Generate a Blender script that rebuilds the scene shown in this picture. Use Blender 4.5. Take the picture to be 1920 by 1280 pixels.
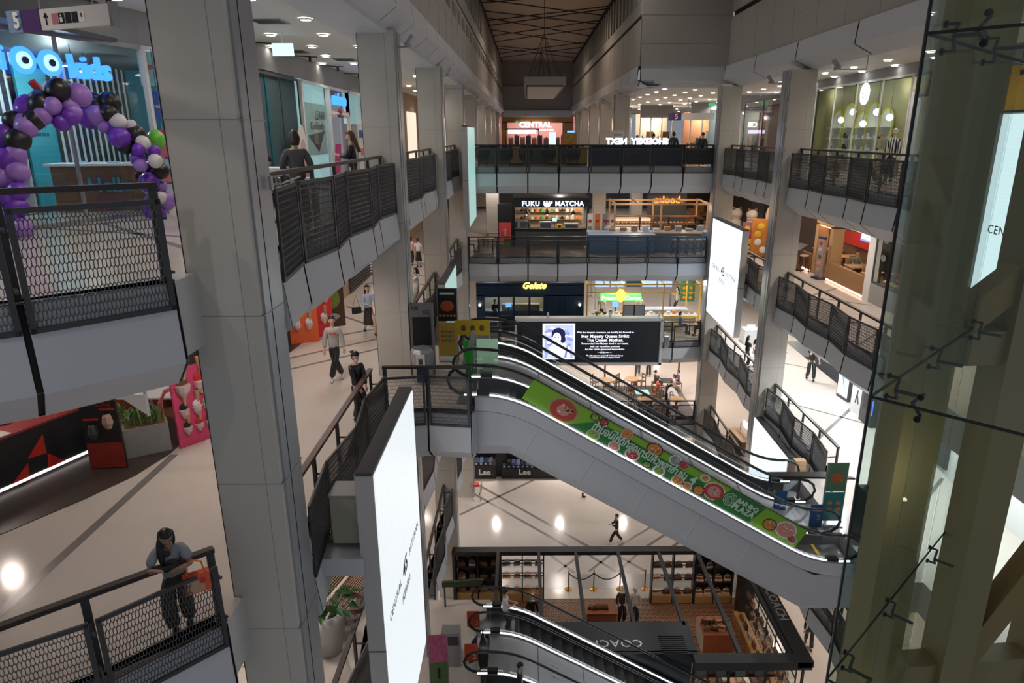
import bpy, bmesh, math, random
from math import radians as R, sin, cos, pi, tan, sqrt
from mathutils import Vector as V, Matrix
random.seed(7)
S = bpy.context.scene
for o in list(bpy.data.objects): bpy.data.objects.remove(o)
COL = S.collection
# ---------------- camera, world, exposure ----------------
TH = R(16.9); YW = R(.5); CZ = 1.6; FPX = 1280.; PX, PY = 1000., 640.
cam = bpy.data.cameras.new('camera'); camo = bpy.data.objects.new('camera', cam); COL.objects.link(camo)
cam.sensor_width = 36; cam.lens = 36*FPX/1920; cam.shift_x = -(PX-960)/1920; cam.clip_start = .05; cam.clip_end = 400
camo.location = (0, 0, CZ); camo.rotation_euler = (pi/2-TH, 0, -YW)
S.camera = camo
S.view_settings.view_transform = 'Standard'; S.view_settings.look = 'None'; S.view_settings.gamma = 1
S.view_settings.use_curve_mapping = False; S.view_settings.exposure = .48
w = bpy.data.worlds.new('world'); S.world = w; w.use_nodes = True
w.node_tree.nodes['Background'].inputs[0].default_value = (.75, .8, .9, 1); w.node_tree.nodes['Background'].inputs[1].default_value = .2
LV = {5: 0., 4: -4.6, 3: -9.2, 2: -13.8, 1: -18.4}
def ray(px, py):
    a = (px-PX)/FPX; b = -(py-PY)/FPX
    y = cos(TH)+b*sin(TH); z = -sin(TH)+b*cos(TH)
    return V((a*cos(YW)+y*sin(YW), -a*sin(YW)+y*cos(YW), z))
def onz(px, py, z):
    r = ray(px, py); return r*((z-CZ)/r.z)+V((0, 0, CZ))
def ony(px, py, y):
    r = ray(px, py); return r*(y/r.y)+V((0, 0, CZ))
def onx(px, py, x):
    r = ray(px, py); return r*(x/r.x)+V((0, 0, CZ))
# ---------------- materials ----------------
MC = {}
def mat(name, col=(.5, .5, .5), rough=.5, metal=0., em=None, es=1., noise=0., nscale=20., alpha=1., trans=0., spec=.5, coat=0):
    if name in MC: return MC[name]
    m = bpy.data.materials.new(name); m.use_nodes = True; MC[name] = m
    nt = m.node_tree; b = nt.nodes['Principled BSDF']
    b.inputs['Base Color'].default_value = (*col, 1); b.inputs['Roughness'].default_value = rough
    b.inputs['Metallic'].default_value = metal; b.inputs['Specular IOR Level'].default_value = spec
    b.inputs['Coat Weight'].default_value = coat
    if em: b.inputs['Emission Color'].default_value = (*em, 1); b.inputs['Emission Strength'].default_value = es
    if noise:
        tc = nt.nodes.new('ShaderNodeTexCoord'); n = nt.nodes.new('ShaderNodeTexNoise'); n.inputs['Scale'].default_value = nscale
        n.inputs['Detail'].default_value = 4
        mx = nt.nodes.new('ShaderNodeMix'); mx.data_type = 'RGBA'
        mx.inputs[6].default_value = (*[c*(1-noise) for c in col], 1); mx.inputs[7].default_value = (*[min(1, c*(1+noise)) for c in col], 1)
        nt.links.new(tc.outputs['Object'], n.inputs['Vector']); nt.links.new(n.outputs[0], mx.inputs[0]); nt.links.new(mx.outputs[2], b.inputs['Base Color'])
    return m
def glassmat(name, tint=(.93, .97, .96), ior=1.25, refl=.1):
    if name in MC: return MC[name]
    m = bpy.data.materials.new(name); m.use_nodes = True; MC[name] = m; nt = m.node_tree; nt.nodes.clear()
    o = nt.nodes.new('ShaderNodeOutputMaterial'); t = nt.nodes.new('ShaderNodeBsdfTransparent'); g = nt.nodes.new('ShaderNodeBsdfGlossy')
    fr = nt.nodes.new('ShaderNodeFresnel'); fr.inputs[0].default_value = ior
    mx = nt.nodes.new('ShaderNodeMixShader'); ad = nt.nodes.new('ShaderNodeMath'); ad.operation = 'ADD'; ad.inputs[1].default_value = refl*.3
    t.inputs[0].default_value = (*tint, 1); g.inputs[0].default_value = (.9, .95, .95, 1); g.inputs[1].default_value = .02
    nt.links.new(fr.outputs[0], ad.inputs[0]); ge = nt.nodes.new('ShaderNodeNewGeometry'); sb = nt.nodes.new('ShaderNodeMath'); sb.operation = 'SUBTRACT'; sb.inputs[0].default_value = 1; ml = nt.nodes.new('ShaderNodeMath'); ml.operation = 'MULTIPLY'; nt.links.new(ge.outputs['Backfacing'], sb.inputs[1]); nt.links.new(ad.outputs[0], ml.inputs[0]); nt.links.new(sb.outputs[0], ml.inputs[1]); nt.links.new(ml.outputs[0], mx.inputs[0]); nt.links.new(t.outputs[0], mx.inputs[1]); nt.links.new(g.outputs[0], mx.inputs[2]); nt.links.new(mx.outputs[0], o.inputs[0])
    return m
def brickmat(name, c1, c2, cm, sc, rough=.5, bw=.5, rh=.25, mortar=.02, rot=0):
    if name in MC: return MC[name]
    m = mat(name, c1, rough); nt = m.node_tree; b = nt.nodes['Principled BSDF']
    tc = nt.nodes.new('ShaderNodeTexCoord'); mp = nt.nodes.new('ShaderNodeMapping'); mp.inputs['Rotation'].default_value = (0, 0, rot)
    t = nt.nodes.new('ShaderNodeTexBrick'); t.inputs['Color1'].default_value = (*c1, 1); t.inputs['Color2'].default_value = (*c2, 1); t.inputs['Mortar'].default_value = (*cm, 1)
    t.inputs['Scale'].default_value = sc; t.inputs['Brick Width'].default_value = bw; t.inputs['Row Height'].default_value = rh; t.inputs['Mortar Size'].default_value = mortar
    nt.links.new(tc.outputs['Object'], mp.inputs[0]); nt.links.new(mp.outputs[0], t.inputs[0]); nt.links.new(t.outputs[0], b.inputs['Base Color'])
    return m
def stripemat(name, c1, c2, scale, axis='X', rough=.5, duty=.5):
    m = mat(name, c1, rough); nt = m.node_tree; b = nt.nodes['Principled BSDF']
    tc = nt.nodes.new('ShaderNodeTexCoord'); s = nt.nodes.new('ShaderNodeSeparateXYZ')
    a = nt.nodes.new('ShaderNodeMath'); a.operation = 'MULTIPLY'; a.inputs[1].default_value = scale
    f = nt.nodes.new('ShaderNodeMath'); f.operation = 'FRACT'; g = nt.nodes.new('ShaderNodeMath'); g.operation = 'GREATER_THAN'; g.inputs[1].default_value = duty
    mx = nt.nodes.new('ShaderNodeMix'); mx.data_type = 'RGBA'; mx.inputs[6].default_value = (*c1, 1); mx.inputs[7].default_value = (*c2, 1)
    nt.links.new(tc.outputs['Object'], s.inputs[0]); nt.links.new(s.outputs['XYZ'.index(axis)], a.inputs[0]); nt.links.new(a.outputs[0], f.inputs[0]); nt.links.new(f.outputs[0], g.inputs[0]); nt.links.new(g.outputs[0], mx.inputs[0]); nt.links.new(mx.outputs[2], b.inputs['Base Color'])
    return m
M_floor = mat('cream polished terrazzo', (.58, .525, .48), .14, noise=.05, nscale=3, spec=.25)
M_inlay = mat('grey stone inlay', (.2, .185, .18), .25)
M_slab = mat('painted soffit', (.62, .6, .58), .7)
M_pan = mat('aluminium cladding panel', (.58, .59, .63), .5, noise=.04, nscale=1.2)
M_wall = mat('painted wall panel', (.40, .375, .35), .7, noise=.05, nscale=1.)
M_ceil = mat('white ceiling board', (.72, .7, .67), .8)
M_colm = mat('beige column panel', (.56, .53, .48), .6, noise=.04, nscale=1.5)
M_alu = mat('grey aluminium strip', (.4, .42, .45), .35, metal=.5)
M_seam = mat('black joint', (.01, .01, .012), .8)
M_rail = mat('dark bronze rail', (.045, .036, .033), .4, metal=.3)
M_frame = mat('charcoal frame', (.06, .06, .064), .45, metal=.3)
M_mesh = mat('expanded metal', (.09, .09, .093), .45, metal=.3)
M_hand = mat('brown handrail', (.10, .05, .04), .45)
M_black = mat('black', (.012, .012, .014), .4)
M_rub = mat('black rubber', (.012, .012, .013), .35, spec=.6)
M_white = mat('white', (.75, .75, .75), .5)
M_grey = mat('grey', (.3, .3, .31), .5)
M_dgrey = mat('dark grey', (.06, .065, .07), .5)
M_navy = mat('navy', (.012, .03, .075), .4)
M_blue = mat('slate blue counter', (.11, .22, .38), .5)
M_wood = mat('pale oak', (.45, .28, .14), .5, noise=.12, nscale=8)
M_wood2 = mat('walnut', (.16, .075, .035), .45, noise=.15, nscale=8)
M_tim = mat('light timber beam', (.5, .31, .17), .5, noise=.1, nscale=9)
M_red = mat('red', (.55, .03, .025), .45)
M_org = mat('orange', (.75, .2, .03), .5)
M_yel = mat('yellow steel', (.75, .47, .04), .4)
M_pink = mat('pink', (.7, .22, .24), .5)
M_green = mat('green', (.08, .35, .06), .5)
M_teal = mat('teal', (.03, .3, .38), .5)
M_steel = mat('brushed steel', (.45, .45, .46), .3, metal=.9)
M_brass = mat('brass', (.6, .32, .1), .25, metal=.9)
M_skin = mat('skin', (.5, .29, .2), .55)
M_skin2 = mat('light skin', (.62, .4, .3), .55)
M_hair = mat('black hair', (.012, .01, .01), .4)
M_hairb = mat('brown hair', (.1, .045, .025), .4)
M_led = mat('downlight lens', (1, 1, 1), .5, em=(1, .93, .82), es=14)
M_strip = mat('white light strip', (1, 1, 1), .5, em=(.93, .95, 1), es=3.2)
M_glass = glassmat('clear shop glass')
M_bglass = glassmat('balustrade glass', (.8, .82, .82), 1.3)
M_eglass = glassmat('green lift glass', (.86, .9, .88), 1.35, .12)
# ---------------- mesh builder ----------------
class MB:
    def __init__(s): s.v = []; s.f = []; s.m = []; s.mats = []
    def mi(s, m):
        if m is None: return 0
        if m not in s.mats: s.mats.append(m)
        return s.mats.index(m)
    def add(s, vs, fs, m=None):
        n = len(s.v); k = s.mi(m); s.v += [tuple(x) for x in vs]
        for f in fs: s.f.append(tuple(i+n for i in f)); s.m.append(k)
    def box(s, c, d, m=None, rz=0, rx=0, ry=0):
        M = Matrix.Translation(c) @ Matrix.Rotation(rz, 4, 'Z') @ Matrix.Rotation(ry, 4, 'Y') @ Matrix.Rotation(rx, 4, 'X')
        vs = [M @ V((x*d[0]/2, y*d[1]/2, z*d[2]/2)) for x in (-1, 1) for y in (-1, 1) for z in (-1, 1)]
        s.add(vs, [(0, 1, 3, 2), (4, 6, 7, 5), (0, 4, 5, 1), (2, 3, 7, 6), (0, 2, 6, 4), (1, 5, 7, 3)], m)
    def b2(s, a, b, m=None):
        s.box([(a[i]+b[i])/2 for i in range(3)], [abs(b[i]-a[i]) for i in range(3)], m)
    def bar(s, p, q, w, h, m=None, up=(0, 0, 1)):
        p = V(p); q = V(q); d = (q-p)
        if d.length < 1e-6: return
        d.normalize(); u = V(up)
        if abs(d.dot(u)) > .98: u = V((0, 1, 0))
        r = d.cross(u).normalized(); u = r.cross(d).normalized()
        vs = [e+r*(a*w/2)+u*(b*h/2) for e in (p, q) for a, b in ((-1, -1), (1, -1), (1, 1), (-1, 1))]
        s.add(vs, [(3, 2, 1, 0), (4, 5, 6, 7), (0, 1, 5, 4), (1, 2, 6, 5), (2, 3, 7, 6), (3, 0, 4, 7)], m)
    def tube(s, pts, r, m=None, n=8, closed=False):
        pts = [V(p) for p in pts]; rings = []; L = len(pts); base = len(s.v); vs = []
        for i, p in enumerate(pts):
            a = pts[(i-1) % L] if (i or closed) else p; b = pts[(i+1) % L] if (i < L-1 or closed) else p
            d = (b-a).normalized(); u = V((0, 0, 1)) if abs(d.z) < .95 else V((0, 1, 0))
            x = d.cross(u).normalized(); y = x.cross(d)
            rr = r[i] if isinstance(r, (list, tuple)) else r
            vs += [p+(x*cos(2*pi*k/n)+y*sin(2*pi*k/n))*rr for k in range(n)]
        fs = []
        for i in range(L if closed else L-1):
            for k in range(n):
                a = i*n+k; b = i*n+(k+1) % n; c = ((i+1) % L)*n+(k+1) % n; d = ((i+1) % L)*n+k
                fs.append((a, b, c, d))
        if not closed: fs += [tuple(range(n))[::-1], tuple((L-1)*n+k for k in range(n))]
        s.add(vs, fs, m)
    def cyl(s, c, r, h, m=None, n=16, r2=None):
        s.lathe(c, [(0, 0), (r, 0), (r if r2 is None else r2, h), (0, h)], m, n)
    def lathe(s, c, prof, m=None, n=16):
        vs = []; fs = []
        for (r, z) in prof: vs += [(c[0]+max(r, 1e-4)*cos(2*pi*k/n), c[1]+max(r, 1e-4)*sin(2*pi*k/n), c[2]+z) for k in range(n)]
        for i in range(len(prof)-1):
            for k in range(n): fs.append((i*n+k, i*n+(k+1) % n, (i+1)*n+(k+1) % n, (i+1)*n+k))
        s.add(vs, fs, m)
    def ball(s, c, r, m=None, n=12, k=8):
        r = r if isinstance(r, (tuple, list)) else (r, r, r); vs = []; fs = []
        for i in range(k+1):
            t = pi*i/k
            for j in range(n): vs.append((c[0]+r[0]*max(sin(t), .001)*cos(2*pi*j/n), c[1]+r[1]*max(sin(t), .001)*sin(2*pi*j/n), c[2]+r[2]*cos(t)))
        for i in range(k):
            for j in range(n): fs.append((i*n+j, (i+1)*n+j, (i+1)*n+(j+1) % n, i*n+(j+1) % n))
        s.add(vs, fs, m)
    def prism(s, poly, z0, z1, m=None, mtop=None):
        n = len(poly); vs = [(x, y, z0) for x, y in poly]+[(x, y, z1) for x, y in poly]
        s.add(vs, [tuple(range(n))[::-1]]+[(i, (i+1) % n, n+(i+1) % n, n+i) for i in range(n)], m)
        s.add([(x, y, z1) for x, y in poly], [tuple(range(n))], mtop or m)
    def sheet(s, poly, off, m=None, m2=None):          # polygon of 3d points given thickness
        n = len(poly); o = V(off); vs = [V(p) for p in poly]+[V(p)+o for p in poly]
        s.add(vs, [tuple(range(n)), tuple(range(n, 2*n))[::-1]], m)
        s.add(vs, [(i, n+i, n+(i+1) % n, (i+1) % n) for i in range(n)], m2 or m)
    def quad(s, a, b, c, d, m=None): s.add([a, b, c, d], [(0, 1, 2, 3)], m)
    def build(s, name, m=None, parent=None, smooth=False, loc=None, rz=0):
        me = bpy.data.meshes.new(name); me.from_pydata(s.v, [], s.f)
        ml = s.mats[:]
        if m is not None and not ml: ml = [m]
        if not ml: ml = [M_grey]
        for x in ml: me.materials.append(x)
        if s.mats: me.polygons.foreach_set('material_index', s.m)
        bm = bmesh.new(); bm.from_mesh(me); bmesh.ops.recalc_face_normals(bm, faces=bm.faces); bm.to_mesh(me); bm.free()
        if smooth: me.polygons.foreach_set('use_smooth', [True]*len(me.polygons))
        me.update(); o = bpy.data.objects.new(name, me); COL.objects.link(o)
        if parent is not None: o.parent = parent
        if loc is not None: o.location = loc
        o.rotation_euler.z = rz
        return o
def tag(o, label=None, cat=None, group=None, kind=None):
    if label: o['label'] = label
    if cat: o['category'] = cat
    if group: o['group'] = group
    if kind: o['kind'] = kind
    return o
def empty(name, loc, label=None, cat=None, group=None, rz=0):
    o = bpy.data.objects.new(name, None); COL.objects.link(o); o.location = loc; o.rotation_euler.z = rz; o.empty_display_size = .2
    return tag(o, label, cat, group)
def struct(o, label=None, cat=None):
    return tag(o, label, cat, None, 'structure')
def copy_tree(o, parent=None):
    c = o.copy(); COL.objects.link(c)
    if parent is not None: c.parent = parent
    for ch in list(o.children): copy_tree(ch, c)
    return c
def text(s, size, m, parent, loc, rot=(pi/2, 0, 0), ext=.01, name='lettering', ax='CENTER', sx=1, bold=0, shear=0, spacing=1):
    c = bpy.data.curves.new('t', 'FONT'); c.body = s; c.size = size; c.extrude = ext; c.align_x = ax; c.align_y = 'CENTER'; c.resolution_u = 2
    c.offset = bold; c.shear = shear; c.space_character = spacing
    t = bpy.data.objects.new('t', c); COL.objects.link(t); bpy.context.view_layer.update()
    me = bpy.data.meshes.new_from_object(t.evaluated_get(bpy.context.evaluated_depsgraph_get()))
    bpy.data.objects.remove(t); bpy.data.curves.remove(c)
    me.materials.clear(); me.materials.append(m)
    o = bpy.data.objects.new(name, me); COL.objects.link(o); o.parent = parent; o.location = loc; o.rotation_euler = rot; o.scale = (sx, 1, 1)
    return o
def emat(name, c, s): return mat(name, [x*.5 for x in c], .5, em=c, es=s)
# ================= STRUCTURE =================
YB = 35.5                                   # front edge of the far decks
LP = [(-14, -2), (-14, 30), (-14, YB), (-3.5, YB), (-3.5, 8.3), (-4.0, 8.3), (-4.0, 7.62), (-8.4, 3.8), (-8.6, -2)]
RP = [(14, 12), (14, YB), (9.95, YB), (9.95, 12)]
def floor_mesh(z, polys, lines, name):
    b = MB()
    for p in polys: b.prism(p, z-.9, z, M_slab, M_floor)
    for (x0, y0, x1, y1, wd) in lines: b.bar((x0, y0, z+.001), (x1, y1, z+.001), wd, .004, M_inlay)
    return struct(b.build(name))
DK = [(-14, YB), (-14, 92), (22, 92), (22, YB)]
RPX = [(9.95, 12), (9.95, 14.6), (8.6, 14.6), (8.6, 20), (9.95, 20), (9.95, YB), (14, YB), (14, 12)]
LPX = [(-14, -2), (-14, YB), (-3.5, YB), (-3.5, 20), (-1.3, 20), (-1.3, 14.8), (-3.5, 14.8), (-3.5, 8.3), (-4.0, 8.3), (-4.0, 7.62), (-8.4, 3.8), (-8.6, -2)]
def dlines(z, x0=-7, x1=-3.6, ys=(), s=.55):
    return [(x0, y, x1, y+s*(x1-x0), .13) for y in ys]
L4L = [(-7.15, 7.0, -7.15, 12.6, .16), (-6.7, 17.7, -3.9, 20.25, .12), (-6.95, 18.75, -3.9, 21.5, .12), (-7, 20.45, -3.9, 22.7, .12), (-6.8, 23.8, -4.2, 21.2, .12), (-6.8, 25, -4.2, 22.4, .12), (-7, 29, -4, 31.6, .12), (-7, 31, -4, 28.4, .12), (-7.1, 33, -3.6, 34.5, .1), (-8, 6, -6, 4.2, .12)]
R4L = [(13, 28, 10, 25.5, .1), (13, 25, 10, 27.5, .1), (13, 32.5, 10, 30, .1), (13.1, 23, 10.2, 20, .1), (13, 21, 10.2, 23, .1)]
R3L = [(13.6, 26.3, 10, 22.2, .13), (13.6, 24, 10, 27.5, .1), (13.6, 31, 10.3, 33.5, .1), (13.4, 33.5, 10.2, 30.2, .1), (13.6, 20, 10.2, 16.5, .12)]
floor_mesh(0, [LP, RP], [(-8, 16, -4, 18.5, .1), (-8, 13, -5, 10, .12), (-9.5, 12.6, -4, 10.6, .1)], 'floor')
floor_mesh(0, [DK], [], 'floor')
floor_mesh(-4.6, [LPX, RP, DK], L4L+R4L, 'floor')
floor_mesh(-9.2, [LP, RPX, DK], R3L+[(-7, 9, -4, 11, .1)], 'floor')
floor_mesh(-13.8, [LPX, RP, DK], R3L, 'floor')
g = MB(); g.prism([(-22, -4), (22, -4), (22, 92), (-22, 92)], -19.2, -18.4, M_slab, M_floor)
zz = -18.397
for (a, b_) in (((862, 965), (1000, 900)), ((890, 905), (1110, 1028)), ((870, 915), (1065, 1025)), ((1158, 1025), (1225, 985)), ((1210, 1026), (1245, 1003)), ((1255, 1028), (1275, 1015))):
    p = onz(*a, -18.4); q = onz(*b_, -18.4); g.bar((p.x, p.y, zz), (q.x, q.y, zz), .16, .006, M_inlay)
for (x0, y0, x1, y1) in ((1.4, 28, 3.0, 29.8), (2.9, 28, 4.5, 29.8), (4.2, 28, 2.6, 29.8), (5.6, 28, 4.0, 29.8), (1.0, 29.5, 2.2, 27.9), (5.6, 29.6, 4.3, 28)): g.bar((x0, y0, zz), (x1, y1, zz), .14, .006, M_inlay)
g.b2((-1.2, 26.7, -18.4), (8.9, 27.8, -18.395), mat('pale stone border', (.4, .37, .34), .2))
struct(g.build('floor'))
# columns
def column(x0, x1, y0, y1, z0, z1, side, name='trim_column'):
    b = MB(); b.b2((x0, y0, z0), (x1, y1, z1), M_colm)
    xs = x1 if side < 0 else x0; sg = 1 if side < 0 else -1
    b.b2((xs, y0+.1, z0), (xs+sg*.03, y1-.04, z1), M_alu); b.b2((xs, y0+.30, z0), (xs+sg*.034, y0+.315, z1), M_seam)
    b.b2((x0+.0, y0-.004, z0), (x0+.01, y0+.01, z1), M_seam); b.b2(((x0+x1)/2+.22, y0-.003, z0), ((x0+x1)/2+.226, y0+.01, z1), M_grey)
    for z in [k*2.3-.55 for k in range(-8, 3)]:
        if z0 < z < z1: b.b2((x0-.003, y0-.003, z), (x1+.035 if side < 0 else x1+.003, y1, z+.012), M_grey)
    o = struct(b.build(name)); return o
CY = [8.15, 17.3, 26.15, 35.0, 43.8, 52.6, 61.4, 70.2, 79]
for i, y in enumerate(CY):
    x0, x1 = (-4.12, -3.28) if i == 0 else (-3.98, -3.12)
    column(x0, x1, y, y+.78, -18.4 if i < 4 else 0, 3.95 if i == 0 else 3.92, -1, 'trim_%d' % (i+1))
for i, y in enumerate([16.1, 26.0, 34.9]):
    column(9.42, 10.38, y, y+.8, -18.4, 3.8, 1, 'trim_%d' % (i+20))
for i, y in enumerate(CY[4:]): column(5.35, 6.25, y, y+.78, 0, 3.9, 1, 'trim_%d' % (i+30))
TN = [50]
# slab-edge fascia with folded panels
def fold(A, B, n, amp=.16, ph=0):
    A = V((*A, 0)); B = V((*B, 0)); d = (B-A).normalized(); o = V((d.y, -d.x, 0))
    return [A+(B-A)*i/n+o*(amp*((i+ph) % 2)) for i in range(n+1)], o, d
def fascia(A, B, z, n, ph=0, prof=((0, .0), (.1, -.92), (-.42, -1.32), (-1.0, -1.3)), cap=True):
    pts, o, d = fold(A, B, n, ph=ph); b = MB()
    for i in range(n):
        p, q = pts[i], pts[i+1]
        for j in range(len(prof)-1):
            (o0, z0), (o1, z1) = prof[j], prof[j+1]
            e = .022
            a0 = p+(q-p)*e; a1 = q-(q-p)*e
            b.quad(a0+o*o0+V((0, 0, z+z0)), a1+o*o0+V((0, 0, z+z0)), a1+o*o1+V((0, 0, z+z1)), a0+o*o1+V((0, 0, z+z1)), M_pan)
            k = .03
            b.quad(p+o*(o0-k)+V((0, 0, z+z0+.005)), q+o*(o0-k)+V((0, 0, z+z0+.005)), q+o*(o1-k)+V((0, 0, z+z1+.02)), p+o*(o1-k)+V((0, 0, z+z1+.02)), M_seam)
        b.quad(p+V((0, 0, z)), q+V((0, 0, z)), q-o*.3+V((0, 0, z)), p-o*.3+V((0, 0, z)), M_frame)
    if cap:
        for p in (pts[0], pts[-1]):
            b.add([p+o*x+V((0, 0, z+y)) for x, y in prof]+[p-o*1.0+V((0, 0, z))], [tuple(range(len(prof)+1))], M_pan)
    TN[0] += 1
    return struct(b.build('trim_%d' % TN[0]))
# hexagonal expanded-metal sheet, shared by all panels (1 x 1 unit, scaled)
def hexsheet(W=1.5, H=1.16, px=.043, py=.088, wd=.0088, dp=.011):
    b = MB(); nx = int(W/px); ny = int(H/py); px = W/nx; py = H/ny
    t = py*.3
    for j in range(ny+1):
        for i in range(nx+1):
            x = i*px+(px/2 if j % 2 else 0); z = j*py
            if x > W: continue
            z0 = z+t/2; z1 = min(z+py-t/2, H)
            if z1 > z0 and z < H-.01: b.bar((x, 0, z0), (x, 0, z1), wd, dp, up=(0, 1, 0))
            if z < H-.01 and j > -1:
                zt = z+py-t/2; 
                for s in (-1, 1):
                    xx = x+s*px/2
                    if 0 <= xx <= W and zt+t <= H: b.bar((x, 0, zt), (xx, 0, zt+t), dp, wd)
    o = b.build('mesh_master', M_mesh); me = o.data; bpy.data.objects.remove(o); return me
HEX = hexsheet()
def balustrade(A, B, z, n, label, ph=0, rail=M_rail, top=1.1, inset=.14, ends=(0, 0), name='balustrade'):
    pts, o, d = fold(A, B, n, ph=ph)
    Z = lambda h: V((0, 0, z+h))
    root = empty(name, (pts[0].x, pts[0].y, z), label, 'railing', 'mesh balustrades round the atrium'); off = -V(root.location)
    A3 = V((*A, 0)); B3 = V((*B, 0))
    b = MB(); b.bar(A3-o*inset+Z(top-.035)-d*ends[0]+off, B3-o*inset+Z(top-.035)+d*ends[1]+off, .1, .06); b.build('handrail', rail, root)
    for i in range(n+1):
        p = A3+(B3-A3)*i/n-o*inset
        if i == 0: p = p+d*.05
        if i == n: p = p-d*.05
        b = MB(); b.bar(p+Z(0)+off, p+Z(top-.06)+off, .05, .09, up=d); b.box(p+Z(.01)+off, (.14, .14, .02), None, math.atan2(d.y, d.x))
        for h in (.12, .72): b.bar(p+Z(h)+off, pts[i]+o*.03+Z(h)+off, .03, .03)
        b.build('post', M_frame, root)
    for i in range(n):
        p, q = pts[i], pts[i+1]; u = (q-p).normalized(); p = p+u*.035+o*.045; q = q-u*.035+o*.045; L = (q-p).length
        z0, z1 = -.3, .93
        b = MB(); k = .028
        b.bar(p+Z(z0+k)+off, q+Z(z0+k)+off, .035, .055); b.bar(p+Z(z1-k)+off, q+Z(z1-k)+off, .035, .055)
        b.bar(p+u*k+Z(z0)+off, p+u*k+Z(z1)+off, .055, .035, up=(u.y, -u.x, 0)); b.bar(q-u*k+Z(z0)+off, q-u*k+Z(z1)+off, .055, .035, up=(u.y, -u.x, 0))
        f = b.build('panel_frame', M_frame, root)
        m = bpy.data.objects.new('mesh_infill', HEX); COL.objects.link(m); m.parent = f
        m.location = p+u*.03+Z(z0+.03)+off; m.rotation_euler.z = math.atan2(u.y, u.x); m.scale = ((L-.06)/1.5, 1, (z1-z0-.06)/1.16)
    return root
# direction so that fold() offsets outwards (towards the void): o = (d.y, -d.x)
XL, XR = -3.45, 9.95
lvn = {5: 'fifth', 4: 'fourth', 3: 'third', 2: 'second'}
def run(A, B, lv, n, label, ph=0, **k):
    fascia(A, B, LV[lv], n, ph); balustrade(A, B, LV[lv], n, label, ph, **k)
for lv in (5, 4, 3, 2):
    nm = lvn[lv]
    if lv >= 3: run((-8.35, 3.85), (-3.98, 7.6), lv, 4, 'mesh railing of the %s floor slanting to the nearest beige column on the left' % nm, 0)
    if lv in (5, 3): run((XL, 8.95), (XL, 17.28), lv, 6, 'mesh railing of the %s floor between the first and second left columns' % nm, 1)
    if lv == 4: run((XL, 8.95), (XL, 14.75), lv, 4, 'brown-topped mesh railing of the fourth floor running to the escalator landing', 1, rail=M_hand)
    if lv == 2: run((XL, 8.95), (XL, 14.75), lv, 4, 'mesh railing of the second floor behind the big white screen', 1)
    if lv in (5, 3): run((XL, 18.1), (XL, 26.13), lv, 5, 'mesh railing of the %s floor between the second and third left columns' % nm, 1)
    if lv in (4, 2): run((XL, 20.1), (XL, 26.13), lv, 4, 'mesh railing of the %s floor just past the escalator tops on the left' % nm, 1)
    run((XL, 26.95), (XL, 34.98), lv, 5, 'mesh railing of the %s floor between the third and fourth left columns' % nm, 1)
    run((-3.1, YB), (9.42, YB), lv, 8, 'long mesh railing along the far deck of the %s floor' % nm, 0)
    run((XR, 34.88), (XR, 26.83), lv, 5, 'mesh railing of the %s floor between the two farther right columns' % nm, 1)
    if lv in (5, 4, 2): run((XR, 25.98), (XR, 16.9), lv, 6, 'mesh railing of the %s floor in front of the nearer right column' % nm, 1)
    if lv == 3: run((XR, 25.98), (XR, 20.1), lv, 4, 'mesh railing of the third floor ending at the escalator foot on the right', 1)
# escalator landings jutting from floors 4 and 2
for lv in (4, 2):
    run((-3.35, 14.75), (-1.3, 14.75), lv, 2, 'mesh railing guarding the escalator landing of the %s floor' % lvn[lv], 1)
    b = MB(); b.box((-1.27, 17.4, LV[lv]-.6), (.06, 5.2, 1.1), M_pan); TN[0] += 1; struct(b.build('trim_%d' % TN[0]))
# ================= UPPER WALLS AND CEILING =================
YE = 88
def upper_wall(x, y0, y1, sg, name, grille):      # sg: +1 void lies at +x
    b = MB(); b.b2((x-.25*sg, y0, 4.75), (x, y1, 6.9), M_wall)
    b.b2((x-.25*sg, y0, 7.15), (x-.05*sg, y1, 7.75), M_wall)
    b.b2((x-.25*sg, y0, 6.9), (x-.14*sg, y1, 7.15), M_seam)
    y = y0; k = 0
    while y < y1-1:                                 # panel joints
        b.b2((x, y, 4.75), (x+.006*sg, y+.02, 6.9), M_grey); y += 2.2
        k += 1
        if grille and k % 1 == 0: b.b2((x, y-1.9, 6.2), (x+.012*sg, y-.6, 6.7), M_dgrey)
    b.b2((x, y0, 5.75), (x+.006*sg, y1, 5.765), M_grey)
    struct(b.build(name))
    b = MB()                                        # clerestory: dark glazing with posts
    b.b2((x-.3*sg, y0, 7.75), (x-.22*sg, y1, 9.9), mat('dark clerestory glass', (.01, .012, .014), .1))
    y = y0
    while y < y1: b.b2((x-.22*sg, y, 7.75), (x-.02*sg, y+.5, 9.9), M_wall); y += 1.5
    b.b2((x-.22*sg, y0, 9.6), (x-.0*sg, y1, 9.9), M_seam)
    TN[0] += 1; struct(b.build('window_%d' % TN[0]))
upper_wall(-2.95, 3, YE, 1, 'wall_left', True)
upper_wall(5.5, YB, YE, -1, 'wall_right', False)
upper_wall(9.75, 3, YB, -1, 'wall_right_near', False)
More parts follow.
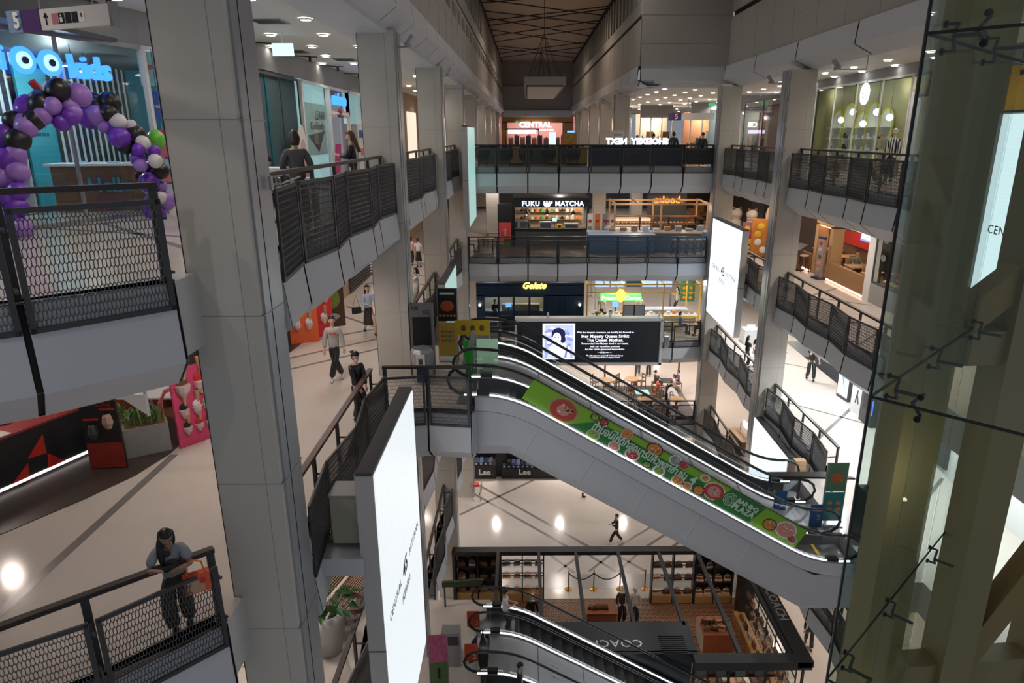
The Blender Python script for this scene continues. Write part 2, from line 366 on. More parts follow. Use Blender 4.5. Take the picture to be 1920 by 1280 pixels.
def band(A, B, n, zt=4.75, zm=4.12, slope=(-.55, -.3), o=None, nm=None):
    A = V((*A, 0)); B = V((*B, 0)); d = (B-A).normalized(); o = V((d.y, -d.x, 0)) if o is None else V(o); b = MB()
    for i in range(n):
        p = A+(B-A)*i/n; q = A+(B-A)*(i+1)/n; p1 = p+(q-p)*.008; q1 = q-(q-p)*.008
        b.quad(p1+V((0, 0, zt)), q1+V((0, 0, zt)), q1+o*.06+V((0, 0, zm)), p1+o*.06+V((0, 0, zm)), M_pan)
        b.quad(p1+o*.06+V((0, 0, zm)), q1+o*.06+V((0, 0, zm)), q1+o*slope[0]+V((0, 0, zm+slope[1])), p1+o*slope[0]+V((0, 0, zm+slope[1])), M_pan)
    b.quad(A-o*.03+V((0, 0, zt)), B-o*.03+V((0, 0, zt)), B+o*.02+V((0, 0, zm+.02)), A+o*.02+V((0, 0, zm+.02)), M_seam)
    b.quad(A+o*.02+V((0, 0, zm+.02)), B+o*.02+V((0, 0, zm+.02)), B+o*slope[0]+V((0, 0, zm+slope[1]+.03)), A+o*slope[0]+V((0, 0, zm+slope[1]+.03)), M_seam)
    b.quad(A+o*slope[0]+V((0, 0, zm+slope[1])), B+o*slope[0]+V((0, 0, zm+slope[1])), B+o*-1.15+V((0, 0, zm+slope[1])), A+o*-1.15+V((0, 0, zm+slope[1])), M_pan)
    b.quad(A+o*0+V((0, 0, zt)), B+o*0+V((0, 0, zt)), B+o*-.4+V((0, 0, zt+.01)), A+o*-.4+V((0, 0, zt+.01)), M_pan)
    TN[0] += 1; struct(b.build('trim_%d' % TN[0]))
band((-2.9, 4), (-2.9, YE), 34, zt=4.75, zm=4.25, slope=(-.35, -.3))
band((9.65, YB), (9.65, 3), 7)
band((5.5, YB), (9.65, YB), 1, o=(0, -1, 0))
band((5.4, YE), (5.4, YB), 18)
band((-2.9, YE-1), (5.4, YE-1), 3, zt=4.3, zm=3.6, o=(0, -1, 0))
b = MB(); b.b2((5.5, YB-.05, 4.75), (9.8, YB+.2, 12), M_wall); b.b2((5.5, YB-.06, 7.0), (9.8, YB-.05, 7.02), M_grey); b.b2((5.5, YB-.06, 5.75), (9.8, YB-.05, 5.765), M_grey); struct(b.build('wall_return'))
b = MB(); b.b2((-3.3, YE, 3.9), (5.9, YE+.3, 10.2), M_wall); b.b2((-3.3, YE-.35, 3.9), (5.9, YE, 7.1), M_wall); struct(b.build('wall_back'))
# main ceiling with crossing dark joints
b = MB(); b.b2((-3.3, 3, 9.95), (10.3, YE+.3, 10.15), mat('dim ceiling board', (.5, .39, .3), .8))
ck = [(35, 40), (37.5, 46.5), (43.5, 39.5), (41, 47), (47, 41), (48.5, 55), (50, 46), (53, 59), (60, 52), (57.5, 51), (56, 66), (62, 72), (66, 57), (70, 61), (73, 80), (75, 84), (80, 70), (84, 74), (28, 36), (34, 27), (22, 31), (30, 20)]
for (a, c) in ck:
    a2 = 5.7
    b.bar((-3.1, a, 9.93), (a2, c, 9.93), .16, .05, M_seam)
struct(b.build('ceiling'))
# corridor ceilings of the fifth floor (with bulkhead) 
b = MB(); b.b2((-14, -2, 3.95), (-4.3, YE, 4.2), M_ceil); b.b2((-4.35, -2, 3.85), (-3.25, YE, 4.25), M_pan)
b.b2((-14, -2, 4.2), (-3.0, YE, 4.4), M_ceil); struct(b.build('ceiling_left'))
b = MB(); b.b2((10.3, 3, 3.95), (22, YB, 4.2), M_ceil); b.b2((6.2, YB, 3.95), (22, 92, 4.2), M_ceil); struct(b.build('ceiling_right'))
b = MB(); b.b2((-3.3, YE+.3, 3.6), (6.2, 94, 3.8), M_ceil); struct(b.build('ceiling_back'))
# ================= ESCALATORS =================
SL = tan(R(30.6))
def epath(xb, zt, drop, rad=1.4, x0=-2, x1=9, off=0., n=7):
    # polyline of the running line: flat, rounded, slope, rounded, flat
    xe = xb+drop/SL; k = rad*.27
    pts = [(x0, zt)]
    for i in range(n+1):
        t = i/n; x = xb-rad/2+rad*t; pts.append((x, zt-SL*max(0, (x-(xb-rad/2)))**2/(2*rad)))
    for i in range(n+1):
        t = i/n; x = xe-rad/2+rad*t; pts.append((x, zt-drop+SL*max(0, (xe+rad/2-x))**2/(2*rad)))
    pts.append((x1, zt-drop))
    return [(x, z+off) for x, z in pts]
M_step = mat('dark step', (.03, .03, .032), .5); M_deck = mat('satin deck', (.32, .325, .34), .35, metal=.3)
def escalator(y0, y1, zt, label, near, clad, x0=-2.0, x1=8.75, xb=-.45):
    root = empty('escalator', (x0, y0, zt), label, 'escalator'); ox, oy, oz = x0, y0, zt
    def B(b, nm, m=None, par=root, sm=False):
        b.v = [(a-ox, c-oy, d-oz) for a, c, d in b.v]; return b.build(nm, m, par, sm)
    P = epath(xb, zt, 4.6, x0=x0+.6, x1=x1-.7)
    for y in (y0, y1):
        b = MB()                                                       # glass
        for (a, z), (c, z2) in zip(P, P[1:]): b.quad((a, y, z+.3), (c, y, z2+.3), (c, y, z2+1.0), (a, y, z+1.0))
        for xe, zz_, s in ((x0+.6, zt, -1), (x1-.7, zt-4.6, 1)):
            b.add([(xe, y, zz_+.3), (xe+s*.35, y, zz_+.36), (xe+s*.5, y, zz_+.65), (xe+s*.35, y, zz_+.94), (xe, y, zz_+1.)], [(0, 1, 2, 3, 4)])
        B(b, 'glass_panel', M_bglass)
        b = MB(); hp = [(a, y, z+1.03) for a, z in P]
        arc1 = [(x0+.6-.48*sin(t*pi/6), y, zt+.67+.37*cos(t*pi/6)) for t in range(6, -1, -1)]
        arc2 = [(x1-.7+.48*sin(t*pi/6), y, zt-4.6+.67+.37*cos(t*pi/6)) for t in range(0, 7)]
        b.tube([(x0+.95, y, zt+.3)]+arc1+hp[1:-1]+arc2+[(x1-1.05, y, zt-4.3)], .042, M_rub, 6); B(b, 'handrail', M_rub)
        b = MB(); q = epath(xb, zt, 4.6, x0=x0+.5, x1=x1-.5, off=.29)
        for (a, z), (c, z2) in zip(q, q[1:]): b.bar((a, y, z), (c, y, z2), .2, .05, M_deck)
        B(b, 'deck_trim')
        b = MB(); s = -1 if y == y0 else 1
        for (a, z), (c, z2) in zip(q[0:], q[1:]): b.bar((a, y-.06, z+.04), (c, y-.06, z2+.04), .03, .022)
        B(b, 'light_strip', M_strip)
    b = MB(); ya, yb = y0+.1, y1-.1
    x = x0+.9; z = zt; b.b2((x0+.3, ya, zt-.03), (xb, yb, zt+.012), M_steel)
    xs = xb-.2
    n = int(4.6/.2); rise = 4.6/n; tr = rise/SL
    for i in range(n):
        b.b2((xs+i*tr, ya+.06, zt-(i+1)*rise-.02), (xs+(i+1)*tr, yb-.06, zt-i*rise-.0), M_step)
        b.b2((xs+(i+1)*tr-.03, ya+.06, zt-i*rise-.03), (xs+(i+1)*tr, ya+.4, zt-i*rise+.004), mat('step edge yellow', (.35, .25, .03), .5))
    b.b2((xs+n*tr-.1, ya, zt-4.63), (x1-.3, yb, zt-4.588), M_steel)
    b.b2((x1-1.0, ya, zt-4.6), (x1-.92, yb, zt-4.58), M_yel)
    B(b, 'step_band')
    b = MB()
    for (a, z), (c, z2) in zip(P, P[1:]):
        for y in (ya, yb): b.quad((a, y, z-.1), (c, y, z2-.1), (c, y, z2+.28), (a, y, z+.28), M_dgrey)
    B(b, 'skirt')
    # truss cladding
    b = MB(); q = epath(xb, zt, 4.6, x0=x0+.75, x1=x1-.1)
    yo = y0-.1 if near else y0-.1; yp = y1+.1
    for (a, z), (c, z2) in zip(q, q[1:]):
        b.quad((a, yo, z+.27), (c, yo, z2+.27), (c, yo-.05, z2-.05), (a, yo-.05, z-.05), M_pan)
        b.quad((a, yo-.05, z-.05), (c, yo-.05, z2-.05), (c, yo+.02, z2-.1), (a, yo+.02, z-.1), M_grey)
        b.quad((a, yp, z+.27), (c, yp, z2+.27), (c, yp, z2-1.36), (a, yp, z-1.36), M_pan)
    q2 = epath(xb, zt, 4.6, x0=x0+.75, x1=x1-.1, rad=.06, n=1)
    for (a, z), (c, z2) in zip(q2, q2[1:]):
        b.quad((a, yo+.02, z-.06), (c, yo+.02, z2-.06), (c, yo+.02, z2-.98), (a, yo+.02, z-.98), M_pan)
        b.quad((a, yo+.02, z-.98), (c, yo+.02, z2-.98), (c, yo+.38, z2-1.36), (a, yo+.38, z-1.36), M_pan)
        b.quad((a, yo+.38, z-1.36), (c, yo+.38, z2-1.36), (c, yp, z2-1.36), (a, yp, z-1.36), M_pan)
    for xx, zz_ in ((x0+.75, zt), (x1-.1, zt-4.6)):
        b.add([(xx, yo, zz_+.27), (xx, yp, zz_+.27), (xx, yp, zz_-1.36), (xx, yo+.38, zz_-1.36), (xx, yo+.02, zz_-.98)], [(0, 1, 2, 3, 4)], M_pan)
    for i in range(6):
        x = xb+.7+i*1.35; z = zt-(x-xb)*SL
        b.bar((x, yo+.01, z-.12), (x-.35, yo+.01, z-.98+.2), .012, .012, M_white, up=(0, 1, 0))
    B(b, 'truss_cladding')
    b = MB()
    for (xx, zz_) in ((x0+.95, zt), (x1-.95, zt-4.6)):
        for y in (y0, y1): b = MB(); b.box((xx, y, zz_+.2), (.3, .16, .42), M_rub); B(b, 'inlet_box')
    return root, B
E1, B1 = escalator(15.1, 16.35, -4.6, 'nearer escalator descending from the fourth floor, with a green food banner on its glass', True, 1)
E2, B2 = escalator(18.05, 19.3, -4.6, 'escalator from the fourth floor farther from the camera, before the black screen', False, 1)
E3, B3 = escalator(15.1, 16.35, -13.8, 'escalator at the bottom edge of the view, from the second floor, nearer one', True, 1)
E4, B4 = escalator(18.05, 19.3, -13.8, 'escalator from the second floor passing in front of the dark handbag shop', True, 1)
def middeck(root, B, y0, y1, zt):
    b = MB(); q = epath(-.45, zt, 4.6, x0=-1.2, x1=8.2, off=.27)
    for (a, z), (c, z2) in zip(q, q[1:]): b.quad((a, y0, z), (c, y0, z2), (c, y1, z2), (a, y1, z), M_deck)
    for i in range(6):
        x = .3+i*1.45; z = zt+.28-(x+.45)*SL; b.bar((x, y0, z), (x, y1, z), .012, .01, M_dgrey)
        for yy in (y0+.5, y1-.5): b.bar((x+.4, yy, z-.4*SL+.004), (x+.65, yy, z-.65*SL+.004), .02, .006, M_white)
    B(b, 'middle_deck')
middeck(E1, B1, 16.47, 17.92, -4.6); middeck(E3, B3, 16.47, 17.92, -13.8)
# green banner on the near glass
def banner():
    y = 15.07; e = V((cos(R(30.6)), 0, -sin(R(30.6)))); u = V((sin(R(30.6)), 0, cos(R(30.6))))
    O = V((-.14, y, -4.6+.36-(-.14+.45)*SL+.04))          # lower left corner on deck line
    Ln = 8.05; H = .56
    f = lambda s, t, d=0: O+e*s+u*t-V((0, d, 0))
    g1 = mat('banner lime', (.22, .48, .03), .4); g2 = mat('banner green', (.025, .2, .04), .4)
    b = MB(); b.sheet([f(0, 0), f(Ln, 0), f(Ln, H), f(0, H)], (0, -.01, 0), g1)
    b.sheet([f(1.3, .0, .012), f(5.5, 0, .012), f(5.3, .34, .012), f(1.9, .42, .012)], (0, -.002, 0), g2)
    b.sheet([f(5.45, .0, .016), f(6.6, 0, .016), f(6.75, H, .016), f(5.7, H, .016)], (0, -.002, 0), g2)
    B1(b, 'banner')
    bn = [c for c in E1.children if c.name.startswith('banner')][0]; off = V((E1.location))
    def dish(s, t, r, cols):
        b = MB()
        for k, (rr, c) in enumerate(cols):
            n = 18; ctr = f(s, t, .016+.003*k)
            b.add([ctr]+[ctr+(e*cos(2*pi*j/n)+u*sin(2*pi*j/n)*.8)*r*rr for j in range(n)], [(0, j+1, (j+1) % n+1) for j in range(n)], c)
        if True:
            for j in range(14):
                a = random.uniform(0, 6.28); q = r*random.uniform(.1, .62); ctr = f(s+q*cos(a), t+q*.8*sin(a), .03); c = random.choice(cols)[1] if j % 3 else M_white
                b.add([ctr, ctr+e*r*.2+u*r*.05, ctr+e*r*.1+u*r*.18], [(0, 1, 2)], c)
        b.v = [tuple(V(v)-off) for v in b.v]; b.build('dish_picture', None, bn)
    br = mat('meat red', (.5, .06, .05), .5); fo = mat('food orange', (.65, .25, .05), .5); pk = mat('salmon pink', (.7, .28, .22), .5); kk = mat('bowl dark', (.06, .03, .02), .5); gl = mat('leaf green', (.25, .4, .06), .5)
    dish(1.0, .24, .42, [(1, M_tim), (.92, gl), (.8, br), (.4, pk)])
    for s, t, r, c in ((1.75, .47, .12, [(1, kk), (.75, gl)]), (2.0, .47, .12, [(1, kk), (.75, br)]), (1.95, .06, .17, [(1, M_white), (.9, gl)]), (2.65, .5, .16, [(1, pk), (.7, fo)]),
                       (2.55, .06, .16, [(1, M_white), (.8, pk)]), (3.05, .1, .2, [(1, M_white), (.8, br)]), (3.45, .48, .22, [(1, kk), (.85, fo)]), (3.5, .05, .12, [(1, kk), (.7, gl)]), (3.85, .06, .17, [(1, M_white), (.7, gl)]),
                       (4.05, .5, .17, [(1, M_white), (.8, M_grey)]), (4.4, .07, .17, [(1, M_white), (.85, fo)]), (4.3, .5, .13, [(1, M_grey), (.85, br)]), (4.68, .06, .14, [(1, M_white), (.8, fo)]), (5.0, .12, .17, [(1, kk), (.8, fo)]),
                       (4.95, .47, .13, [(1, M_white), (.7, fo)]), (5.35, .28, .3, [(1, M_white), (.9, br), (.6, pk)]), (7.1, .22, .2, [(1, kk), (.85, fo)]), (7.55, .3, .3, [(1, M_white), (.85, pk)]), (7.85, .15, .13, [(1, M_white), (.8, br)])): dish(s, t, r, c)
    M_txt = mat('pale green lettering', (.55, .75, .6), .5)
    def T(s, ss, tt, size, sx=1): 
        p = f(ss, tt, .03)-off; return text(s, size, M_txt, bn, p, (pi/2, R(30.6), 0), .004, 'lettering', 'CENTER', sx, bold=.009)
    T('ทำมื้อนี้ให้ดีที่สุด', 2.45, .27, .29, .72); T('บาร์บีคิวพลาซ่า', 3.68, .26, .28, .72); T('ชั้น', 4.42, .26, .26, .8); T('4', 4.72, .27, .32)
    T('BAR·B·Q', 6.3, .38, .17); T('PLAZA', 6.28, .2, .22)
    b = MB()
    for k in range(4):
        r = .17-.04*k; n = 24; c = f(5.82, .3, .022)
        b.tube([c+(e*cos(2*pi*j/n)+u*sin(2*pi*j/n))*r for j in range(n)], .007, M_txt, 4, True)
    b.v = [tuple(V(v)-off) for v in b.v]; b.build('spiral_emblem', None, bn)
banner()
# ================= SCREENS =================
def ledmat(name, c, s, sc=7.):
    m = mat(name, (.05, .05, .05), .4, em=c, es=s); nt = m.node_tree; b = nt.nodes['Principled BSDF']
    tc = nt.nodes.new('ShaderNodeTexCoord'); t = nt.nodes.new('ShaderNodeTexBrick'); t.offset = 0; mp = nt.nodes.new('ShaderNodeMapping'); mp.inputs['Rotation'].default_value = (0, pi/2, pi/2)
    t.inputs['Color1'].default_value = (*c, 1); t.inputs['Color2'].default_value = (*[x*.97 for x in c], 1); t.inputs['Mortar'].default_value = (*[x*.8 for x in c], 1)
    t.inputs['Scale'].default_value = sc; t.inputs['Mortar Size'].default_value = .012; t.inputs['Brick Width'].default_value = .5; t.inputs['Row Height'].default_value = .5
    nt.links.new(tc.outputs['Object'], mp.inputs[0]); nt.links.new(mp.outputs[0], t.inputs[0]); nt.links.new(t.outputs[0], b.inputs['Emission Color'])
    return m
M_ledw = ledmat('lit white LED face', (.86, .92, .96), .72); M_ledb = ledmat('lit pale blue LED face', (.78, .89, 1.), 1.1); M_ledg = ledmat('lit mint LED face', (.5, .82, .76), .5)
M_print = mat('black screen lettering', (.01, .01, .01), .5)
def screen(x, y0, y1, z0, z1, sg, m, label, txt=True, th=.26, sub='ที่นี่ที่เดียว'):
    root = empty('led_screen', (x, y0, z0), label, 'screen'); L = y1-y0; H = z1-z0
    b = MB(); xa, xb_ = (-th, -.01) if sg > 0 else (.01, th)
    b.b2((xa, 0, 0), (xb_, L, H), mat('light grey cabinet', (.5, .5, .49), .6)); b.b2((xa-.003, -.003, H*.47), (xb_, L+.003, H*.474), M_dgrey); b.b2((xa+.02, -.02, H-.01), (xb_, L+.02, H+.04), M_dgrey)
    for k in range(3): b.box(((xa+xb_)/2-.1*sg, L*(.2+.3*k), H*.5), (.08, .08, H*.96), M_dgrey)
    b.build('cabinet', None, root)
    b = MB(); xf = 0; b.b2((xf-.012, .03, .03), (xf+.012, L-.03, H-.03)); b.build('display', m, root)
    if txt:
        rz = pi/2 if sg > 0 else -pi/2
        xt = sg*.016; c = L/2; s = 1 if sg > 0 else -1
        z = H*.53
        text('CENTRAL', .24*L/4, M_print, root, (xt, c-s*.26*L, z-.02), (pi/2, 0, rz), .002, spacing=1.15); text('PATTANA', .24*L/4, M_print, root, (xt, c+s*.27*L, z-.02), (pi/2, 0, rz), .002, spacing=1.15)
        text('45', .5*L/4, M_print, root, (xt, c, z), (pi/2, 0, rz), .002, bold=.01)
        text(sub, .24*L/4, M_print, root, (xt, c, z-.5), (pi/2, 0, rz), .002)
    return root
screen(-2.4, 9.55, 13.3, -9.75, -3.46, 1, M_ledw, 'huge white lit screen hanging just right of the nearest column', True, .3)
screen(9.4, 29.85, 34.75, -7.32, -2.45, -1, M_ledb, 'bright white square screen on the right beside the far decks', True, .3)
screen(9.4, 22.3, 26.1, -14.4, -9.6, -1, M_ledb, 'white screen on the right, lower one partly behind the escalator', False)
screen(9.4, 10.2, 14.3, -2.75, 2.0, -1, M_ledb, 'pale screen seen through the glass lift shaft', True)
screen(-2.6, 31.1, 35.2, -2.45, 1.92, 1, M_ledg, 'narrow mint-tinted screen seen almost edge-on at left of the far deck', False)
screen(-2.75, 22.4, 26.0, -7.6, -3.2, 1, M_ledg, 'mint-tinted screen seen edge-on above the escalator tops', False)
def led_center():
    x0, x1, z0, z1, y = -.62, 7.1, -10.22, -7.8, 34.85
    root = empty('led_screen', (x0, y, z0), 'wide black memorial screen with a blue-toned portrait, in front of the third floor deck', 'screen'); W = x1-x0; H = z1-z0
    b = MB(); b.b2((0, .0, 0), (W, .35, H), M_dgrey)
    for a, c in (((-.06, -.14, H-.05), (W+.06, .38, H+.12)), ((-.06, -.14, -.08), (W+.06, .3, .05)), ((-.06, -.14, -.05), (.06, .3, H)), ((W-.06, -.14, -.05), (W+.08, .3, H))): b.b2(a, c, M_white)
    for x in (1.7, 5.0, 7.6): b.box((x, .1, H+.2), (.1, .1, .35), M_white, rx=.3)
    b.build('cabinet', None, root)
    b = MB(); b.b2((.07, -.02, .06), (W-.07, .0, H-.06)); b.build('display', mat('black LED face', (.01, .011, .014), .3, em=(.05, .06, .08), es=.06), root)
    px0 = 1.42; pw = 1.72; ph = 2.0; zc = H/2+.02
    bl = emat('lit pale blue portrait', (.42, .48, .95), 1.0); lt = emat('lit white portrait', (.82, .84, 1.), 1.0); dk = emat('lit navy portrait', (.012, .012, .05), 1.); md = emat('lit mid blue portrait', (.22, .25, .62), 1.)
    def disc(cx, cz, rx, rz, m, k, n=22): 
        b.add([(cx+rx*cos(2*pi*j/n), -.03-.002*k, cz+rz*sin(2*pi*j/n)) for j in range(n)], [tuple(range(n))], m)
    b = MB(); b.b2((px0, -.028, zc-ph/2), (px0+pw, -.022, zc+ph/2), lt); b.b2((px0+.1, -.03, zc-ph/2+.1), (px0+pw-.1, -.024, zc+ph/2-.1), bl)
    rr = random.Random(3)
    for k in range(26): disc(px0+.2+rr.random()*(pw-.4), zc-.2+rr.random()*.95, .08+rr.random()*.1, .04+rr.random()*.05, rr.choice([md, lt, md]), .5)
    cx = px0+pw/2; b.add([(cx-.62, -.034, zc-.88), (cx+.62, -.034, zc-.88), (cx+.6, -.034, zc-.35), (cx+.3, -.034, zc-.05), (cx-.25, -.034, zc-.05), (cx-.55, -.034, zc-.35)], [tuple(range(6))], lt)
    b.add([(cx+.3, -.036, zc-.88), (cx+.42, -.036, zc-.88), (cx+.5, -.036, zc-.2), (cx+.42, -.036, zc-.2)], [(0, 1, 2, 3)], md)
    disc(cx-.02, zc+.42, .37, .34, dk, 4); disc(cx+.22, zc+.12, .14, .2, dk, 4); disc(cx-.1, zc+.2, .22, .3, lt, 5)
    b.b2((cx-.2, -.046, zc-.12), (cx, -.044, zc-.02), lt)
    for dx in (-.19, -.02): disc(cx+dx, zc+.24, .05, .018, dk, 6)
    disc(cx-.1, zc+.06, .06, .02, md, 6); disc(cx-.1, zc+.15, .02, .04, bl, 6)
    b.build('portrait', None, root)
    wt = emat('lit white lettering', (.85, .88, 1.), 1.1); tx = 4.75
    for s, z, sz in (('With the deepest reverence, we humbly bid farewell to', 1.72, .135), ('Her Majesty Queen Sirikit', 1.5, .24), ('The Queen Mother.', 1.28, .24), ('Forever shall Her Majesty dwell in our hearts,', 1.09, .135), ('with our boundless gratitude', .93, .135),
                     ('for Her infinite grace and benevolence', .78, .135), ('— ᴄᴇɴᴛʀᴀʟ —', .6, .1), ('The Management and Staff of Central Group', .42, .11), ('Central Pattana Public Company Limited', .32, .1)):
        text(s, sz, wt, root, (tx, -.035, z+.02), (pi/2, 0, 0), .002, bold=.004 if sz > .2 else .001)
led_center()
# ================= GLASS LIFT SHAFT =================
def plight0(x, y, z):  # fill light added to brighten the steel frame behind the glass; no fitting there
    l = bpy.data.lights.new('shaft_fill', 'POINT'); l.energy = 7; l.color = (1, .88, .7); l.shadow_soft_size = .02
    o = bpy.data.objects.new('shaft_fill', l); COL.objects.link(o); o.location = (x, y, z)
def lift():
    C = V((2.7, 5.0, 0)); dF = V((.70, -.71, 0)).normalized(); dS = V((.73, .70, 0)).normalized()
    root = empty('glass_lift_shaft', (2.7, 5.0, -3.2), 'dark glass lift shaft with spider clamps and beige steel frame filling the right edge', 'lift'); O = V(root.location)
    zs = [4.9, 2.25, -.38, -3.12, -5.9, -8.6]
    def pane(P, d, w, z0, z1, m=M_eglass):
        b = MB(); g = .012; a = P+d*g; c = P+d*(w-g)
        b.sheet([tuple(a+V((0, 0, z0+g))-O), tuple(c+V((0, 0, z0+g))-O), tuple(c+V((0, 0, z1-g))-O), tuple(a+V((0, 0, z1-g))-O)], tuple(V((d.y, -d.x, 0))*.014), m)
        b.build('glass_pane', None, root)
    def clamp(P, d, z, inn):
        b = MB(); q = P+V((0, 0, z))-O+inn*.09
        for sx in (1,):
            for sz in (-1, 1):
                e = q+d*sx*.07+V((0, 0, sz*.09)); b.tube([q, e], .013, M_dgrey, 6); b.tube([e, e-inn*.08], .011, M_dgrey, 6); b.tube([e-inn*.07, e-inn*.09], .026, M_black, 8)
        b.tube([q, q+inn*.2], .016, M_dgrey, 6); b.build('spider_clamp', None, root)
    for P, d, inn in ((C, dF, V((.71, .70, 0))), (C, dS, V((.70, -.72, 0)))):
        for k in range(3):
            for i in range(len(zs)-1):
                if k == 0 or d is dS: pane(P+d*1.35*k, d, 1.35, zs[i+1], zs[i])
                if k > 0: clamp(P+d*1.35*k, d, zs[i], inn)
        for i in (1, 2, 3): clamp(P+d*.28, d, zs[i], inn)
    P = C+dF*1.35
    for k in range(1):
        for i in range(len(zs)-1): pane(P, dF, 1.5, zs[i+1], zs[i])
    b = MB(); b.bar(C-O+V((0, 0, 4.9)), C-O+V((0, 0, -8.6)), .018, .018)
    for z in zs[1:]:
        b.bar(C-O+V((0, 0, z)), C+dF*2.8-O+V((0, 0, z)), .012, .02); b.bar(C-O+V((0, 0, z)), C+dS*4-O+V((0, 0, z)), .012, .02)
    b.build('black_joint', M_black, root)
    mb = mat('olive beige painted steel', (.32, .25, .13), .45, noise=.04, nscale=2)
    for (x, y, wx) in ((4.28, 7.0, .46), (5.35, 7.15, .38), (6.6, 7.3, .4)):
        b = MB(); b.box((x-O.x, y-O.y, 0), (wx, .46, 26), mb); b.box((x-O.x+wx/2+.004, y-O.y, 0), (.01, .42, 26), M_wood2); b.build('steel_column', None, root)
    plight0(3.6, 5.9, 3.6); plight0(3.9, 6.2, -2); plight0(3.9, 6.2, -5.4)
    b = MB()
    for z in (-.62, -5.0, 3.9):
        b.bar((4.5-O.x, 7.1-O.y, z-O.z), (6.8-O.x, 7.3-O.y, z-O.z), .3, .38, mb)
    b.build('cross_beam', None, root)
    for (a, z0, c, z1) in ((4.6, -.4, 6.6, 1.3), (5.4, -4.9, 6.6, -2.6), (4.5, -6, 5.4, -8.5)):
        b = MB(); b.bar((a-O.x, 7.1-O.y, z0-O.z), (c-O.x, 7.2-O.y, z1-O.z), .26, .3, mat('ochre painted steel', (.33, .22, .09), .45)); b.build('brace', None, root)
lift()
# ================= LIGHTS =================
M_dlr = mat('downlight rim', (.5, .5, .5), .5)
def lamp(x, y, z, e, size=150, col=(1, .89, .79), r=.1):
    l = bpy.data.lights.new('spot', 'SPOT'); l.energy = e; l.spot_size = R(size); l.spot_blend = .6; l.color = col; l.shadow_soft_size = r
    o = bpy.data.objects.new('downlight_lamp', l); COL.objects.link(o); o.location = (x, y, z); return o
def downlight(x, y, z, e, lab, grp, col=(1, .89, .79), on=True, r=.125):
    root = empty('downlight', (x, y, z-.02), lab, 'ceiling light', grp)
    me = DLM[0]
    o = bpy.data.objects.new('lens', me); COL.objects.link(o); o.parent = root; o.scale = (r/.125, r/.125, 1)
    if on: l = lamp(0, 0, -.05, e, col=col); l.parent = root
b = MB(); b.cyl((0, 0, -.015), .11, .02, M_led, 16); b.lathe((0, 0, 0), [(.11, -.02), (.135, -.015), (.135, .01)], M_dlr, 16); o = b.build('lens_master'); DLM = [o.data]; bpy.data.objects.remove(o)
LL = 'round warm downlight set in the white ceiling, fifth floor left side'; LR = 'round warm downlight set in the white ceiling, fifth floor right side'
for i, y in enumerate([4, 6.4, 8.8, 11.2, 13.6, 15.9, 18.3, 20.7, 23.1, 25.5, 28, 31, 34, 37, 41, 46, 52, 60, 70]):
    for j, x in enumerate((-5.0, -6.3, -7.4)):
        if y > 28 and j == 2: continue
        downlight(x+(i % 2)*.3, y, 3.95, 62, LL, 'downlights of the fifth floor left side', on=(j == (i % 2)*1))
for i, y in enumerate([10, 13, 16, 18.5, 21, 23.5, 26, 28.5, 31, 33.5]):
    for j, x in enumerate((10.9, 12.0, 13.1)):
        downlight(x, y+(j % 2)*.8, 3.95, 62, LR, 'downlights of the fifth floor right side', on=(j == 1))
for i, y in enumerate([37, 39.5, 42, 45, 48, 51, 55, 59, 64, 70, 77]):
    for j, x in enumerate((7.5, 9.3, 11.1, 12.9, 14.7, 16.5)):
        downlight(x, y+(j % 3)*.6, 3.95, 90, LR, 'downlights of the fifth floor right side', on=(j in (1, 4) and i % 2 == 0))
E5 = {4: 105, 3: 125, 2: 90, 1: 110}
for lv in (4, 3, 2, 1):                            # lower levels: lamps hang under the slab above, out of direct view
    z = LV[lv]+3.6
    for y in ((5,) if lv != 4 else ())+(8.5, 12, 15.5, 19, 23, 27, 31, 35):
        for x in (-5.3,) if lv > 1 else (-5.3,):
            lamp(x, y, z, E5[lv]*(.55 if y == 8.5 and lv == 4 else 1.25), 155, (1, .88, .79), .3)
        if y > 13:
            if lv == 3: lamp(11.9, y, z, 430, 155, (.93, .97, 1), .12)
            elif lv == 4: lamp(11.6, y, z, 170, 155, (1, .86, .74), .12)
            else: lamp(11.9, y, z, 150, 155, (1, .86, .74), .12)
    for y in (38, 42.5, 48, 55):
        for x in (-2, 2, 6, 11): lamp(x, y, z, {4: 110, 3: 110, 2: 300, 1: 300}[lv], 155, (1, .88, .79), .12)
for x in (-1.5, 2.5, 6.5):                          # second deck front underside lights the ground floor
    for y in (29, 33): pass
# wall washers along the atrium: floodlights on brackets
def flood(x, y, z, sg, on, label):
    root = empty('floodlight', (x, y, z), label, 'floodlight', 'bracket floodlights above the columns')
    b = MB(); b.tube([(-.8*sg, 0, .25 if sg > 0 else .5), (-.8*sg, 0, 0), (.1*sg, 0, 0)], .022, M_alu, 6); b.build('bracket', None, root)
    b = MB(); b.box((.12*sg, 0, .14), (.3, .26, .06), M_alu, ry=-.9*sg); b.box((.1*sg, 0, .03), (.1, .2, .1), M_alu); b.build('lamp_head', None, root)
    if on:
        b = MB(); b.box((.15*sg, -.0, .165), (.22, .2, .04), emat('lit lens', (1, .95, .85), 6), ry=-.9*sg); b.build('lit_lens', None, root)
for i, y in enumerate([9.4, 18.4, 27.0, 34.2, 43, 51.8, 60.6, 69]):
    flood(-2.95, y-.6, 3.6, 1, i > 2, 'floodlight on a bracket in front of the left columns'+(', lit' if i > 2 else ', unlit'))
for i, y in enumerate([16.5, 21.8, 27.6]): flood(9.35, y, 3.45, -1, False, 'unlit floodlight on a bracket under the right-hand bulkhead')
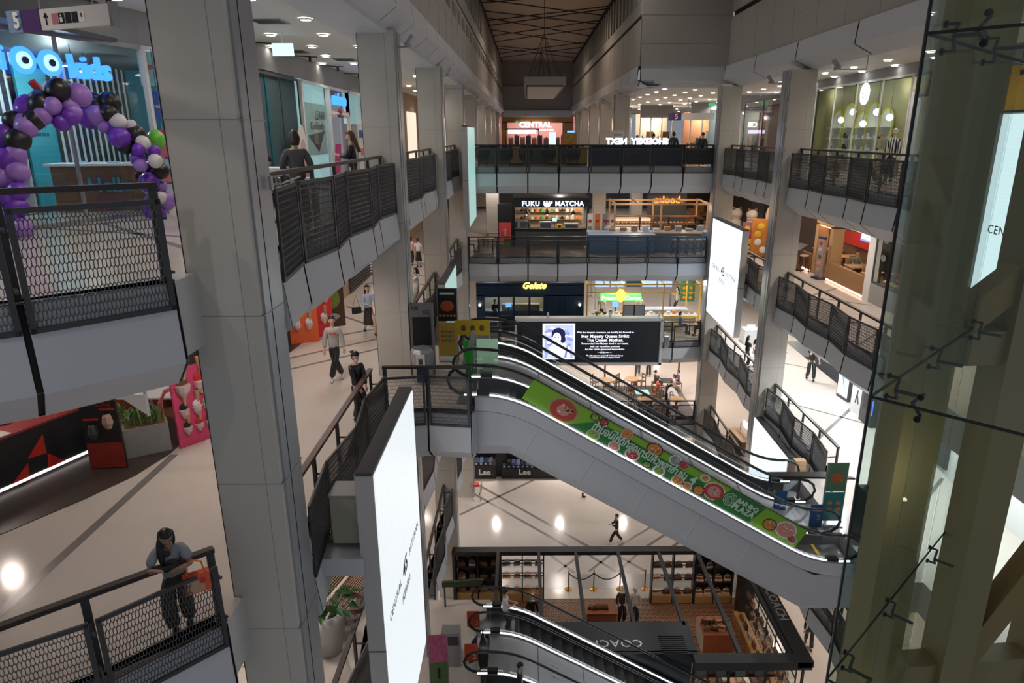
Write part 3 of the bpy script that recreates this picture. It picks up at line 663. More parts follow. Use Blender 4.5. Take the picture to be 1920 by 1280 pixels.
for i, y in enumerate([41, 49.8, 58.6, 67.4]): flood(5.3, y, 3.6, -1, False, 'small unlit floodlight beside the distant right columns')
def area(x, y, z, sx, sy, e, col, rx=0, ry=0):
    l = bpy.data.lights.new('area', 'AREA'); l.shape = 'RECTANGLE'; l.size = sx; l.size_y = sy; l.energy = e; l.color = col
    o = bpy.data.objects.new('ceiling_lamp', l); COL.objects.link(o); o.location = (x, y, z); o.rotation_euler = (rx, ry, 0); return o
for y, e in ((14, 90), (24, 130), (34, 150), (50, 150), (68, 140)):      # dim lamps in the high ceiling
    l = lamp(3.2 if y < 36 else 1.3, y, 9.7, e*(1.1 if y < 40 else 2.8), 178, (1, .92, .84) if y < 40 else (1, .82, .66), .4)
# ================= PEOPLE =================
def skinobj(name, nodes, edges, m, parent, sub=1, smooth=True):
    me = bpy.data.meshes.new(name); me.from_pydata([n[0] for n in nodes], edges, []); o = bpy.data.objects.new(name, me); COL.objects.link(o)
    o.parent = parent; md = o.modifiers.new('s', 'SKIN'); md.use_smooth_shade = True; md.branch_smoothing = .6
    for i, n in enumerate(nodes):
        r = n[1]; r = r if isinstance(r, tuple) else (r, r)
        me.skin_vertices[0].data[i].radius = r; me.skin_vertices[0].data[i].use_root = (i == 0)
    s = o.modifiers.new('u', 'SUBSURF'); s.levels = sub; s.render_levels = sub
    me.materials.append(m)
    bpy.context.view_layer.update()
    dg = bpy.context.evaluated_depsgraph_get(); nm = bpy.data.meshes.new_from_object(o.evaluated_get(dg))
    for p in nm.polygons: p.use_smooth = True
    o.modifiers.clear(); o.data = nm; nm.materials.clear(); nm.materials.append(m); return o
def ik(a, t, l1, l2, bend):
    a = V(a); t = V(t); d = t-a; L = min(d.length, (l1+l2)*.995); d = d.normalized()
    c = (l1*l1+L*L-l2*l2)/(2*l1*L); h = sqrt(max(0, 1-c*c))*l1; b = V(bend); b = (b-d*b.dot(d)).normalized()
    return a+d*(c*l1)+b*h, a+d*L
def headmesh(c, m, parent, yaw=0, down=0, skin=M_skin, hair=None, style='short', hairm=M_hair, mask=False, detail=0):
    Mh = Matrix.Translation(c) @ Matrix.Rotation(yaw, 4, 'Z') @ Matrix.Rotation(-down, 4, 'X')
    X = lambda b: setattr(b, 'v', [tuple(Mh @ V(v)) for v in b.v])
    b = MB()                                                # skull with brow, nose, chin
    n, k = 16, 12; vs = []
    for i in range(k+1):
        t = pi*i/k
        for j in range(n):
            a = 2*pi*j/n; x = .074*sin(t)*cos(a); y = .092*sin(t)*sin(a); z = .115*cos(t)
            if z < -.02: f = 1-.35*(-z-.02)/.095; x *= f; y = y*f+(.012 if y > 0 else .02)*(-z)/.1
            if y > .05 and abs(x) < .02 and -.04 < z < .02: y += .018
            vs.append((x, y, z))
    fs = [(i*n+j, (i+1)*n+j, (i+1)*n+(j+1) % n, i*n+(j+1) % n) for i in range(k) for j in range(n)]
    b.add(vs, fs); b.ball((-.076, 0, -.01), (.01, .02, .03), None, 6, 4); b.ball((.076, 0, -.01), (.01, .02, .03), None, 6, 4)
    X(b); face = b
    b = MB()
    for s in (-1, 1):
        b.ball((s*.03, .081, .008), (.013, .008, .006), M_white, 8, 4); b.ball((s*.03, .088, .008), (.006, .004, .006), M_black, 6, 4); b.box((s*.031, .086, .03), (.03, .006, .006), M_hair)
    b.ball((0, .092, -.055), (.022, .006, .008), mat('lips', (.4, .12, .1), .5), 8, 4); X(b); b.build('face_features', None, parent, True)
    if mask:
        b = MB(); b.ball((0, .068, -.045), (.058, .045, .042), M_white, 10, 6); X(b); b.build('face_mask', mat('pale mask', (.4, .55, .55), .6), parent, True)
    b = MB(); vs = []; n, k = 18, 12
    for i in range(k+1):
        t = pi*i/k
        for j in range(n):
            a = 2*pi*j/n; z = .13*cos(t)+.008; x = .09*sin(t)*cos(a); y = .106*sin(t)*sin(a)-.008
            front = y > .01 and z < .055
            low = z < -.05 and style in ('short', 'cap')
            if front: y = .0; x *= .93
            if low: z = -.05; x *= .8; y *= .8
            vs.append((x, y, z))
    fs = [(i*n+j, (i+1)*n+j, (i+1)*n+(j+1) % n, i*n+(j+1) % n) for i in range(k) for j in range(n)]
    b.add(vs, fs)
    if style == 'bun': b.ball((0, -.13, .02), (.05, .045, .045), None, 10, 6); b.ball((.03, -.16, .01), (.03, .03, .02), None, 8, 5)
    if style in ('long', 'bob'):
        L = .42 if style == 'long' else .16; vs = []; n = 12
        for q in range(5):
            z = .03-L*q/4; w_ = .088+.012*sin(q*.9); d_ = .055-.004*q
            for j in range(n): a = 2*pi*j/n; vs.append((w_*cos(a)*(1-.06*q), -.055-.012*q+d_*sin(a), z))
        b.add(vs, [(q*n+j, q*n+(j+1) % n, (q+1)*n+(j+1) % n, (q+1)*n+j) for q in range(4) for j in range(n)]+[tuple(range(4*n, 5*n))])
    X(b); b.build('hair', hairm, parent, True)
    if style == 'cap':
        b = MB(); b.lathe((0, -.005, .05), [(.1, 0), (.1, .03), (.07, .075), (0, .09)], None, 14); b.box((0, .11, .055), (.13, .1, .012)); X(b); b.build('cap', hairm if hairm is not M_hair else M_green, parent, True)
    return face
def person(loc, face, label, h=1.65, top=M_black, bot=M_black, style='short', pose='stand', sleeves='long', skin=M_skin2, hairm=M_hair, skirt=False, mask=False, hands=None, feet=None, head=(0, .1), lean=0, group=None, shoes=M_black, prop=None, name='person', shirt_len=.0):
    s = h/1.68; root = empty(name, loc, label, 'person' if name == 'person' else 'mannequin', group, face); root.scale = (s, s, s)
    ph = .9; seat = pose in ('sit', 'floor')
    if pose == 'sit': ph = .52
    if pose == 'floor': ph = .14
    if pose == 'walk': feet = feet or [(-.09, .28, .02), (.09, -.28, .06)]
    if feet is None: feet = {'sit': [(-.12, .42, .0), (.12, .4, .0)], 'floor': [(-.1, .5, 0), (.25, .35, 0)]}.get(pose, [(-.1, .02, 0), (.1, -.02, 0)])
    P = V((0, 0, ph)); RL = Matrix.Rotation(-lean, 3, 'X')
    up = lambda x, y, z: P+RL @ V((x, y, z))
    hip = [V((-.085, 0, ph-.03)), V((.085, 0, ph-.03))]
    kn, an = [], []
    for i in (0, 1):
        a_t = V(feet[i])+V((0, 0, .08)); k_, e_ = ik(hip[i], a_t, .43, .42, (0, 1, .1)) if pose != 'floor' else ik(hip[i], a_t, .43, .42, (.25*(-1, 1)[i], .2, 1))
        kn.append(k_); an.append(e_)
    sh = [up(-.165, 0, .47), up(.165, 0, .47)]
    if hands is None: hands = {'sit': [(-.12, .35, .75), (.12, .35, .75)], 'phone': [(-.06, .3, 1.16), (.08, .32, 1.18)], 'floor': [(-.1, .35, .35), (.1, .35, .35)], 'walk': [(-.24, -.15, .85), (.24, .22, .88)]}.get(pose, [(-.24, .05, .8), (.24, .05, .8)])
    el, wr = [], []
    for i in (0, 1):
        e_, w_ = ik(sh[i], hands[i], .27, .25, ((-1, 1)[i]*.5, -.5, -.6)); el.append(e_); wr.append(w_)
    hc = up(0, .015, .47+.215)
    N = [(P, .09), (up(0, 0, .15), .085), (up(0, 0, .32), .1), (up(0, 0, .46), .07), (up(0, .005, .53), .045), (hc+V((0, 0, -.04)), .045)]
    Ed = [(0, 1), (1, 2), (2, 3), (3, 4), (4, 5)]
    for i in (0, 1):
        b0 = len(N); N += [(sh[i]+(sh[1-i]-sh[i])*.12, .042), (el[i], .036), (wr[i], .026)]; Ed += [(3, b0), (b0, b0+1), (b0+1, b0+2)]
        d = (wr[i]-el[i]).normalized(); x = V(((1, -1)[i], 0, 0)); x = (x-d*x.dot(d)).normalized(); dn = d.cross(x)
        if dn.z > 0: dn = -dn
        p0 = len(N); N.append((wr[i]+d*.06, (.03, .022))); Ed.append((b0+2, p0))
        for f in range(4):
            L = (.062, .075, .07, .055)[f]; o = x*((f-1.5)*.019); c = len(N)
            N += [(wr[i]+d*.092+o, .0092), (wr[i]+d*(.092+L*.55)+o+dn*.008, .008), (wr[i]+d*(.092+L*.85)+o+dn*.03, .0068)]; Ed += [(p0, c), (c, c+1), (c+1, c+2)]
        c = len(N); N += [(wr[i]+d*.05+x*(-.04), .011), (wr[i]+d*.09+x*(-.052)+dn*.012, .008)]; Ed += [(p0, c), (c, c+1)]
    for i in (0, 1):
        b0 = len(N); N += [(hip[i], .075), (kn[i], .05), (an[i], .033)]; Ed += [(0, b0), (b0, b0+1), (b0+1, b0+2)]
    body = skinobj('body', [(tuple(a), r) for a, r in N], Ed, skin, root, 1)
    fm = headmesh(hc, None, root, head[0], head[1]+lean*.6, skin, style=style, hairm=hairm, mask=mask)
    # join the head to the body so that the figure is one surface object
    me = bpy.data.meshes.new('t'); me.from_pydata(fm.v, [], fm.f); bm = bmesh.new(); bm.from_mesh(body.data); bm.from_mesh(me); 
    for f in bm.faces: f.smooth = True; f.material_index = 0
    bmesh.ops.recalc_face_normals(bm, faces=bm.faces); bm.to_mesh(body.data); bm.free()
    # top
    N = [(up(0, 0, -.06-shirt_len), (.15, .12)), (up(0, 0, .1), (.15, .115)), (up(0, 0, .3), (.158, .12)), (up(0, 0, .43), (.11, .085)), (up(0, 0, .485), (.062, .06))]; Ed = [(0, 1), (1, 2), (2, 3), (3, 4)]
    for i in (0, 1):
        b0 = len(N); N += [(sh[i]+(sh[1-i]-sh[i])*.06, .078), ((el[i], .062) if sleeves == 'long' else (sh[i].lerp(el[i], .8), .07))]; Ed += [(3, b0), (b0, b0+1)]
        if sleeves == 'long': N.append((el[i].lerp(wr[i], .9), .046)); Ed.append((b0+1, b0+2))
    skinobj('top', [(tuple(a), r) for a, r in N], Ed, top, root, 1)
    if not skirt:
        N = [(P+V((0, 0, .06)), (.125, .105)), (P, (.13, .115))]; Ed = [(0, 1)]
        for i in (0, 1):
            b0 = len(N); N += [(hip[i]+V((0, 0, -.06)) if not seat else hip[i]+(kn[i]-hip[i])*.2, .104), (kn[i], .088), (kn[i].lerp(an[i], .93), .082 if pose != 'sit' else .06)]; Ed += [(1, b0), (b0, b0+1), (b0+1, b0+2)]
        skinobj('trousers', [(tuple(a), r) for a, r in N], Ed, bot, root, 1)
    else:
        b = MB(); b.lathe((0, 0, ph-.52), [(.2, 0), (.175, .25), (.145, .45), (.12, .58)], None, 14); b.build('skirt', bot, root, True)
    for i in (0, 1):
        b = MB(); a = an[i]; dy = .05; b.ball((a.x, a.y+dy, a.z-.035), (.045, .125, .045), None, 10, 6); b.build('shoe', shoes, root, True)
    root['_'] = 0; del root['_']
    return root, sh, el, wr, hc
M_gsw = mat('light grey sweatshirt', (.42, .4, .38), .8); M_suit = mat('charcoal suit', (.08, .085, .095), .7); M_wht = mat('white shirt', (.7, .68, .66), .7); M_bls = mat('pale blue shirt', (.4, .47, .62), .7)
M_pkt = mat('pink shirt', (.75, .45, .45), .7); M_redt = mat('coral shirt', (.6, .12, .08), .7); M_print2 = mat('dark patterned cloth', (.035, .032, .03), .7, noise=.9, nscale=30); M_blut = mat('blue shirt', (.05, .13, .45), .7); M_ylt = mat('yellow shirt', (.3, .22, .03), .7)
F = lambda dx, dy: math.atan2(dy, dx)-pi/2       # facing direction -> z rotation (model faces +y)
# leaning woman on the fourth floor
w_, *_r = person((-4.52, 7.52, -4.6), F(.4, -.9), 'woman with long black hair leaning on the railing, grey printed T-shirt and dark patterned trousers', 1.6, mat('grey print shirt', (.3, .31, .34), .8), M_print2, 'long', 'stand', 'short', mat('woman skin', (.36, .2, .14), .55), head=(.2, .35), lean=.28, hands=[(-.12, .42, 1.2), (.14, .42, 1.22)], feet=[(-.08, -.1, 0), (.09, .02, 0)], shirt_len=.14)
b = MB()
for (x, y, z, r) in ((.02, .22, 1.32, .05), (-.02, .19, 1.12, .09), (-.2, .12, 1.28, .035), (.06, .18, 1.08, .06)): b.ball((x, y, z), (r, .012, r), M_black, 8, 5)
b.build('shirt_print', None, w_)
b = MB(); b.ball((.07, .19, 1.5), (.035, .05, .13), None, 10, 6); b.ball((-.075, .17, 1.52), (.03, .05, .11), None, 10, 6); b.ball((.09, .2, 1.34), (.045, .04, .2), None, 10, 6); b.build('hair_lock', M_hair, w_, True)
for c_ in w_.children:
    if c_.name.startswith('trousers'): c_.scale = (1.15, 1.35, 1)
b = MB(); b.box((0, 0, -.17), (.3, .1, .26), mat('orange tote', (.75, .1, .03), .5)); b.box((-.02, -.052, -.2), (.2, .006, .17), mat('tote print', (.5, .3, .2), .6)); b.ball((.06, -.056, -.14), (.04, .004, .04), M_red, 8, 5)
b.tube([(-.1, 0, -.04), (-.08, 0, .1), (0, 0, .14), (.08, 0, .1), (.1, 0, -.04)], .012, M_org, 6)
bag = b.build('tote_bag', None, None); bag.location = (-4.17, 7.38, -3.62); bag.rotation_euler.z = .6; tag(bag, 'orange tote bag hanging from the arm of the leaning woman', 'bag')
m_, *_r = person((-5.03, 16.97, -4.6), F(.25, -1), 'man in light grey sweatshirt and black trousers walking on the left walkway', 1.72, M_gsw, M_black, 'short', 'stand', 'long', head=(0, .05), feet=[(.12, .1, 0), (-.14, -.12, .04)], shoes=M_white)
text('true', .1, M_red, m_, (0, .135, 1.28), (pi/2, 0, pi), .004, bold=.004)
person((-3.8, 14.3, -4.6), F(.75, -.7), 'woman in black suit with a hair bun and face mask standing at the brown railing', 1.62, M_black, M_black, 'bun', 'stand', 'long', head=(0, .5), mask=True, hands=[(-.08, .26, .78), (.06, .27, .78)])
person((-5.08, 21.2, -4.6), F(.5, -.8), 'woman in pale blue shirt half hidden by the second left column', 1.62, M_bls, M_print2, 'long', 'walk', 'long', skirt=True, hands=[(-.1, .3, 1.1), (.1, .3, 1.1)])
b = MB(); b.box((0, 0, 0), (.28, .1, .2), M_black); b.tube([(-.12, 0, .1), (0, 0, .5), (.12, 0, .1)], .008, M_black, 5); b = b.build('handbag'); b.location = (-5.42, 21.05, -3.75); b.rotation_euler.z = .6; tag(b, 'small black bag at the side of the woman in pale blue', 'bag')
person((-5.69, 33.28, -4.6), F(.1, 1), 'child in pink shirt walking away on the fourth floor', 1.42, M_pkt, M_black, 'bob', 'walk', 'short')
person((-5.28, 32.9, -4.6), F(.1, 1), 'child in white shirt and black shorts walking away beside the pink one', 1.4, M_wht, M_black, 'short', 'stand', 'short', skirt=True)
person((-4.1, 38.2, -4.6), F(.1, -1), 'person in long black clothes beyond the fourth left column on the fourth floor', 1.65, M_black, M_black, 'short', 'walk', 'short')
person((-4.0, 24.2, -4.6), F(-.9, -.2), 'person in white seen between railing and second column with a hand at the face', 1.6, M_wht, M_grey, 'bob', 'stand', 'short', hands=[(-.05, .12, 1.45), (.24, 0, .8)])
person((-3.85, 11.8, 0), F(-.4, 1), 'person in grey suit jacket with black bob seen from behind at the fifth floor railing', 1.63, M_suit, M_black, 'bob', 'stand', 'long', hairm=mat('dark brown hair', (.03, .015, .012), .4), hands=[(-.15, .2, 1.0), (.15, .2, 1.0)])
person((-4.0, 16.2, 0), F(-.9, -.1), 'woman in black with long brown hair looking at a phone beside the second left column', 1.64, M_black, M_black, 'long', 'phone', 'long', hairm=M_hairb, head=(0, .25))
person((-5.0, 13.2, 0), F(.5, -.4), 'person with black hair sitting low behind the fifth floor railing', 1.6, M_black, M_black, 'long', 'sit', 'long', head=(.5, .5), lean=.35)
person((11.0, 24.9, 0), F(-.6, -.4), 'person in yellow shirt sitting on the floor behind the right railing', 1.6, M_ylt, M_dgrey, 'short', 'floor', 'short')
person((11.2, 23.2, 0), F(.9, -.3), 'person in black sitting on the floor looking at a phone, right of the yellow shirt', 1.65, M_black, M_dgrey, 'short', 'floor', 'long', lean=.45, head=(0, .4))
person((7.9, 38.3, 0), F(.2, 1), 'dark silhouette of a person standing behind the dark blue counter', 1.7, M_black, M_black, 'bob', 'stand')
person((9.35, 37.8, 0), F(.3, .9), 'broad dark silhouette of a person at the right end of the fifth floor deck', 1.66, M_black, M_black, 'short', 'stand')
person((7.3, 41, 0), F(.6, .7), 'person in white shirt on the fifth floor beyond the blue counter', 1.6, M_wht, M_black, 'short', 'stand', 'short')
person((6.5, 42, 0), F(.6, .7), 'person in blue on the fifth floor beside a column', 1.5, M_blut, M_black, 'short', 'stand')
person((-.1, 40.6, -4.6), F(.5, -1), 'staff member in black behind the matcha counter', 1.6, M_black, M_black, 'short', 'stand')
person((4.5, 38.4, -4.6), F(.4, -1), 'staff member in white behind the slate blue counter', 1.55, M_wht, M_black, 'bob', 'stand', 'short')
person((-1.9, 38.6, -9.2), F(.3, -1), 'staff member in black inside the left window of the navy gelato kiosk', 1.6, M_black, M_black, 'short', 'phone')
person((1.2, 39.0, -9.2), F(.3, -1), 'staff member in grey inside the navy gelato kiosk', 1.6, M_gsw, M_black, 'short', 'stand')
person((4.4, 39.4, -9.2), F(.3, 1), 'staff member in cream with dark hair inside the yellow kiosk at left', 1.62, mat('cream shirt', (.65, .58, .4), .7), M_black, 'short', 'stand', 'short')
person((6.7, 39.6, -9.2), F(.3, -1), 'staff member in cream next to the menu boards of the yellow kiosk', 1.65, mat('cream shirt', (.65, .58, .4), .7), M_black, 'short', 'stand', 'short')
person((9.4, 41.7, -9.2), F(-1, .1), 'standing woman with long hair in white shirt and black trousers behind the yellow kiosk', 1.65, M_wht, M_black, 'long', 'stand', 'short', hands=[(-.1, .25, 1.3), (.1, .25, 1.2)])
person((3.85, 36.9, -9.2), F(.1, -1), 'seated person in black jacket and green cap in front of the yellow kiosk', 1.7, M_black, M_black, 'cap', 'sit', 'long', head=(0, .5))
person((5.3, 36.7, -9.2), F(.1, -1), 'seated child in pink in front of the yellow kiosk', 1.5, M_pkt, M_black, 'bob', 'sit', 'short', head=(0, .5))
person((8.6, 37.1, -9.2), F(1, 0), 'seated person in dark blue at the right end of the third floor deck', 1.6, M_blut, M_dgrey, 'bob', 'sit', 'short')
person((9.75, 36.6, -9.2), F(-1, 0), 'seated person with long black hair facing the one in dark blue', 1.6, M_black, M_black, 'long', 'sit', 'long')
person((10.5, 31.0, -9.2), F(.9, .1), 'woman in black T-shirt looking at a phone behind the third floor railing', 1.62, M_black, M_black, 'long', 'phone', 'short', feet=[(-.1, .12, 0), (.1, -.1, 0)])
person((11.05, 31.2, -9.2), F(.2, -1), 'man in black with a face mask standing next to the woman with the phone', 1.7, M_black, M_black, 'short', 'stand', 'short', mask=True)
person((12.95, 29.4, -9.2), F(-.2, -1), 'man in black T-shirt walking on the bright white floor with a hand at his mouth', 1.78, M_black, M_black, 'short', 'walk', 'short', hands=[(-.3, .05, .85), (.05, .16, 1.42)], feet=[(-.12, .15, 0), (.12, -.1, .03)])
person((4.49, 30.35, -18.4), F(-1, -.1), 'person in black walking with a phone across the ground floor', 1.66, M_black, M_black, 'short', 'walk', 'long', hands=[(-.06, .3, 1.15), (.08, .28, 1.12)], shoes=M_white, feet=[(-.08, .34, .02), (.08, -.34, .04)])
person((11.4, 22.9, -18.4), F(.3, .9), 'person in black walking at the right corner of the handbag shop with a white bag', 1.7, M_black, M_black, 'short', 'walk', 'long')
person((-.75, 18.7, -14.05), F(1, 0), 'escalator rider in white shirt with a black backpack strap, looking at a phone', 1.62, M_wht, M_black, 'short', 'phone', 'short', head=(0, .3))
person((-.25, 15.7, -14.2), F(1, 0), 'dark-haired escalator rider at the bottom edge of the view', 1.6, M_black, M_black, 'short', 'stand', 'long', head=(0, .4))
person((1.6, 15.7, -15.1), F(1, 0), 'dark escalator rider farther down at the bottom edge', 1.55, M_black, M_black, 'short', 'stand', 'long')
# ground-floor mannequins
M_mann = mat('pale mannequin', (.6, .58, .55), .4)
def mannequin(loc, f, label, top, h=1.75):
    root, *_ = person(loc, f, label, h, top, M_black, 'short', 'stand', 'long', skin=M_mann, hairm=M_mann, name='mannequin')
    return root
mannequin((3.98, 24.5, -18.4), F(.1, -1), 'mannequin in black jacket between the shop tables', mat('black coat', (.02, .02, .02), .6))
mannequin((4.5, 24.4, -18.4), F(.1, -1), 'mannequin in grey coat beside the black-jacketed one', mat('grey coat', (.4, .39, .38), .7))
mannequin((.15, 24.0, -18.4), F(.1, -1), 'lone mannequin in black near the left shelves of the handbag shop', M_black)
mannequin((12.75, 24.6, 0), F(-.8, -.6), 'mannequin in a black and white jersey in the yellow doorway at right', stripemat('black and white stripes', (.6, .6, .6), (.01, .01, .02), 12, 'X'))
# ================= SHOPS: helpers =================
class Th:
    def __init__(s, name, loc, label, cat, group=None, rz=0): s.r = empty(name, loc, label, cat, group, rz)
    def part(s, name, fn, m=None, smooth=False, parent=None):
        b = MB(); fn(b); return b.build(name, m, parent or s.r, smooth)
def plight(x, y, z, e, col=(1, .9, .8), r=.15):
    l = bpy.data.lights.new('shop_lamp', 'POINT'); l.energy = e; l.color = col; l.shadow_soft_size = r
    o = bpy.data.objects.new('shop_lamp', l); COL.objects.link(o); o.location = (x, y, z); return o
def wallbox(name, a, b_, m, x=None):
    b = MB(); b.b2(a, b_, m)
    if x: x(b)
    return struct(b.build(name))
WN = [0]
def glazing(A, B, z0, z1, n, mm=M_alu, fw=.07):          # shop front glass with mullions, structure
    WN[0] += 1; A = V((*A, 0)); B = V((*B, 0)); b = MB(); d = (B-A).normalized(); o = V((-d.y, d.x, 0))
    for i in range(n+1): p = A+(B-A)*i/n; b.bar(p+V((0, 0, z0)), p+V((0, 0, z1)), fw, fw, mm, up=d)
    for z in (z0+.04, z1-.04): b.bar(A+V((0, 0, z)), B+V((0, 0, z)), fw, .08, mm)
    b.sheet([tuple(A+V((0, 0, z0))), tuple(B+V((0, 0, z0))), tuple(B+V((0, 0, z1))), tuple(A+V((0, 0, z1)))], tuple(o*.015), M_glass)
    return struct(b.build('window_%d' % WN[0]))
def goods(name, x0, x1, y, z, n, cols, label, cat, group, kind='box', axis='x', h=(.12, .3)):
    rr = random.Random(n*7+int(abs(x0)*10))
    for i in range(n):
        t = x0+(x1-x0)*(i+.5)/n; hh = rr.uniform(*h); w_ = abs(x1-x0)/n*.35; m = rr.choice(cols)
        b = MB()
        if kind == 'box': b.box((0, 0, hh/2), (w_*1.6, w_*1.3, hh), m)
        elif kind == 'bottle': b.lathe((0, 0, 0), [(.001, 0), (w_, 0), (w_, hh*.6), (w_*.4, hh*.75), (w_*.4, hh), (.001, hh)], m, 8)
        elif kind == 'ball': b.ball((0, 0, w_*.8), (w_*1.3, w_, w_*.8), m, 8, 5)
        o = b.build(name); o.location = (t, y, z) if axis == 'x' else (y, t, z); tag(o, label, cat, group)
M_kwall = mat('teal shop wall', (.02, .16, .22), .6); M_slat = stripemat('white slats on dark wall', (.03, .04, .05), (.65, .7, .72), 4.0, 'Y', .5, .62)
M_pblue = mat('pale blue panel', (.35, .62, .68), .5)
# ================= FIFTH FLOOR LEFT =================
wallbox('wall_left_shops', (-11.3, 6, 0), (-11.15, 20.4, 3.3), M_slat)
wallbox('wall_left_partition', (-11.3, 20.35, 0), (-7.3, 20.5, 3.3), M_kwall)
wallbox('wall_left_end', (-11.3, 3, 0), (-11.15, 9, 3.3), M_kwall)
wallbox('trim_bulkhead', (-11.3, 3, 3.28), (-7.9, 20.4, 3.36), M_dgrey)
def bulk(A, B, z0, z1, m, nm):
    b = MB(); b.sheet([(A[0], A[1], z0), (B[0], B[1], z0), (B[0], B[1], z1), (A[0], A[1], z1)], (-.3, 0, 0), m); struct(b.build(nm))
M_bulk = mat('grey bulkhead', (.30, .30, .31), .7)
bulk((-9.9, 7.5), (-7.75, 14.9), 3.3, 3.95, M_bulk, 'trim_bulkhead_kids'); bulk((-7.75, 14.9), (-7.25, 19.6), 3.3, 3.95, M_bulk, 'trim_bulkhead_bend'); bulk((-7.25, 19.6), (-7.25, 36), 3.3, 3.95, M_bulk, 'trim_bulkhead_learning')
glazing((-9.9, 7.5), (-7.75, 14.9), 0, 3.3, 4, M_steel, .05); glazing((-7.75, 14.9), (-7.25, 19.6), 0, 3.3, 2, M_white, .1)
plight(-9.8, 15.5, 2.6, 70, (.75, .9, 1)); plight(-10, 10.8, 2.6, 45, (.75, .9, 1)); plight(-9, 18.3, 2.6, 35, (.75, .9, 1))
for i, (x, y) in enumerate(((-9.2, 12.5), (-9.9, 13.6), (-9.0, 14.6), (-9.6, 16), (-8.8, 17), (-8.6, 18.6), (-10.4, 11.5))):
    t = Th('pendant_lamp', (x, y, 2.9), 'flat white pendant lamp glowing inside the blue kids shop', 'lamp', 'pendant lamps in the kids shop')
    t.part('shade', lambda b: b.lathe((0, 0, 0), [(.04, .08), (.24, 0), (.24, -.02), (0, -.02)], M_white, 14)); t.part('bulb', lambda b: b.ball((0, 0, -.06), .07), emat('cool bulb', (.8, .9, 1), 9)); t.part('cord', lambda b: b.tube([(0, 0, .05), (0, 0, .4)], .008, M_black, 4))
M_sgb = emat('lit blue sign', (.03, .18, 1), 2.0); M_sgl = emat('lit pale blue sign', (.35, .6, 1), 1.1)
def kids_sign():
    p = ony(29, 112, 12.2); rz = math.atan2(7.4, 2.15)
    r = empty('shop_sign', p, 'glowing blue kids shop sign with two round goggle eyes', 'sign', None, rz); r.scale = (.72, .72, .72)
    text('kids', .78, M_sgb, r, (1.9, -.06, -.05), (pi/2, 0, 0), .06, bold=.012); text('i', .75, M_sgb, r, (-.38, -.06, 0), (pi/2, 0, 0), .06, bold=.015); text('i', .75, M_sgb, r, (-.75, -.06, 0), (pi/2, 0, 0), .06, bold=.015)
    for x in (.12, .8):
        b = MB()
        for rad, yy, m in ((.3, -.1, M_sgb), (.19, -.13, M_sgl), (.08, -.16, M_navy)):
            n = 24; b.sheet([(x+rad*cos(2*pi*k/n), yy, rad*sin(2*pi*k/n)) for k in range(n)], (0, .06, 0), m)
        b.build('goggle_eye', None, r)
    b = MB(); b.box((.46, -.08, .03), (.2, .08, .1), M_sgb); b.build('goggle_bridge', None, r)
    b = MB(); b.tube([(.2, -.1, -.45), (.32, -.12, -.62), (.5, -.12, -.7), (.7, -.1, -.68)], .09, M_red, 8); b.build('smile', None, r)
kids_sign()
r = empty('wall_sign', (-11.1, 18.3, 2.05), 'teal wall lettering on the white slats of the kids shop', 'sign', None, pi/2); text('curious', .62, M_teal, r, (0, 0, 0), (pi/2, 0, 0), .03)
t = Th('television', (-10.9, 14.6, 1.55), 'television with a purple cartoon picture on the kids shop wall', 'television')
t.part('frame', lambda b: b.b2((0, -.75, -.45), (.06, .75, .45), M_black)); t.part('screen', lambda b: (b.b2((.06, -.7, -.4), (.07, .7, .4), emat('lit lilac', (.35, .42, .9), .9)), b.b2((.071, -.7, -.4), (.075, .7, -.25), emat('lit salmon', (.9, .45, .4), .8))))
t = Th('bookshelf', (-10.6, 13.7, 0), 'white open shelf with boxes in the kids shop', 'shelf')
t.part('frame', lambda b: [b.b2((0, -.9, 0), (.35, -.85, 1.4), M_white), b.b2((0, .85, 0), (.35, .9, 1.4), M_white), b.b2((0, -.9, 0), (.02, .9, 1.4), M_white)]+[b.b2((0, -.9, z), (.35, .9, z+.03), M_white) for z in (.02, .45, .9, 1.37)])
goods('storage_box', 13.0, 14.4, -10.4, .48, 4, [M_white, M_teal, M_pblue], 'small box on the white kids shop shelf', 'box', 'boxes on the kids shop shelf', axis='y'); goods('storage_box', 13.0, 14.4, -10.4, .93, 4, [M_white, M_teal, M_red], 'small box on the white kids shop shelf', 'box', 'boxes on the kids shop shelf', axis='y')
t = Th('text_board', (-11.0, 16.2, 0), 'tall teal text panel in the kids shop', 'panel'); t.part('board', lambda b: b.b2((0, -.5, 0), (.05, .5, 3), M_teal))
for k, s_ in enumerate(('Cloud', 'Family', 'Service')): text(s_, .16, M_navy, t.r, (.06, 0, 2.0-k*.2), (pi/2, 0, pi/2), .002)
t = Th('reception_counter', (-9.0, 15.4, 0), 'dark wood reception counter with teal Hello lettering in the kids shop', 'counter', None, .2)
t.part('body', lambda b: b.b2((-1.1, -.35, 0), (1.1, .35, .95), M_wood2)); t.part('top', lambda b: b.b2((-1.2, -.4, .95), (1.2, .4, 1.0), M_white))
text('Hello', .4, M_teal, t.r, (0, -.37, .55), (pi/2, 0, 0), .01, bold=.01)
goods('brochure', -9.8, -8.4, 15.3, 1.0, 4, [M_white, M_pblue], 'papers on the reception counter', 'paper', 'papers on the kids counter', h=(.02, .05))
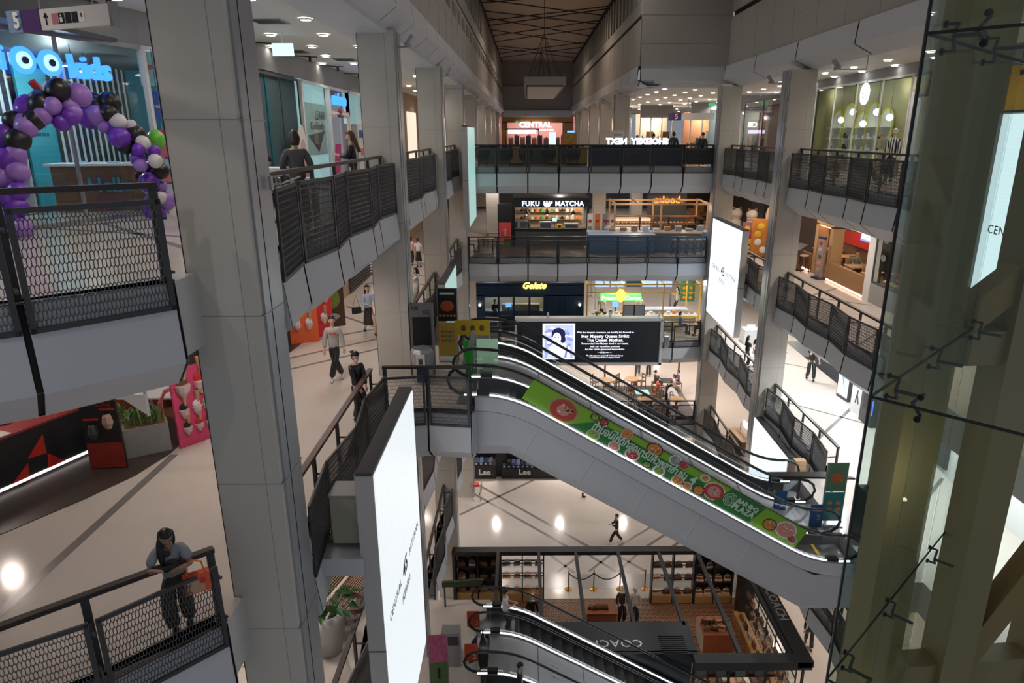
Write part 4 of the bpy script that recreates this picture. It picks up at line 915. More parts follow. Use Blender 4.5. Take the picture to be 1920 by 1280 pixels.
for (z, m, s_, nm, rx) in ((2.15, M_blut, 'hello', 'round blue hanging sign on the glass post', .24), (1.35, mat('magenta', (.6, .03, .2), .5), 'hands-On', 'round magenta hanging sign on the glass post', .28)):
    r = empty('hanging_sign', (-7.62, 15.0, z), nm, 'sign', None, .35); b = MB(); n = 20; b.sheet([(rx*cos(2*pi*k/n), 0, 1.25*rx*sin(2*pi*k/n)) for k in range(n)], (0, .02, 0), m); b.build('board', None, r); text(s_, .12, M_white, r, (0, -.01, 0), (pi/2, 0, 0), .002); b = MB(); b.tube([(0, 0, 1.2*rx), (0, 0, 3.25-z)], .006, M_steel, 4); b.build('string', None, r)
r = empty('hanging_sign', (-7.6, 15.05, 2.85), 'pale blue winner sign at the top of the glass post', 'sign', None, .35); b = MB(); b.b2((-.3, 0, -.3), (.3, .02, .35), M_pblue); b.build('board', None, r); text('WINNER', .14, M_red, r, (0, -.01, .05), (pi/2, 0, 0), .002)
# balloon garland
def garland():
    root = empty('balloon_garland', (-7.0, 11.4, 0), 'arch of black, purple and white balloons standing before the kids shop', 'balloon arch')
    pu = mat('purple balloon', (.16, .035, .45), .3); pl = mat('lilac balloon', (.33, .17, .55), .3); bk = mat('black balloon', (.014, .012, .012), .35); wh = mat('white balloon', (.62, .58, .58), .3)
    path = [(300, 400, 0), (288, 355, 0), (283, 320, 1), (275, 290, 1), (250, 262, 2), (228, 235, 1), (205, 215, 1), (190, 195, 2), (162, 200, 2), (135, 185, 1), (115, 205, 1), (92, 175, 2), (65, 200, 2), (45, 215, 2), (25, 240, 2), (12, 275, 2), (15, 310, 1), (15, 345, 1), (10, 385, 1), (20, 425, 1)]
    rr = random.Random(5); meshes = {}
    for m in (pu, pl, bk, wh):
        b = MB(); b.ball((0, 0, 0), (1, 1, 1.08), m, 14, 9); b.lathe((0, 0, -1.16), [(.08, 0), (.03, .08)], m, 6); o = b.build('m', None, None, True); meshes[m] = o.data; bpy.data.objects.remove(o)
    k = 0
    for i, (x, y, w_) in enumerate(path):
        yy = 14.0 if i < 3 else (13.6 if i < 9 else 12.4-.12*(i-9)); c = ony(x, y, yy)
        for j in range(4):
            r_ = rr.choice((.14, .165, .19, .12)); a = j*pi/2+rr.uniform(0, 1.2)+i*.7
            m = rr.choices([pu, pl, bk, wh], [(5, 3, 0, 1), (4, 3, 3, 1), (2, 2, 5, 1)][w_])[0]
            if m is wh: r_ *= .8
            o = bpy.data.objects.new('balloon', meshes[m]); COL.objects.link(o); o.parent = root; o.scale = (r_,)*3
            o.location = c+V((cos(a)*.17, sin(a)*.12, sin(a)*.15+(.12 if i == 0 else -.07)))-root.location; o.rotation_euler = (rr.uniform(-1, 1), rr.uniform(-1, 1), 0)
    b = MB(); b.tube([ony(x, y, 14.0 if i < 3 else (13.6 if i < 9 else 12.4-.12*(i-9)))-root.location for i, (x, y, w_) in enumerate(path)], .02, bk, 6); b.build('arch_frame', None, root)
garland()
for (px, m, nm) in (((283, 268), M_pink, 'pink'), ((293, 262), mat('lime balloon', (.15, .5, .05), .3), 'green')):
    c = ony(*px, 14.3); t = Th('balloon', c, 'single %s balloon on a stick beside the arch' % nm, 'balloon'); t.part('bulb', lambda b: b.ball((0, 0, 0), (.17, .17, .2), m), None, True); t.part('stick', lambda b: b.tube([(0, 0, -.18), (0, 0, -c.z+.05)], .008, M_white, 4))
t = Th('brochure_stand', (-7.35, 14.6, 0), 'brochure rack with leaflets right of the balloon arch', 'stand'); t.part('frame', lambda b: [b.bar((-.2, 0, 0), (-.2, .15, 1.35), .03, .03, M_steel), b.bar((.2, 0, 0), (.2, .15, 1.35), .03, .03, M_steel)])
for k in range(4): t.part('leaflet_tray', lambda b: b.box((0, .02+.03*k, .5+.25*k), (.42, .05, .2), random.choice([M_white, M_pblue, M_pink]), rx=-.3))
# wayfinding sign 5
r = empty('wayfinding_sign', ony(128, 33, 7.2), 'hanging direction sign with a purple number five square and an arrow', 'sign', None, -.38); r.scale = (.66, .66, .72)
def f_(b): b.b2((-.95, 0, -.13), (.85, .06, .13), mat('cream sign face', (.62, .58, .56), .5)); b.b2((.85, -.02, -.15), (.9, .1, .15), M_steel)
b = MB(); f_(b); b.build('board', None, r)
b = MB(); b.b2((-1.0, -.012, -.14), (-.6, .07, .14), mat('purple sign square', (.07, .03, .13), .5)); b.b2((-1.28, -.03, -.14), (-.98, .08, .14), mat('blue grey sign square', (.2, .28, .45), .4)); b.build('number_square', None, r)
text('5', .27, M_white, r, (-1.05, -.045, 0), (pi/2, 0, 0), .01, bold=.01)
b = MB(); b.bar((-.46, -.008, -.07), (-.46, -.008, .07), .012, .012, M_black); b.bar((-.46, -.008, .075), (-.5, -.008, .02), .012, .012, M_black); b.bar((-.46, -.008, .075), (-.42, -.008, .02), .012, .012, M_black); b.build('arrow', None, r)
for k, m in enumerate((mat('pink pictogram', (.45, .15, .2), .5), M_black, M_black, M_black, M_white)):
    b = MB(); b.b2((-.34+k*.14, -.006, -.065), (-.22+k*.14, 0, .065), m)
    if k == 1: b.ball((-.14, -.01, .03), (.015, .004, .015), M_white, 6, 4); b.b2((-.165, -.012, -.05), (-.115, -.006, .01), M_white)
    if k == 4: b.ball((.28, -.01, .02), (.02, .004, .03), M_wood2, 6, 4)
    b.build('pictogram', None, r)
b = MB(); b.tube([(-.6, .03, .13), (-.6, .03, 1.1)], .008, M_steel, 4); b.tube([(.5, .03, .13), (.5, .03, 1.1)], .008, M_steel, 4); b.build('hanger', None, r)
# learning centre front
X0 = -7.2
wallbox('wall_left_learning', (-7.45, 19.8, 0), (-7.33, 23.0, 3.3), mat('smoky blue wall', (.10, .14, .17), .6))
M_pb = emat('backlit pale blue panel', (.42, .68, .74), .42)
wallbox('wall_left_learning_b', (-7.45, 23.15, 0), (-7.33, 26.2, 3.3), M_pb); wallbox('wall_left_learning_c', (-9.5, 26.4, 0), (-9.35, 29, 3.3), M_kwall); wallbox('wall_left_learning_d', (-7.5, 29, 0), (-7.4, 33.4, 3.3), mat('lilac display wall', (.4, .38, .42), .6), lambda b: (b.b2((-7.4, 29, 2.0), (-7.36, 33.3, 3.3), M_pb), b.b2((-7.4, 31, .9), (-7.36, 33.3, 1.7), mat('yellow graphic', (.6, .5, .05), .5))))
glazing((X0, 19.6), (X0, 22.9), 0, 3.25, 2, M_dgrey, .03); glazing((X0, 23.1), (X0, 26.2), 0, 3.25, 1, M_white, .14); glazing((X0, 26.3), (X0, 29), 2.3, 3.25, 1, M_white, .12); glazing((X0, 29), (X0, 33.4), 0, 3.25, 1, M_white, .12)
b = MB(); [b.b2((X0-.05, y, 0), (X0+.03, y+.1, 2.3), M_white) for y in (26.3, 28.9)]; b.b2((X0-.05, 26.3, 2.2), (X0+.04, 29, 2.42), mat('pinkish lintel', (.6, .5, .48), .5)); b.b2((X0-.02, 26.5, .05), (X0, 27.6, 2.2), M_glass); struct(b.build('door_1'))
r = empty('poster', (X0-.09, 24.8, 1.9), 'pale poster reading learn confidently behind the shop glass', 'poster', None, pi/2); b = MB(); b.b2((-1.2, 0, -1.0), (1.2, .03, .7), mat('pale poster', (.42, .62, .66), .5)); b.add([(-1.0, -.01, -.35), (1.0, -.01, -.2), (.1, -.01, -.9)], [(0, 1, 2)], M_dgrey); b.build('sheet', None, r); text('LEARN', .42, M_navy, r, (.55, -.02, .3), (pi/2, 0, 0), .002); text('Confidently', .34, M_navy, r, (.1, -.02, -.05), (pi/2, 0, 0), .002, bold=.004)
r = empty('shop_sign', (X0+.02, 27.6, 2.85), 'small blue lit sign above the glass door', 'sign', None, pi/2); text('curiooo', .62, M_sgb, r, (0, -.03, 0), (pi/2, 0, 0), .03, bold=.02); b = MB(); b.tube([(-.25, -.05, -.38), (0, -.05, -.5), (.25, -.05, -.4)], .05, M_red, 6); b.build('smile', None, r)
r = empty('door_lettering', (X0+.01, 27.6, 2.3), 'dark lettering on the lintel of the glass door', 'lettering', None, pi/2); text('curious', .3, M_navy, r, (0, -.04, 0), (pi/2, 0, 0), .004)
plight(-8.3, 27.6, 2.2, 14, (1, .8, .6)); 
for (y, z, m) in ((21.7, 1.05, mat('green leaf board', (.08, .4, .08), .5)),):
    t = Th('poster', (X0+.1, y, .2), 'green cut-out board before the dark shop window', 'poster'); t.part('board', lambda b: (b.ball((0, 0, .95), (.03, .35, .45), m), b.box((0, 0, .25), (.04, .3, .5), m)))
t = Th('poster', (X0+.1, 22.5, 0), 'white rounded cut-out board with a pale pink face shape', 'poster'); t.part('board', lambda b: b.ball((0, 0, .95), (.03, .5, .95), M_white)); t.part('inner_shape', lambda b: b.ball((.03, 0, .75), (.03, .35, .7), mat('pale pink', (.6, .4, .4), .5)))
t = Th('display_stand', (-6.9, 25.8, 0), 'magenta display stand left of the glass door', 'stand'); t.part('board', lambda b: b.box((0, 0, .65), (.05, .6, 1.2), mat('magenta', (.6, .03, .2), .5), ry=.1)); t.part('base', lambda b: b.b2((-.2, -.3, 0), (.2, .3, .05), M_black))
t = Th('banner_stand', (-6.85, 29.4, 0), 'white and blue roll-up banner right of the glass door', 'banner'); t.part('sheet', lambda b: b.box((0, 0, 1.0), (.03, .8, 1.9), M_white)); t.part('print', lambda b: (b.box((.02, 0, 1.6), (.01, .7, .3), M_blut), b.box((.02, 0, .9), (.01, .5, .3), M_pink))); t.part('base', lambda b: b.b2((-.12, -.4, 0), (.12, .4, .06), M_steel))
t = Th('cafe_table', (-4.9, 12.6, 0), 'white high table with teal seats behind the fifth floor railing', 'table'); t.part('tabletop', lambda b: b.b2((-1.2, -.3, .98), (.6, .3, 1.03), M_white)); [t.part('leg', lambda b: b.tube([(x, 0, 0), (x, 0, .98)], .03, M_steel, 8)) for x in (-1, .4)]
for k in range(3):
    t = Th('stool', (-5.9+.9*k, 13.6, 0), 'teal padded stool behind the fifth floor railing', 'stool', 'teal stools on the fifth floor'); t.part('seat', lambda b: b.box((0, 0, .72), (.45, .4, .14), M_pblue)); t.part('leg', lambda b: b.tube([(0, 0, 0), (0, 0, .66)], .03, M_steel, 6))
# shops farther along the left, fifth floor
wallbox('wall_left_far', (-7.6, 33.4, 0), (-7.3, YE, 3.95), mat('tan wood wall', (.36, .25, .16), .6), lambda b: [b.b2((-7.29, y, .1), (-7.24, y+3.4, 2.9), m) for y, m in ((34.2, emat('lit shop interior', (.9, .75, .6), .7)), (39, M_dgrey), (43.5, emat('lit shop interior', (.9, .75, .6), .7)), (48, M_pb), (53, M_dgrey), (60, emat('lit shop interior', (.9, .75, .6), .7)))])
def exitsign(x, y, z, rz, m, label):
    t = Th('exit_sign', (x, y, z), label, 'sign', None, rz); t.part('box', lambda b: b.box((0, 0, 0), (.5, .06, .28) if y < 30 else (.4, .06, .18), m)); t.part('hanger', lambda b: b.tube([(0, 0, .16), (0, 0, (3.95 if y < 80 else 3.34)-z)], .015, M_white, 5)); return t
exitsign(-5.9, 17.9, 3.55, 0, emat('lit cyan sign', (.55, .85, .9), 1), 'small pale cyan lit sign hanging from the left ceiling')
t = exitsign(11.9, 19.2, 3.5, 0, emat('lit exit green', (.02, .4, .15), .9), 'green lit exit sign behind the edge of the glass lift')
t.part('running_figure', lambda b: (b.box((.12, -.035, 0), (.1, .01, .2), M_white), b.box((-.14, -.035, 0), (.12, .01, .05), M_white)))
exitsign(11.8, 46, 3.4, 0, emat('lit exit green', (.02, .4, .15), .9), 'small distant green exit sign over the fifth floor deck'); exitsign(-1.2, 86.3, 3.0, 0, emat('lit exit green', (.02, .4, .15), .9), 'tiny green exit sign before the far store')
for k in range(6):
    y = 13+k*3.2; t = Th('track_spotlight', (-7.0 if y > 19 else -7.3-.05*(19-y), y, 3.93), 'black track spotlight bar along the left shop fronts', 'ceiling light', 'black track lights along the left shops')
    t.part('track', lambda b: b.b2((-.35, -.9, -.03), (-.3, .9, .0), M_black)); t.part('arm', lambda b: b.bar((-.3, 0, -.03), (.5, .3, -.05), .05, .03, M_black)); t.part('spot', lambda b: b.cyl((.3, .2, -.2), .05, .15, M_black, 8))
for (x, y) in ((-6.2, 14.6), (-5.6, 16.3), (-6.9, 22), (-6, 24.3)):
    t = Th('air_vent', (x, y, 3.935), 'square louvred air vent in the left ceiling', 'vent', 'air vents in the left ceiling'); t.part('frame', lambda b: b.b2((-.35, -.35, 0), (.35, .35, .012), M_grey)); t.part('slats', lambda b: [b.b2((-.3, -.3+k*.12, -.01), (.3, -.25+k*.12, 0), M_dgrey) for k in range(5)])
# ================= FIFTH FLOOR DECK AND BEYOND =================
mu = mat('warm store wood', (.42, .2, .06), .5)
wallbox('wall_central_store', (-3.1, 87.0, 2.9), (5.6, 87.2, 3.65), mu)
wallbox('wall_central_left', (-3.1, 87, 0), (-2.4, 87.2, 3), mu); wallbox('wall_central_right', (4.3, 87, 0), (5.6, 87.2, 3), mu)
wallbox('wall_central_back', (-8, 92.5, 0), (12, 92.7, 4), mat('pink store back', (.6, .32, .3), .6))
for x in (-1, 1.6, 4.2): plight(x, 89.8, 2.7, 110, (1, .75, .7), .3)
r = empty('store_sign', (1.0, 86.8, 2.65), 'white CENTRAL store sign at the far end of the atrium', 'sign'); text('CENTRAL', .9, emat('lit white sign', (1, 1, 1), 2.5), r, (0, -.05, 0), (pi/2, 0, 0), .02, bold=.02); text('FOOD HALL', .35, emat('lit white sign', (1, 1, 1), 2.5), r, (1.3, -.05, -.6), (pi/2, 0, 0), .02)
t = Th('light_bar', (-.6, 86.5, 1.85), 'glowing white lilac light bar below the far store sign', 'lamp'); t.part('tube', lambda b: b.box((0, 0, 0), (3.4, .2, .42), emat('lit lilac white', (.85, .75, 1), 2.2))); t.part('canopy', lambda b: b.box((0, .15, .3), (4.2, .3, .2), M_dgrey)); t.part('post', lambda b: (b.box((-2, .2, -.8), (.1, .1, 2.1), M_dgrey), b.box((2, .2, -.8), (.1, .1, 2.1), M_dgrey)))
for x in range(10):
    t = Th('store_shelf', (-2.0+x*.72, 87.6+(x % 3)*.8, 0), 'small colourful display shelf inside the far store', 'shelf', 'display shelves of the far store')
    t.part('cabinet', lambda b: b.b2((-.3, -.2, 0), (.3, .2, 1.1+.3*(x % 2)), M_black if x % 2 else M_wood2)); t.part('goods', lambda b: [b.ball((-.2+.13*k, -.05, 1.2+.3*(x % 2)), .09, random.choice([M_red, M_white, M_pink, M_yel, M_black]), 6, 4) for k in range(4)])
t = Th('display_screen', (3.0, 84, 0), 'pale lit standing screen before the far store', 'screen'); t.part('panel', lambda b: b.box((0, 0, 1.0), (.8, .1, 1.6), emat('lit cyan panel', (.5, .8, 1), 1.1))); t.part('base', lambda b: b.box((0, 0, .1), (.9, .4, .2), M_black))
t = Th('display_screen', (4.9, 80, 0), 'blue lit advertising screen beside the distant right columns', 'screen'); t.part('panel', lambda b: b.box((0, 0, 1.2), (.8, .1, 1.5), emat('lit blue panel', (.1, .5, 1), 1.2))); t.part('base', lambda b: b.box((0, 0, .2), (.9, .4, .4), M_yel))
# hanging ceiling box
t = Th('hanging_light_box', (1.12, 45, 4.42), 'large pale rectangular box hung on cables high in the atrium', 'ceiling fixture')
t.part('shell', lambda b: (b.b2((-1.3, 0, .1), (1.3, 16.5, .56), M_wall), b.b2((-1.15, .6, .04), (1.15, 16, .1), M_seam))); t.part('face', lambda b: b.b2((-1.1, .75, 0), (1.1, 15.8, .06), M_ceil))
for cy in (3, 13):
    t.part('cable', lambda b: [b.tube([(x, cy+y, .56), (0, cy, 3.4)], .015, M_black, 4) for x in (-1.1, -.4, .4, 1.1) for y in (-1.5, 1.5)]+[b.tube([(0, cy, 3.4), (0, cy, 5.5)], .015, M_black, 4)])
# cafe behind the deck railing: draped seats, yellow booths, dark blue counter
for i, px in enumerate((905, 949, 986, 1029, 1075)):
    c = ony(px, 306, 36.9+(.15 if i % 2 else 0)); t = Th('draped_chair', (c.x, c.y, 0), 'round-backed black chair seen from behind through the fifth floor railing', 'chair', 'black chairs behind the fifth floor railing')
    t.part('backrest', lambda b: b.lathe((0, 0, .28), [(.26, 0), (.36, .15), (.38, .5), (.33, .72), (.2, .76), (0, .76)], M_black, 14), None, True); t.part('seat', lambda b: b.box((0, .1, .42), (.55, .55, .1), M_black)); [t.part('leg', lambda b: b.tube([(x, y, 0), (x*.8, y*.8, .4)], .02, M_black, 5)) for x in (-.22, .22) for y in (-.2, .25)]
for (x0, x1, m, nm) in ((-1.0, -.15, M_tim, 'tan'), (1.15, 1.75, M_yel, 'narrow yellow'), (2.1, 3.2, M_yel, 'wide yellow')):
    t = Th('booth', (x0, 37.6, 0), '%s booth back between the black chairs' % nm, 'booth'); t.part('panel', lambda b: b.b2((0, 0, .12), (x1-x0, .15, .95), mat('mustard panel', (.42, .3, .02), .6) if m is M_yel else m)); t.part('plinth', lambda b: b.b2((0, 0, 0), (x1-x0, .15, .12), M_black))
t = Th('long_table', (-2.8, 38.6, 0), 'long black counter behind the black chairs', 'counter'); t.part('top', lambda b: b.b2((0, 0, .98), (6.0, .6, 1.04), M_black)); t.part('body', lambda b: b.b2((.1, .1, 0), (5.9, .5, .98), M_dgrey))
t = Th('counter', (3.35, 37, 0), 'dark blue counter behind the fifth floor railing', 'counter'); t.part('front', lambda b: b.b2((0, 0, .06), (4.95, .5, 1.0), M_navy)); t.part('top', lambda b: b.b2((-.05, -.05, 1.0), (5.0, .6, 1.05), M_black)); t.part('plinth', lambda b: b.b2((.05, .05, 0), (4.9, .45, .06), M_black)); t.part('hatch', lambda b: b.b2((1.95, -.01, .1), (2.9, .0, .95), M_black))
r = empty('lit_sign', (5.75, 37.1, 1.16), 'white glowing sign seen from behind on top of the dark blue counter', 'sign'); t_ = text('SHOEIXIIY  NEXT', .42, emat('lit white back sign', (.8, .8, 1), 2.6), r, (0, 0, .06), (pi/2, 0, pi), .03, bold=.02)
t = Th('draped_table', (9.0, 36.5, 0), 'table under a black cloth at the right end of the fifth floor deck', 'table'); t.part('cloth', lambda b: b.b2((-.75, -.3, .1), (.75, .5, .85), M_black)); t.part('top', lambda b: b.b2((-.8, -.35, .82), (.8, .55, .88), M_dgrey))
t = Th('menu_poster', (2.45, 40.5, 0), 'orange and yellow food poster stand behind the railing', 'poster'); t.part('sheet', lambda b: b.box((0, 0, 1.2), (.75, .04, .95), mat('orange food print', (.6, .3, .06), .5, noise=.6, nscale=6))); t.part('stand', lambda b: b.box((0, .03, .4), (.06, .06, .8), M_black))
t = Th('notice_board', (5.35, 42, 0), 'white notice board leaning at a distant right column', 'board'); t.part('sheet', lambda b: b.box((0, 0, 1.15), (.75, .04, 1.3), M_white)); t.part('print', lambda b: (b.box((0, -.03, 1.2), (.4, .01, .3), M_dgrey), b.box((0, -.03, 1.55), (.5, .01, .08), M_grey))); t.part('stand', lambda b: b.box((0, .03, .3), (.06, .3, .6), M_black))
t = Th('wayfinding_sign', (11.2, 50, 2.75), 'hanging direction sign with number five over the distant right walkway', 'sign'); t.part('square', lambda b: b.box((-.9, 0, 0), (.9, .08, .5), mat('purple sign square', (.07, .03, .13), .5))); t.part('board', lambda b: b.box((.7, 0, 0), (2.3, .06, .46), M_white)); t.part('hanger', lambda b: b.tube([(0, 0, .2), (0, 0, 1.2)], .02, M_steel, 4)); text('5', .5, M_white, t.r, (-.8, -.06, 0), (pi/2, 0, 0), .01, bold=.01)
# right-hand shops beyond the deck (fifth floor)
def farshop(x0, x1, y, col, label, lit, k):
    wallbox('wall_shop_%d' % k, (x0, y+2.4, 0), (x1, y+2.6, 3.3), mat('shop wall %d' % k, col, .6)); wallbox('trim_shopfascia_%d' % k, (x0, y, 3.0), (x1, y+.3, 3.95), M_bulk)
    glazing((x0, y), (x1, y), 0, 3.0, 3, M_white, .08); plight((x0+x1)/2, y+1.3, 2.6, lit, (1, .85, .7))
    rr = random.Random(k)
    for j in range(3):
        for q in range(4): 
            t = Th('shop_rack', (x0+(x1-x0)*(q+.5)/4, y+1.0+.4*j, 0), label, 'rack', 'racks of the distant shop %s' % 'abcdefgh'[k]) if j == 0 else t
            if j == 0: t.part('frame', lambda b: b.b2((-.3, -.2, 0), (.3, .2, rr.choice((.9, 1.3, 1.8))), rr.choice([M_wood2, M_white, M_dgrey, mu]))); t.part('goods', lambda b: [b.box((-.26+.13*i, -.23, .5+.4*(i % 3)), (.1, .05, .3), rr.choice([M_red, M_white, M_org, M_teal, M_blut, M_tim])) for i in range(5)])
for k, a in enumerate(((6.6, 9.6, 66, (.5, .3, .2), 150), (9.8, 12.6, 62, (.6, .5, .4), 160), (12.8, 15.6, 56, (.45, .2, .1), 150), (13.4, 16.5, 50, (.2, .3, .35), 120), (13.6, 17.5, 45.5, (.5, .5, .5), 120))):
    farshop(a[0], a[1], a[2], a[3], 'display rack with small coloured goods in the %s shop of the distant right row' % ('leftmost', 'second', 'third', 'fourth', 'rightmost')[k], a[4], k)
# ================= FIFTH FLOOR RIGHT =================
XR5 = 13.3
M_oly = mat('olive yellow wall', (.38, .34, .17), .6)
wallbox('wall_right_cream', (14.2, 25.2, 0), (14.35, 35.4, 3.6), M_oly); wallbox('wall_right_cream_end', (13.5, 35.2, 0), (14.2, 35.4, 3.6), M_oly)
wallbox('floor_shop_right', (14, 12, -.05), (22, YB, 0), M_floor)
glazing((XR5, 33.2), (XR5, 25.0), 0, 3.6, 4, M_white, .05); wallbox('trim_bulkhead_right', (13.3, 12, 3.6), (13.7, 36, 3.95), M_bulk)
plight(13.75, 27, 3.3, 9, (.95, .95, .85), .08); plight(13.75, 30.5, 3.3, 9, (.95, .95, .85), .08); plight(13.75, 33.5, 3.3, 8, (.95, .95, .85), .08)
def arch(b, y, w_, h, m, x):
    n = 12; b.sheet([(x, y-w_, 0), (x, y+w_, 0)]+[(x, y+w_*cos(pi*k/n), h-w_+w_*sin(pi*k/n)) for k in range(n+1)], (.06, 0, 0), m)
for i, (px, py) in enumerate(((1571, 207), (1594, 195), (1615, 212), (1638, 192), (1663, 204))):
    c = onx(px, py, 14.05); y = c.y; h = c.z; w_ = .5
    t = Th('arched_shelf', (14.1, y, 0), 'white arched display niche with glass shelves in the yellow shop', 'shelf', 'arched niches of the yellow shop'); t.part('arch', lambda b: arch(b, 0, w_, h, mat('pale niche', (.62, .62, .56), .6), 0)); t.part('rim', lambda b: b.tube([(0, -w_, 0)]+[(0, -w_*cos(pi*k/10), h-w_+w_*sin(pi*k/10)) for k in range(11)]+[(0, w_, 0)], .04, mat('yellow rim', (.6, .55, .05), .5), 5))
    for z in (.5, .95, 1.4, 1.85): t.part('shelf', lambda b: b.b2((-.3, -w_*.8, z), (0, w_*.8, z+.02), M_white))
    for z in (.52, .97, 1.42): goods('trinket', y-w_*.7, y+w_*.7, 13.95, z, 4, [M_white, M_gsw, M_dgrey, M_tim], 'small ornament on a glass shelf of the yellow shop', 'ornament', 'ornaments in the yellow shop', axis='y', h=(.08, .25))
for i, (px, py) in enumerate(((1577, 225), (1599, 210), (1618, 232), (1644, 210), (1668, 220))):
    c = onx(px, py, 13.75); t = Th('globe_lamp', c, 'round white globe lamp hanging in the yellow shop', 'lamp', 'globe lamps in the yellow shop'); t.part('globe', lambda b: b.ball((0, 0, 0), .13), emat('globe glow', (1, .97, .88), 1.6), True); t.part('cord', lambda b: b.tube([(0, 0, .15), (0, 0, 3.6-c.z)], .006, M_black, 4))
c = onx(1623, 176, 13.2); t = Th('round_sign', c, 'round white lit sign on the glass of the yellow shop', 'sign'); t.part('hanger', lambda b: b.tube([(.0, 0, .3), (.0, 0, 3.6-c.z)], .015, M_steel, 4)); t.part('disc', lambda b: (b.sheet([(0, .33*cos(2*pi*k/24), .4*sin(2*pi*k/24)) for k in range(24)], (-.06, 0, 0), emat('lit white round', (.85, .9, 1), 2.6)))); t.part('print', lambda b: [b.box((-.07, 0, z), (.01, .25, .03), M_blut) for z in (-.12, .02, .15)])
M_ky = mat('saffron curtain', (.5, .27, .02), .6)
wallbox('wall_right_saffron', (13.3, 24.3, 0), (13.5, 24.95, 3), M_white); wallbox('wall_right_saffron_b', (15.0, 16, 0), (15.15, 24.8, 3.6), M_ky)
t = Th('curtain', (13.6, 24.1, 0), 'saffron yellow panel in the doorway right of the yellow shop', 'panel'); t.part('panel', lambda b: b.b2((0, -1.3, 0), (.06, -.1, 2.7), M_ky)); t.part('post', lambda b: b.b2((-.05, -1.45, 0), (.08, -1.3, 2.9), M_black))
r = empty('shop_sign', (13.25, 22.8, 3.15), 'dark shop sign with white capital letters partly behind the glass lift', 'sign', None, -pi/2); b = MB(); b.b2((-1.7, 0, -.35), (1.9, .1, .42), M_black); b.build('board', None, r); text('KRINK', .5, emat('dim white letters', (.6, .6, .6), .6), r, (.15, -.02, .02), (pi/2, 0, 0), .02, bold=.01); b = MB(); b.lathe((-1.25, -.03, -.28), [(.1, 0), (.16, .3), (.2, .55), (.1, .6)], mat('gold emblem', (.45, .33, .1), .5), 10); b.build('emblem', None, r)
plight(14, 22.5, 2.7, 14, (1, .85, .5))
t = Th('shirt_display', (14.3, 21.6, 0), 'yellow shirt on a dark rack right of the jersey mannequin', 'shirt rack'); t.part('shirt', lambda b: (b.box((0, 0, 1.25), (.25, .6, .7), M_ylt), b.box((0, 0, 1.45), (.2, .95, .25), M_ylt))); t.part('stand', lambda b: (b.tube([(0, 0, 0), (0, 0, .9)], .03, M_black, 6), b.cyl((0, 0, 0), .25, .03, M_black)))
wallbox('wall_right_maroon', (15.5, 34, 0), (15.7, 50, 3.6), mat('maroon wall', (.11, .03, .03), .6), lambda b: (b.b2((15.4, 36, 1.2), (15.5, 38.5, 1.8), emat('lit bar shelf', (.9, .4, .3), .5)), b.b2((15.4, 40, 1.0), (15.5, 42, 2.4), emat('lit bar shelf b', (.9, .8, .7), .5))))
glazing((13.5, 44.5), (13.5, 34), 0, 3.5, 3, M_dgrey, .05); plight(14.6, 38, 3, 18, (1, .5, .4)); plight(14.6, 42.5, 3, 25, (.9, .9, .9))
wallbox('wall_right_dark', (13.3, 33.4, 0), (13.5, 34.2, 3.6), M_dgrey)
# ================= FOURTH FLOOR LEFT =================
z4 = -4.6
wallbox('wall_left_fourth', (-7.4, 24.0, z4), (-7.2, 34.8, -1), mat('tan wood wall', (.36, .25, .16), .6), lambda b: [b.b2((-7.2, y, z4+.5 if y < 30 else z4+.1), (-7.16, y+2.6, -2.2), m) for y, m in ((24.2, M_wood), (27.2, mat('shutter grey', (.09, .09, .09), .4)), (31, emat('lit shop interior', (.9, .75, .6), .7)))]+[b.b2((-7.16, 27, z4+.12+.12*k), (-7.1, 34.6, z4+.17+.12*k), M_dgrey) for k in range(5)])
wallbox('wall_left_fourth_far', (-7.4, 36, z4), (-7.2, 60, -1), mat('tan wood wall', (.36, .25, .16), .6)); wallbox('wall_left_fourth_inner', (-11.5, 15, z4), (-11.3, 34.5, -1), mat('dim restaurant wall', (.12, .07, .05), .6))
wallbox('wall_left_kiosk_back', (-13, 4, z4), (-12.8, 15.5, -1), M_dgrey); plight(-9.5, 20, -2.2, 40, (1, .8, .65)); plight(-10.5, 12, -2.2, 60, (1, .85, .75))
b = MB(); pl = [(-13, 7.5), (-10.4, 9.0), (-8.51, 9.75), (-7.86, 10.86), (-7.45, 11.7), (-7.25, 12.65), (-7.28, 15), (-7.15, 17.8), (-7.0, 20), (-6.9, 24), (-13, 24)]
b.prism(pl, z4, z4+.015, mat('dark wood floor', (.06, .045, .04), .35, noise=.2, nscale=5)); struct(b.build('floor_dark_wood'))
t = Th('food_kiosk', (-9.2, 11.7, z4), 'black kiosk counter with red triangles and a strip of light at its foot', 'kiosk', None, math.atan2(1.54, .59))
t.part('body', lambda b: (b.b2((-4.5, 0, .12), (1.0, .8, 1.0), M_black), b.b2((-4.5, .05, 0), (1.0, .7, .12), M_dgrey)))
def tri(b, pts, m): b.sheet([(x, -.012, z) for x, z in pts], (0, .02, 0), m)
M_kred = mat('kiosk red', (.5, .025, .012), .45)
_kx = V((cos(math.atan2(1.54, .59)), sin(math.atan2(1.54, .59)), 0)); _ky = V((-_kx.y, _kx.x, 0)); _K = V((-9.2, 11.7, z4))
def kp(px, py):
    r_ = ray(px, py); c_ = V((0, 0, CZ)); t_ = (_K-c_).dot(_ky)/r_.dot(_ky); p_ = c_+r_*t_; return ((p_-_K).dot(_kx), p_.z-z4)
for p_ in (((19, 912), (52, 867), (55, 900)), ((51, 860), (79, 813), (87, 849)), ((88, 849), (127, 865), (90, 879))): t.part('red_triangle', lambda b: tri(b, [kp(*q_) for q_ in p_], M_kred))
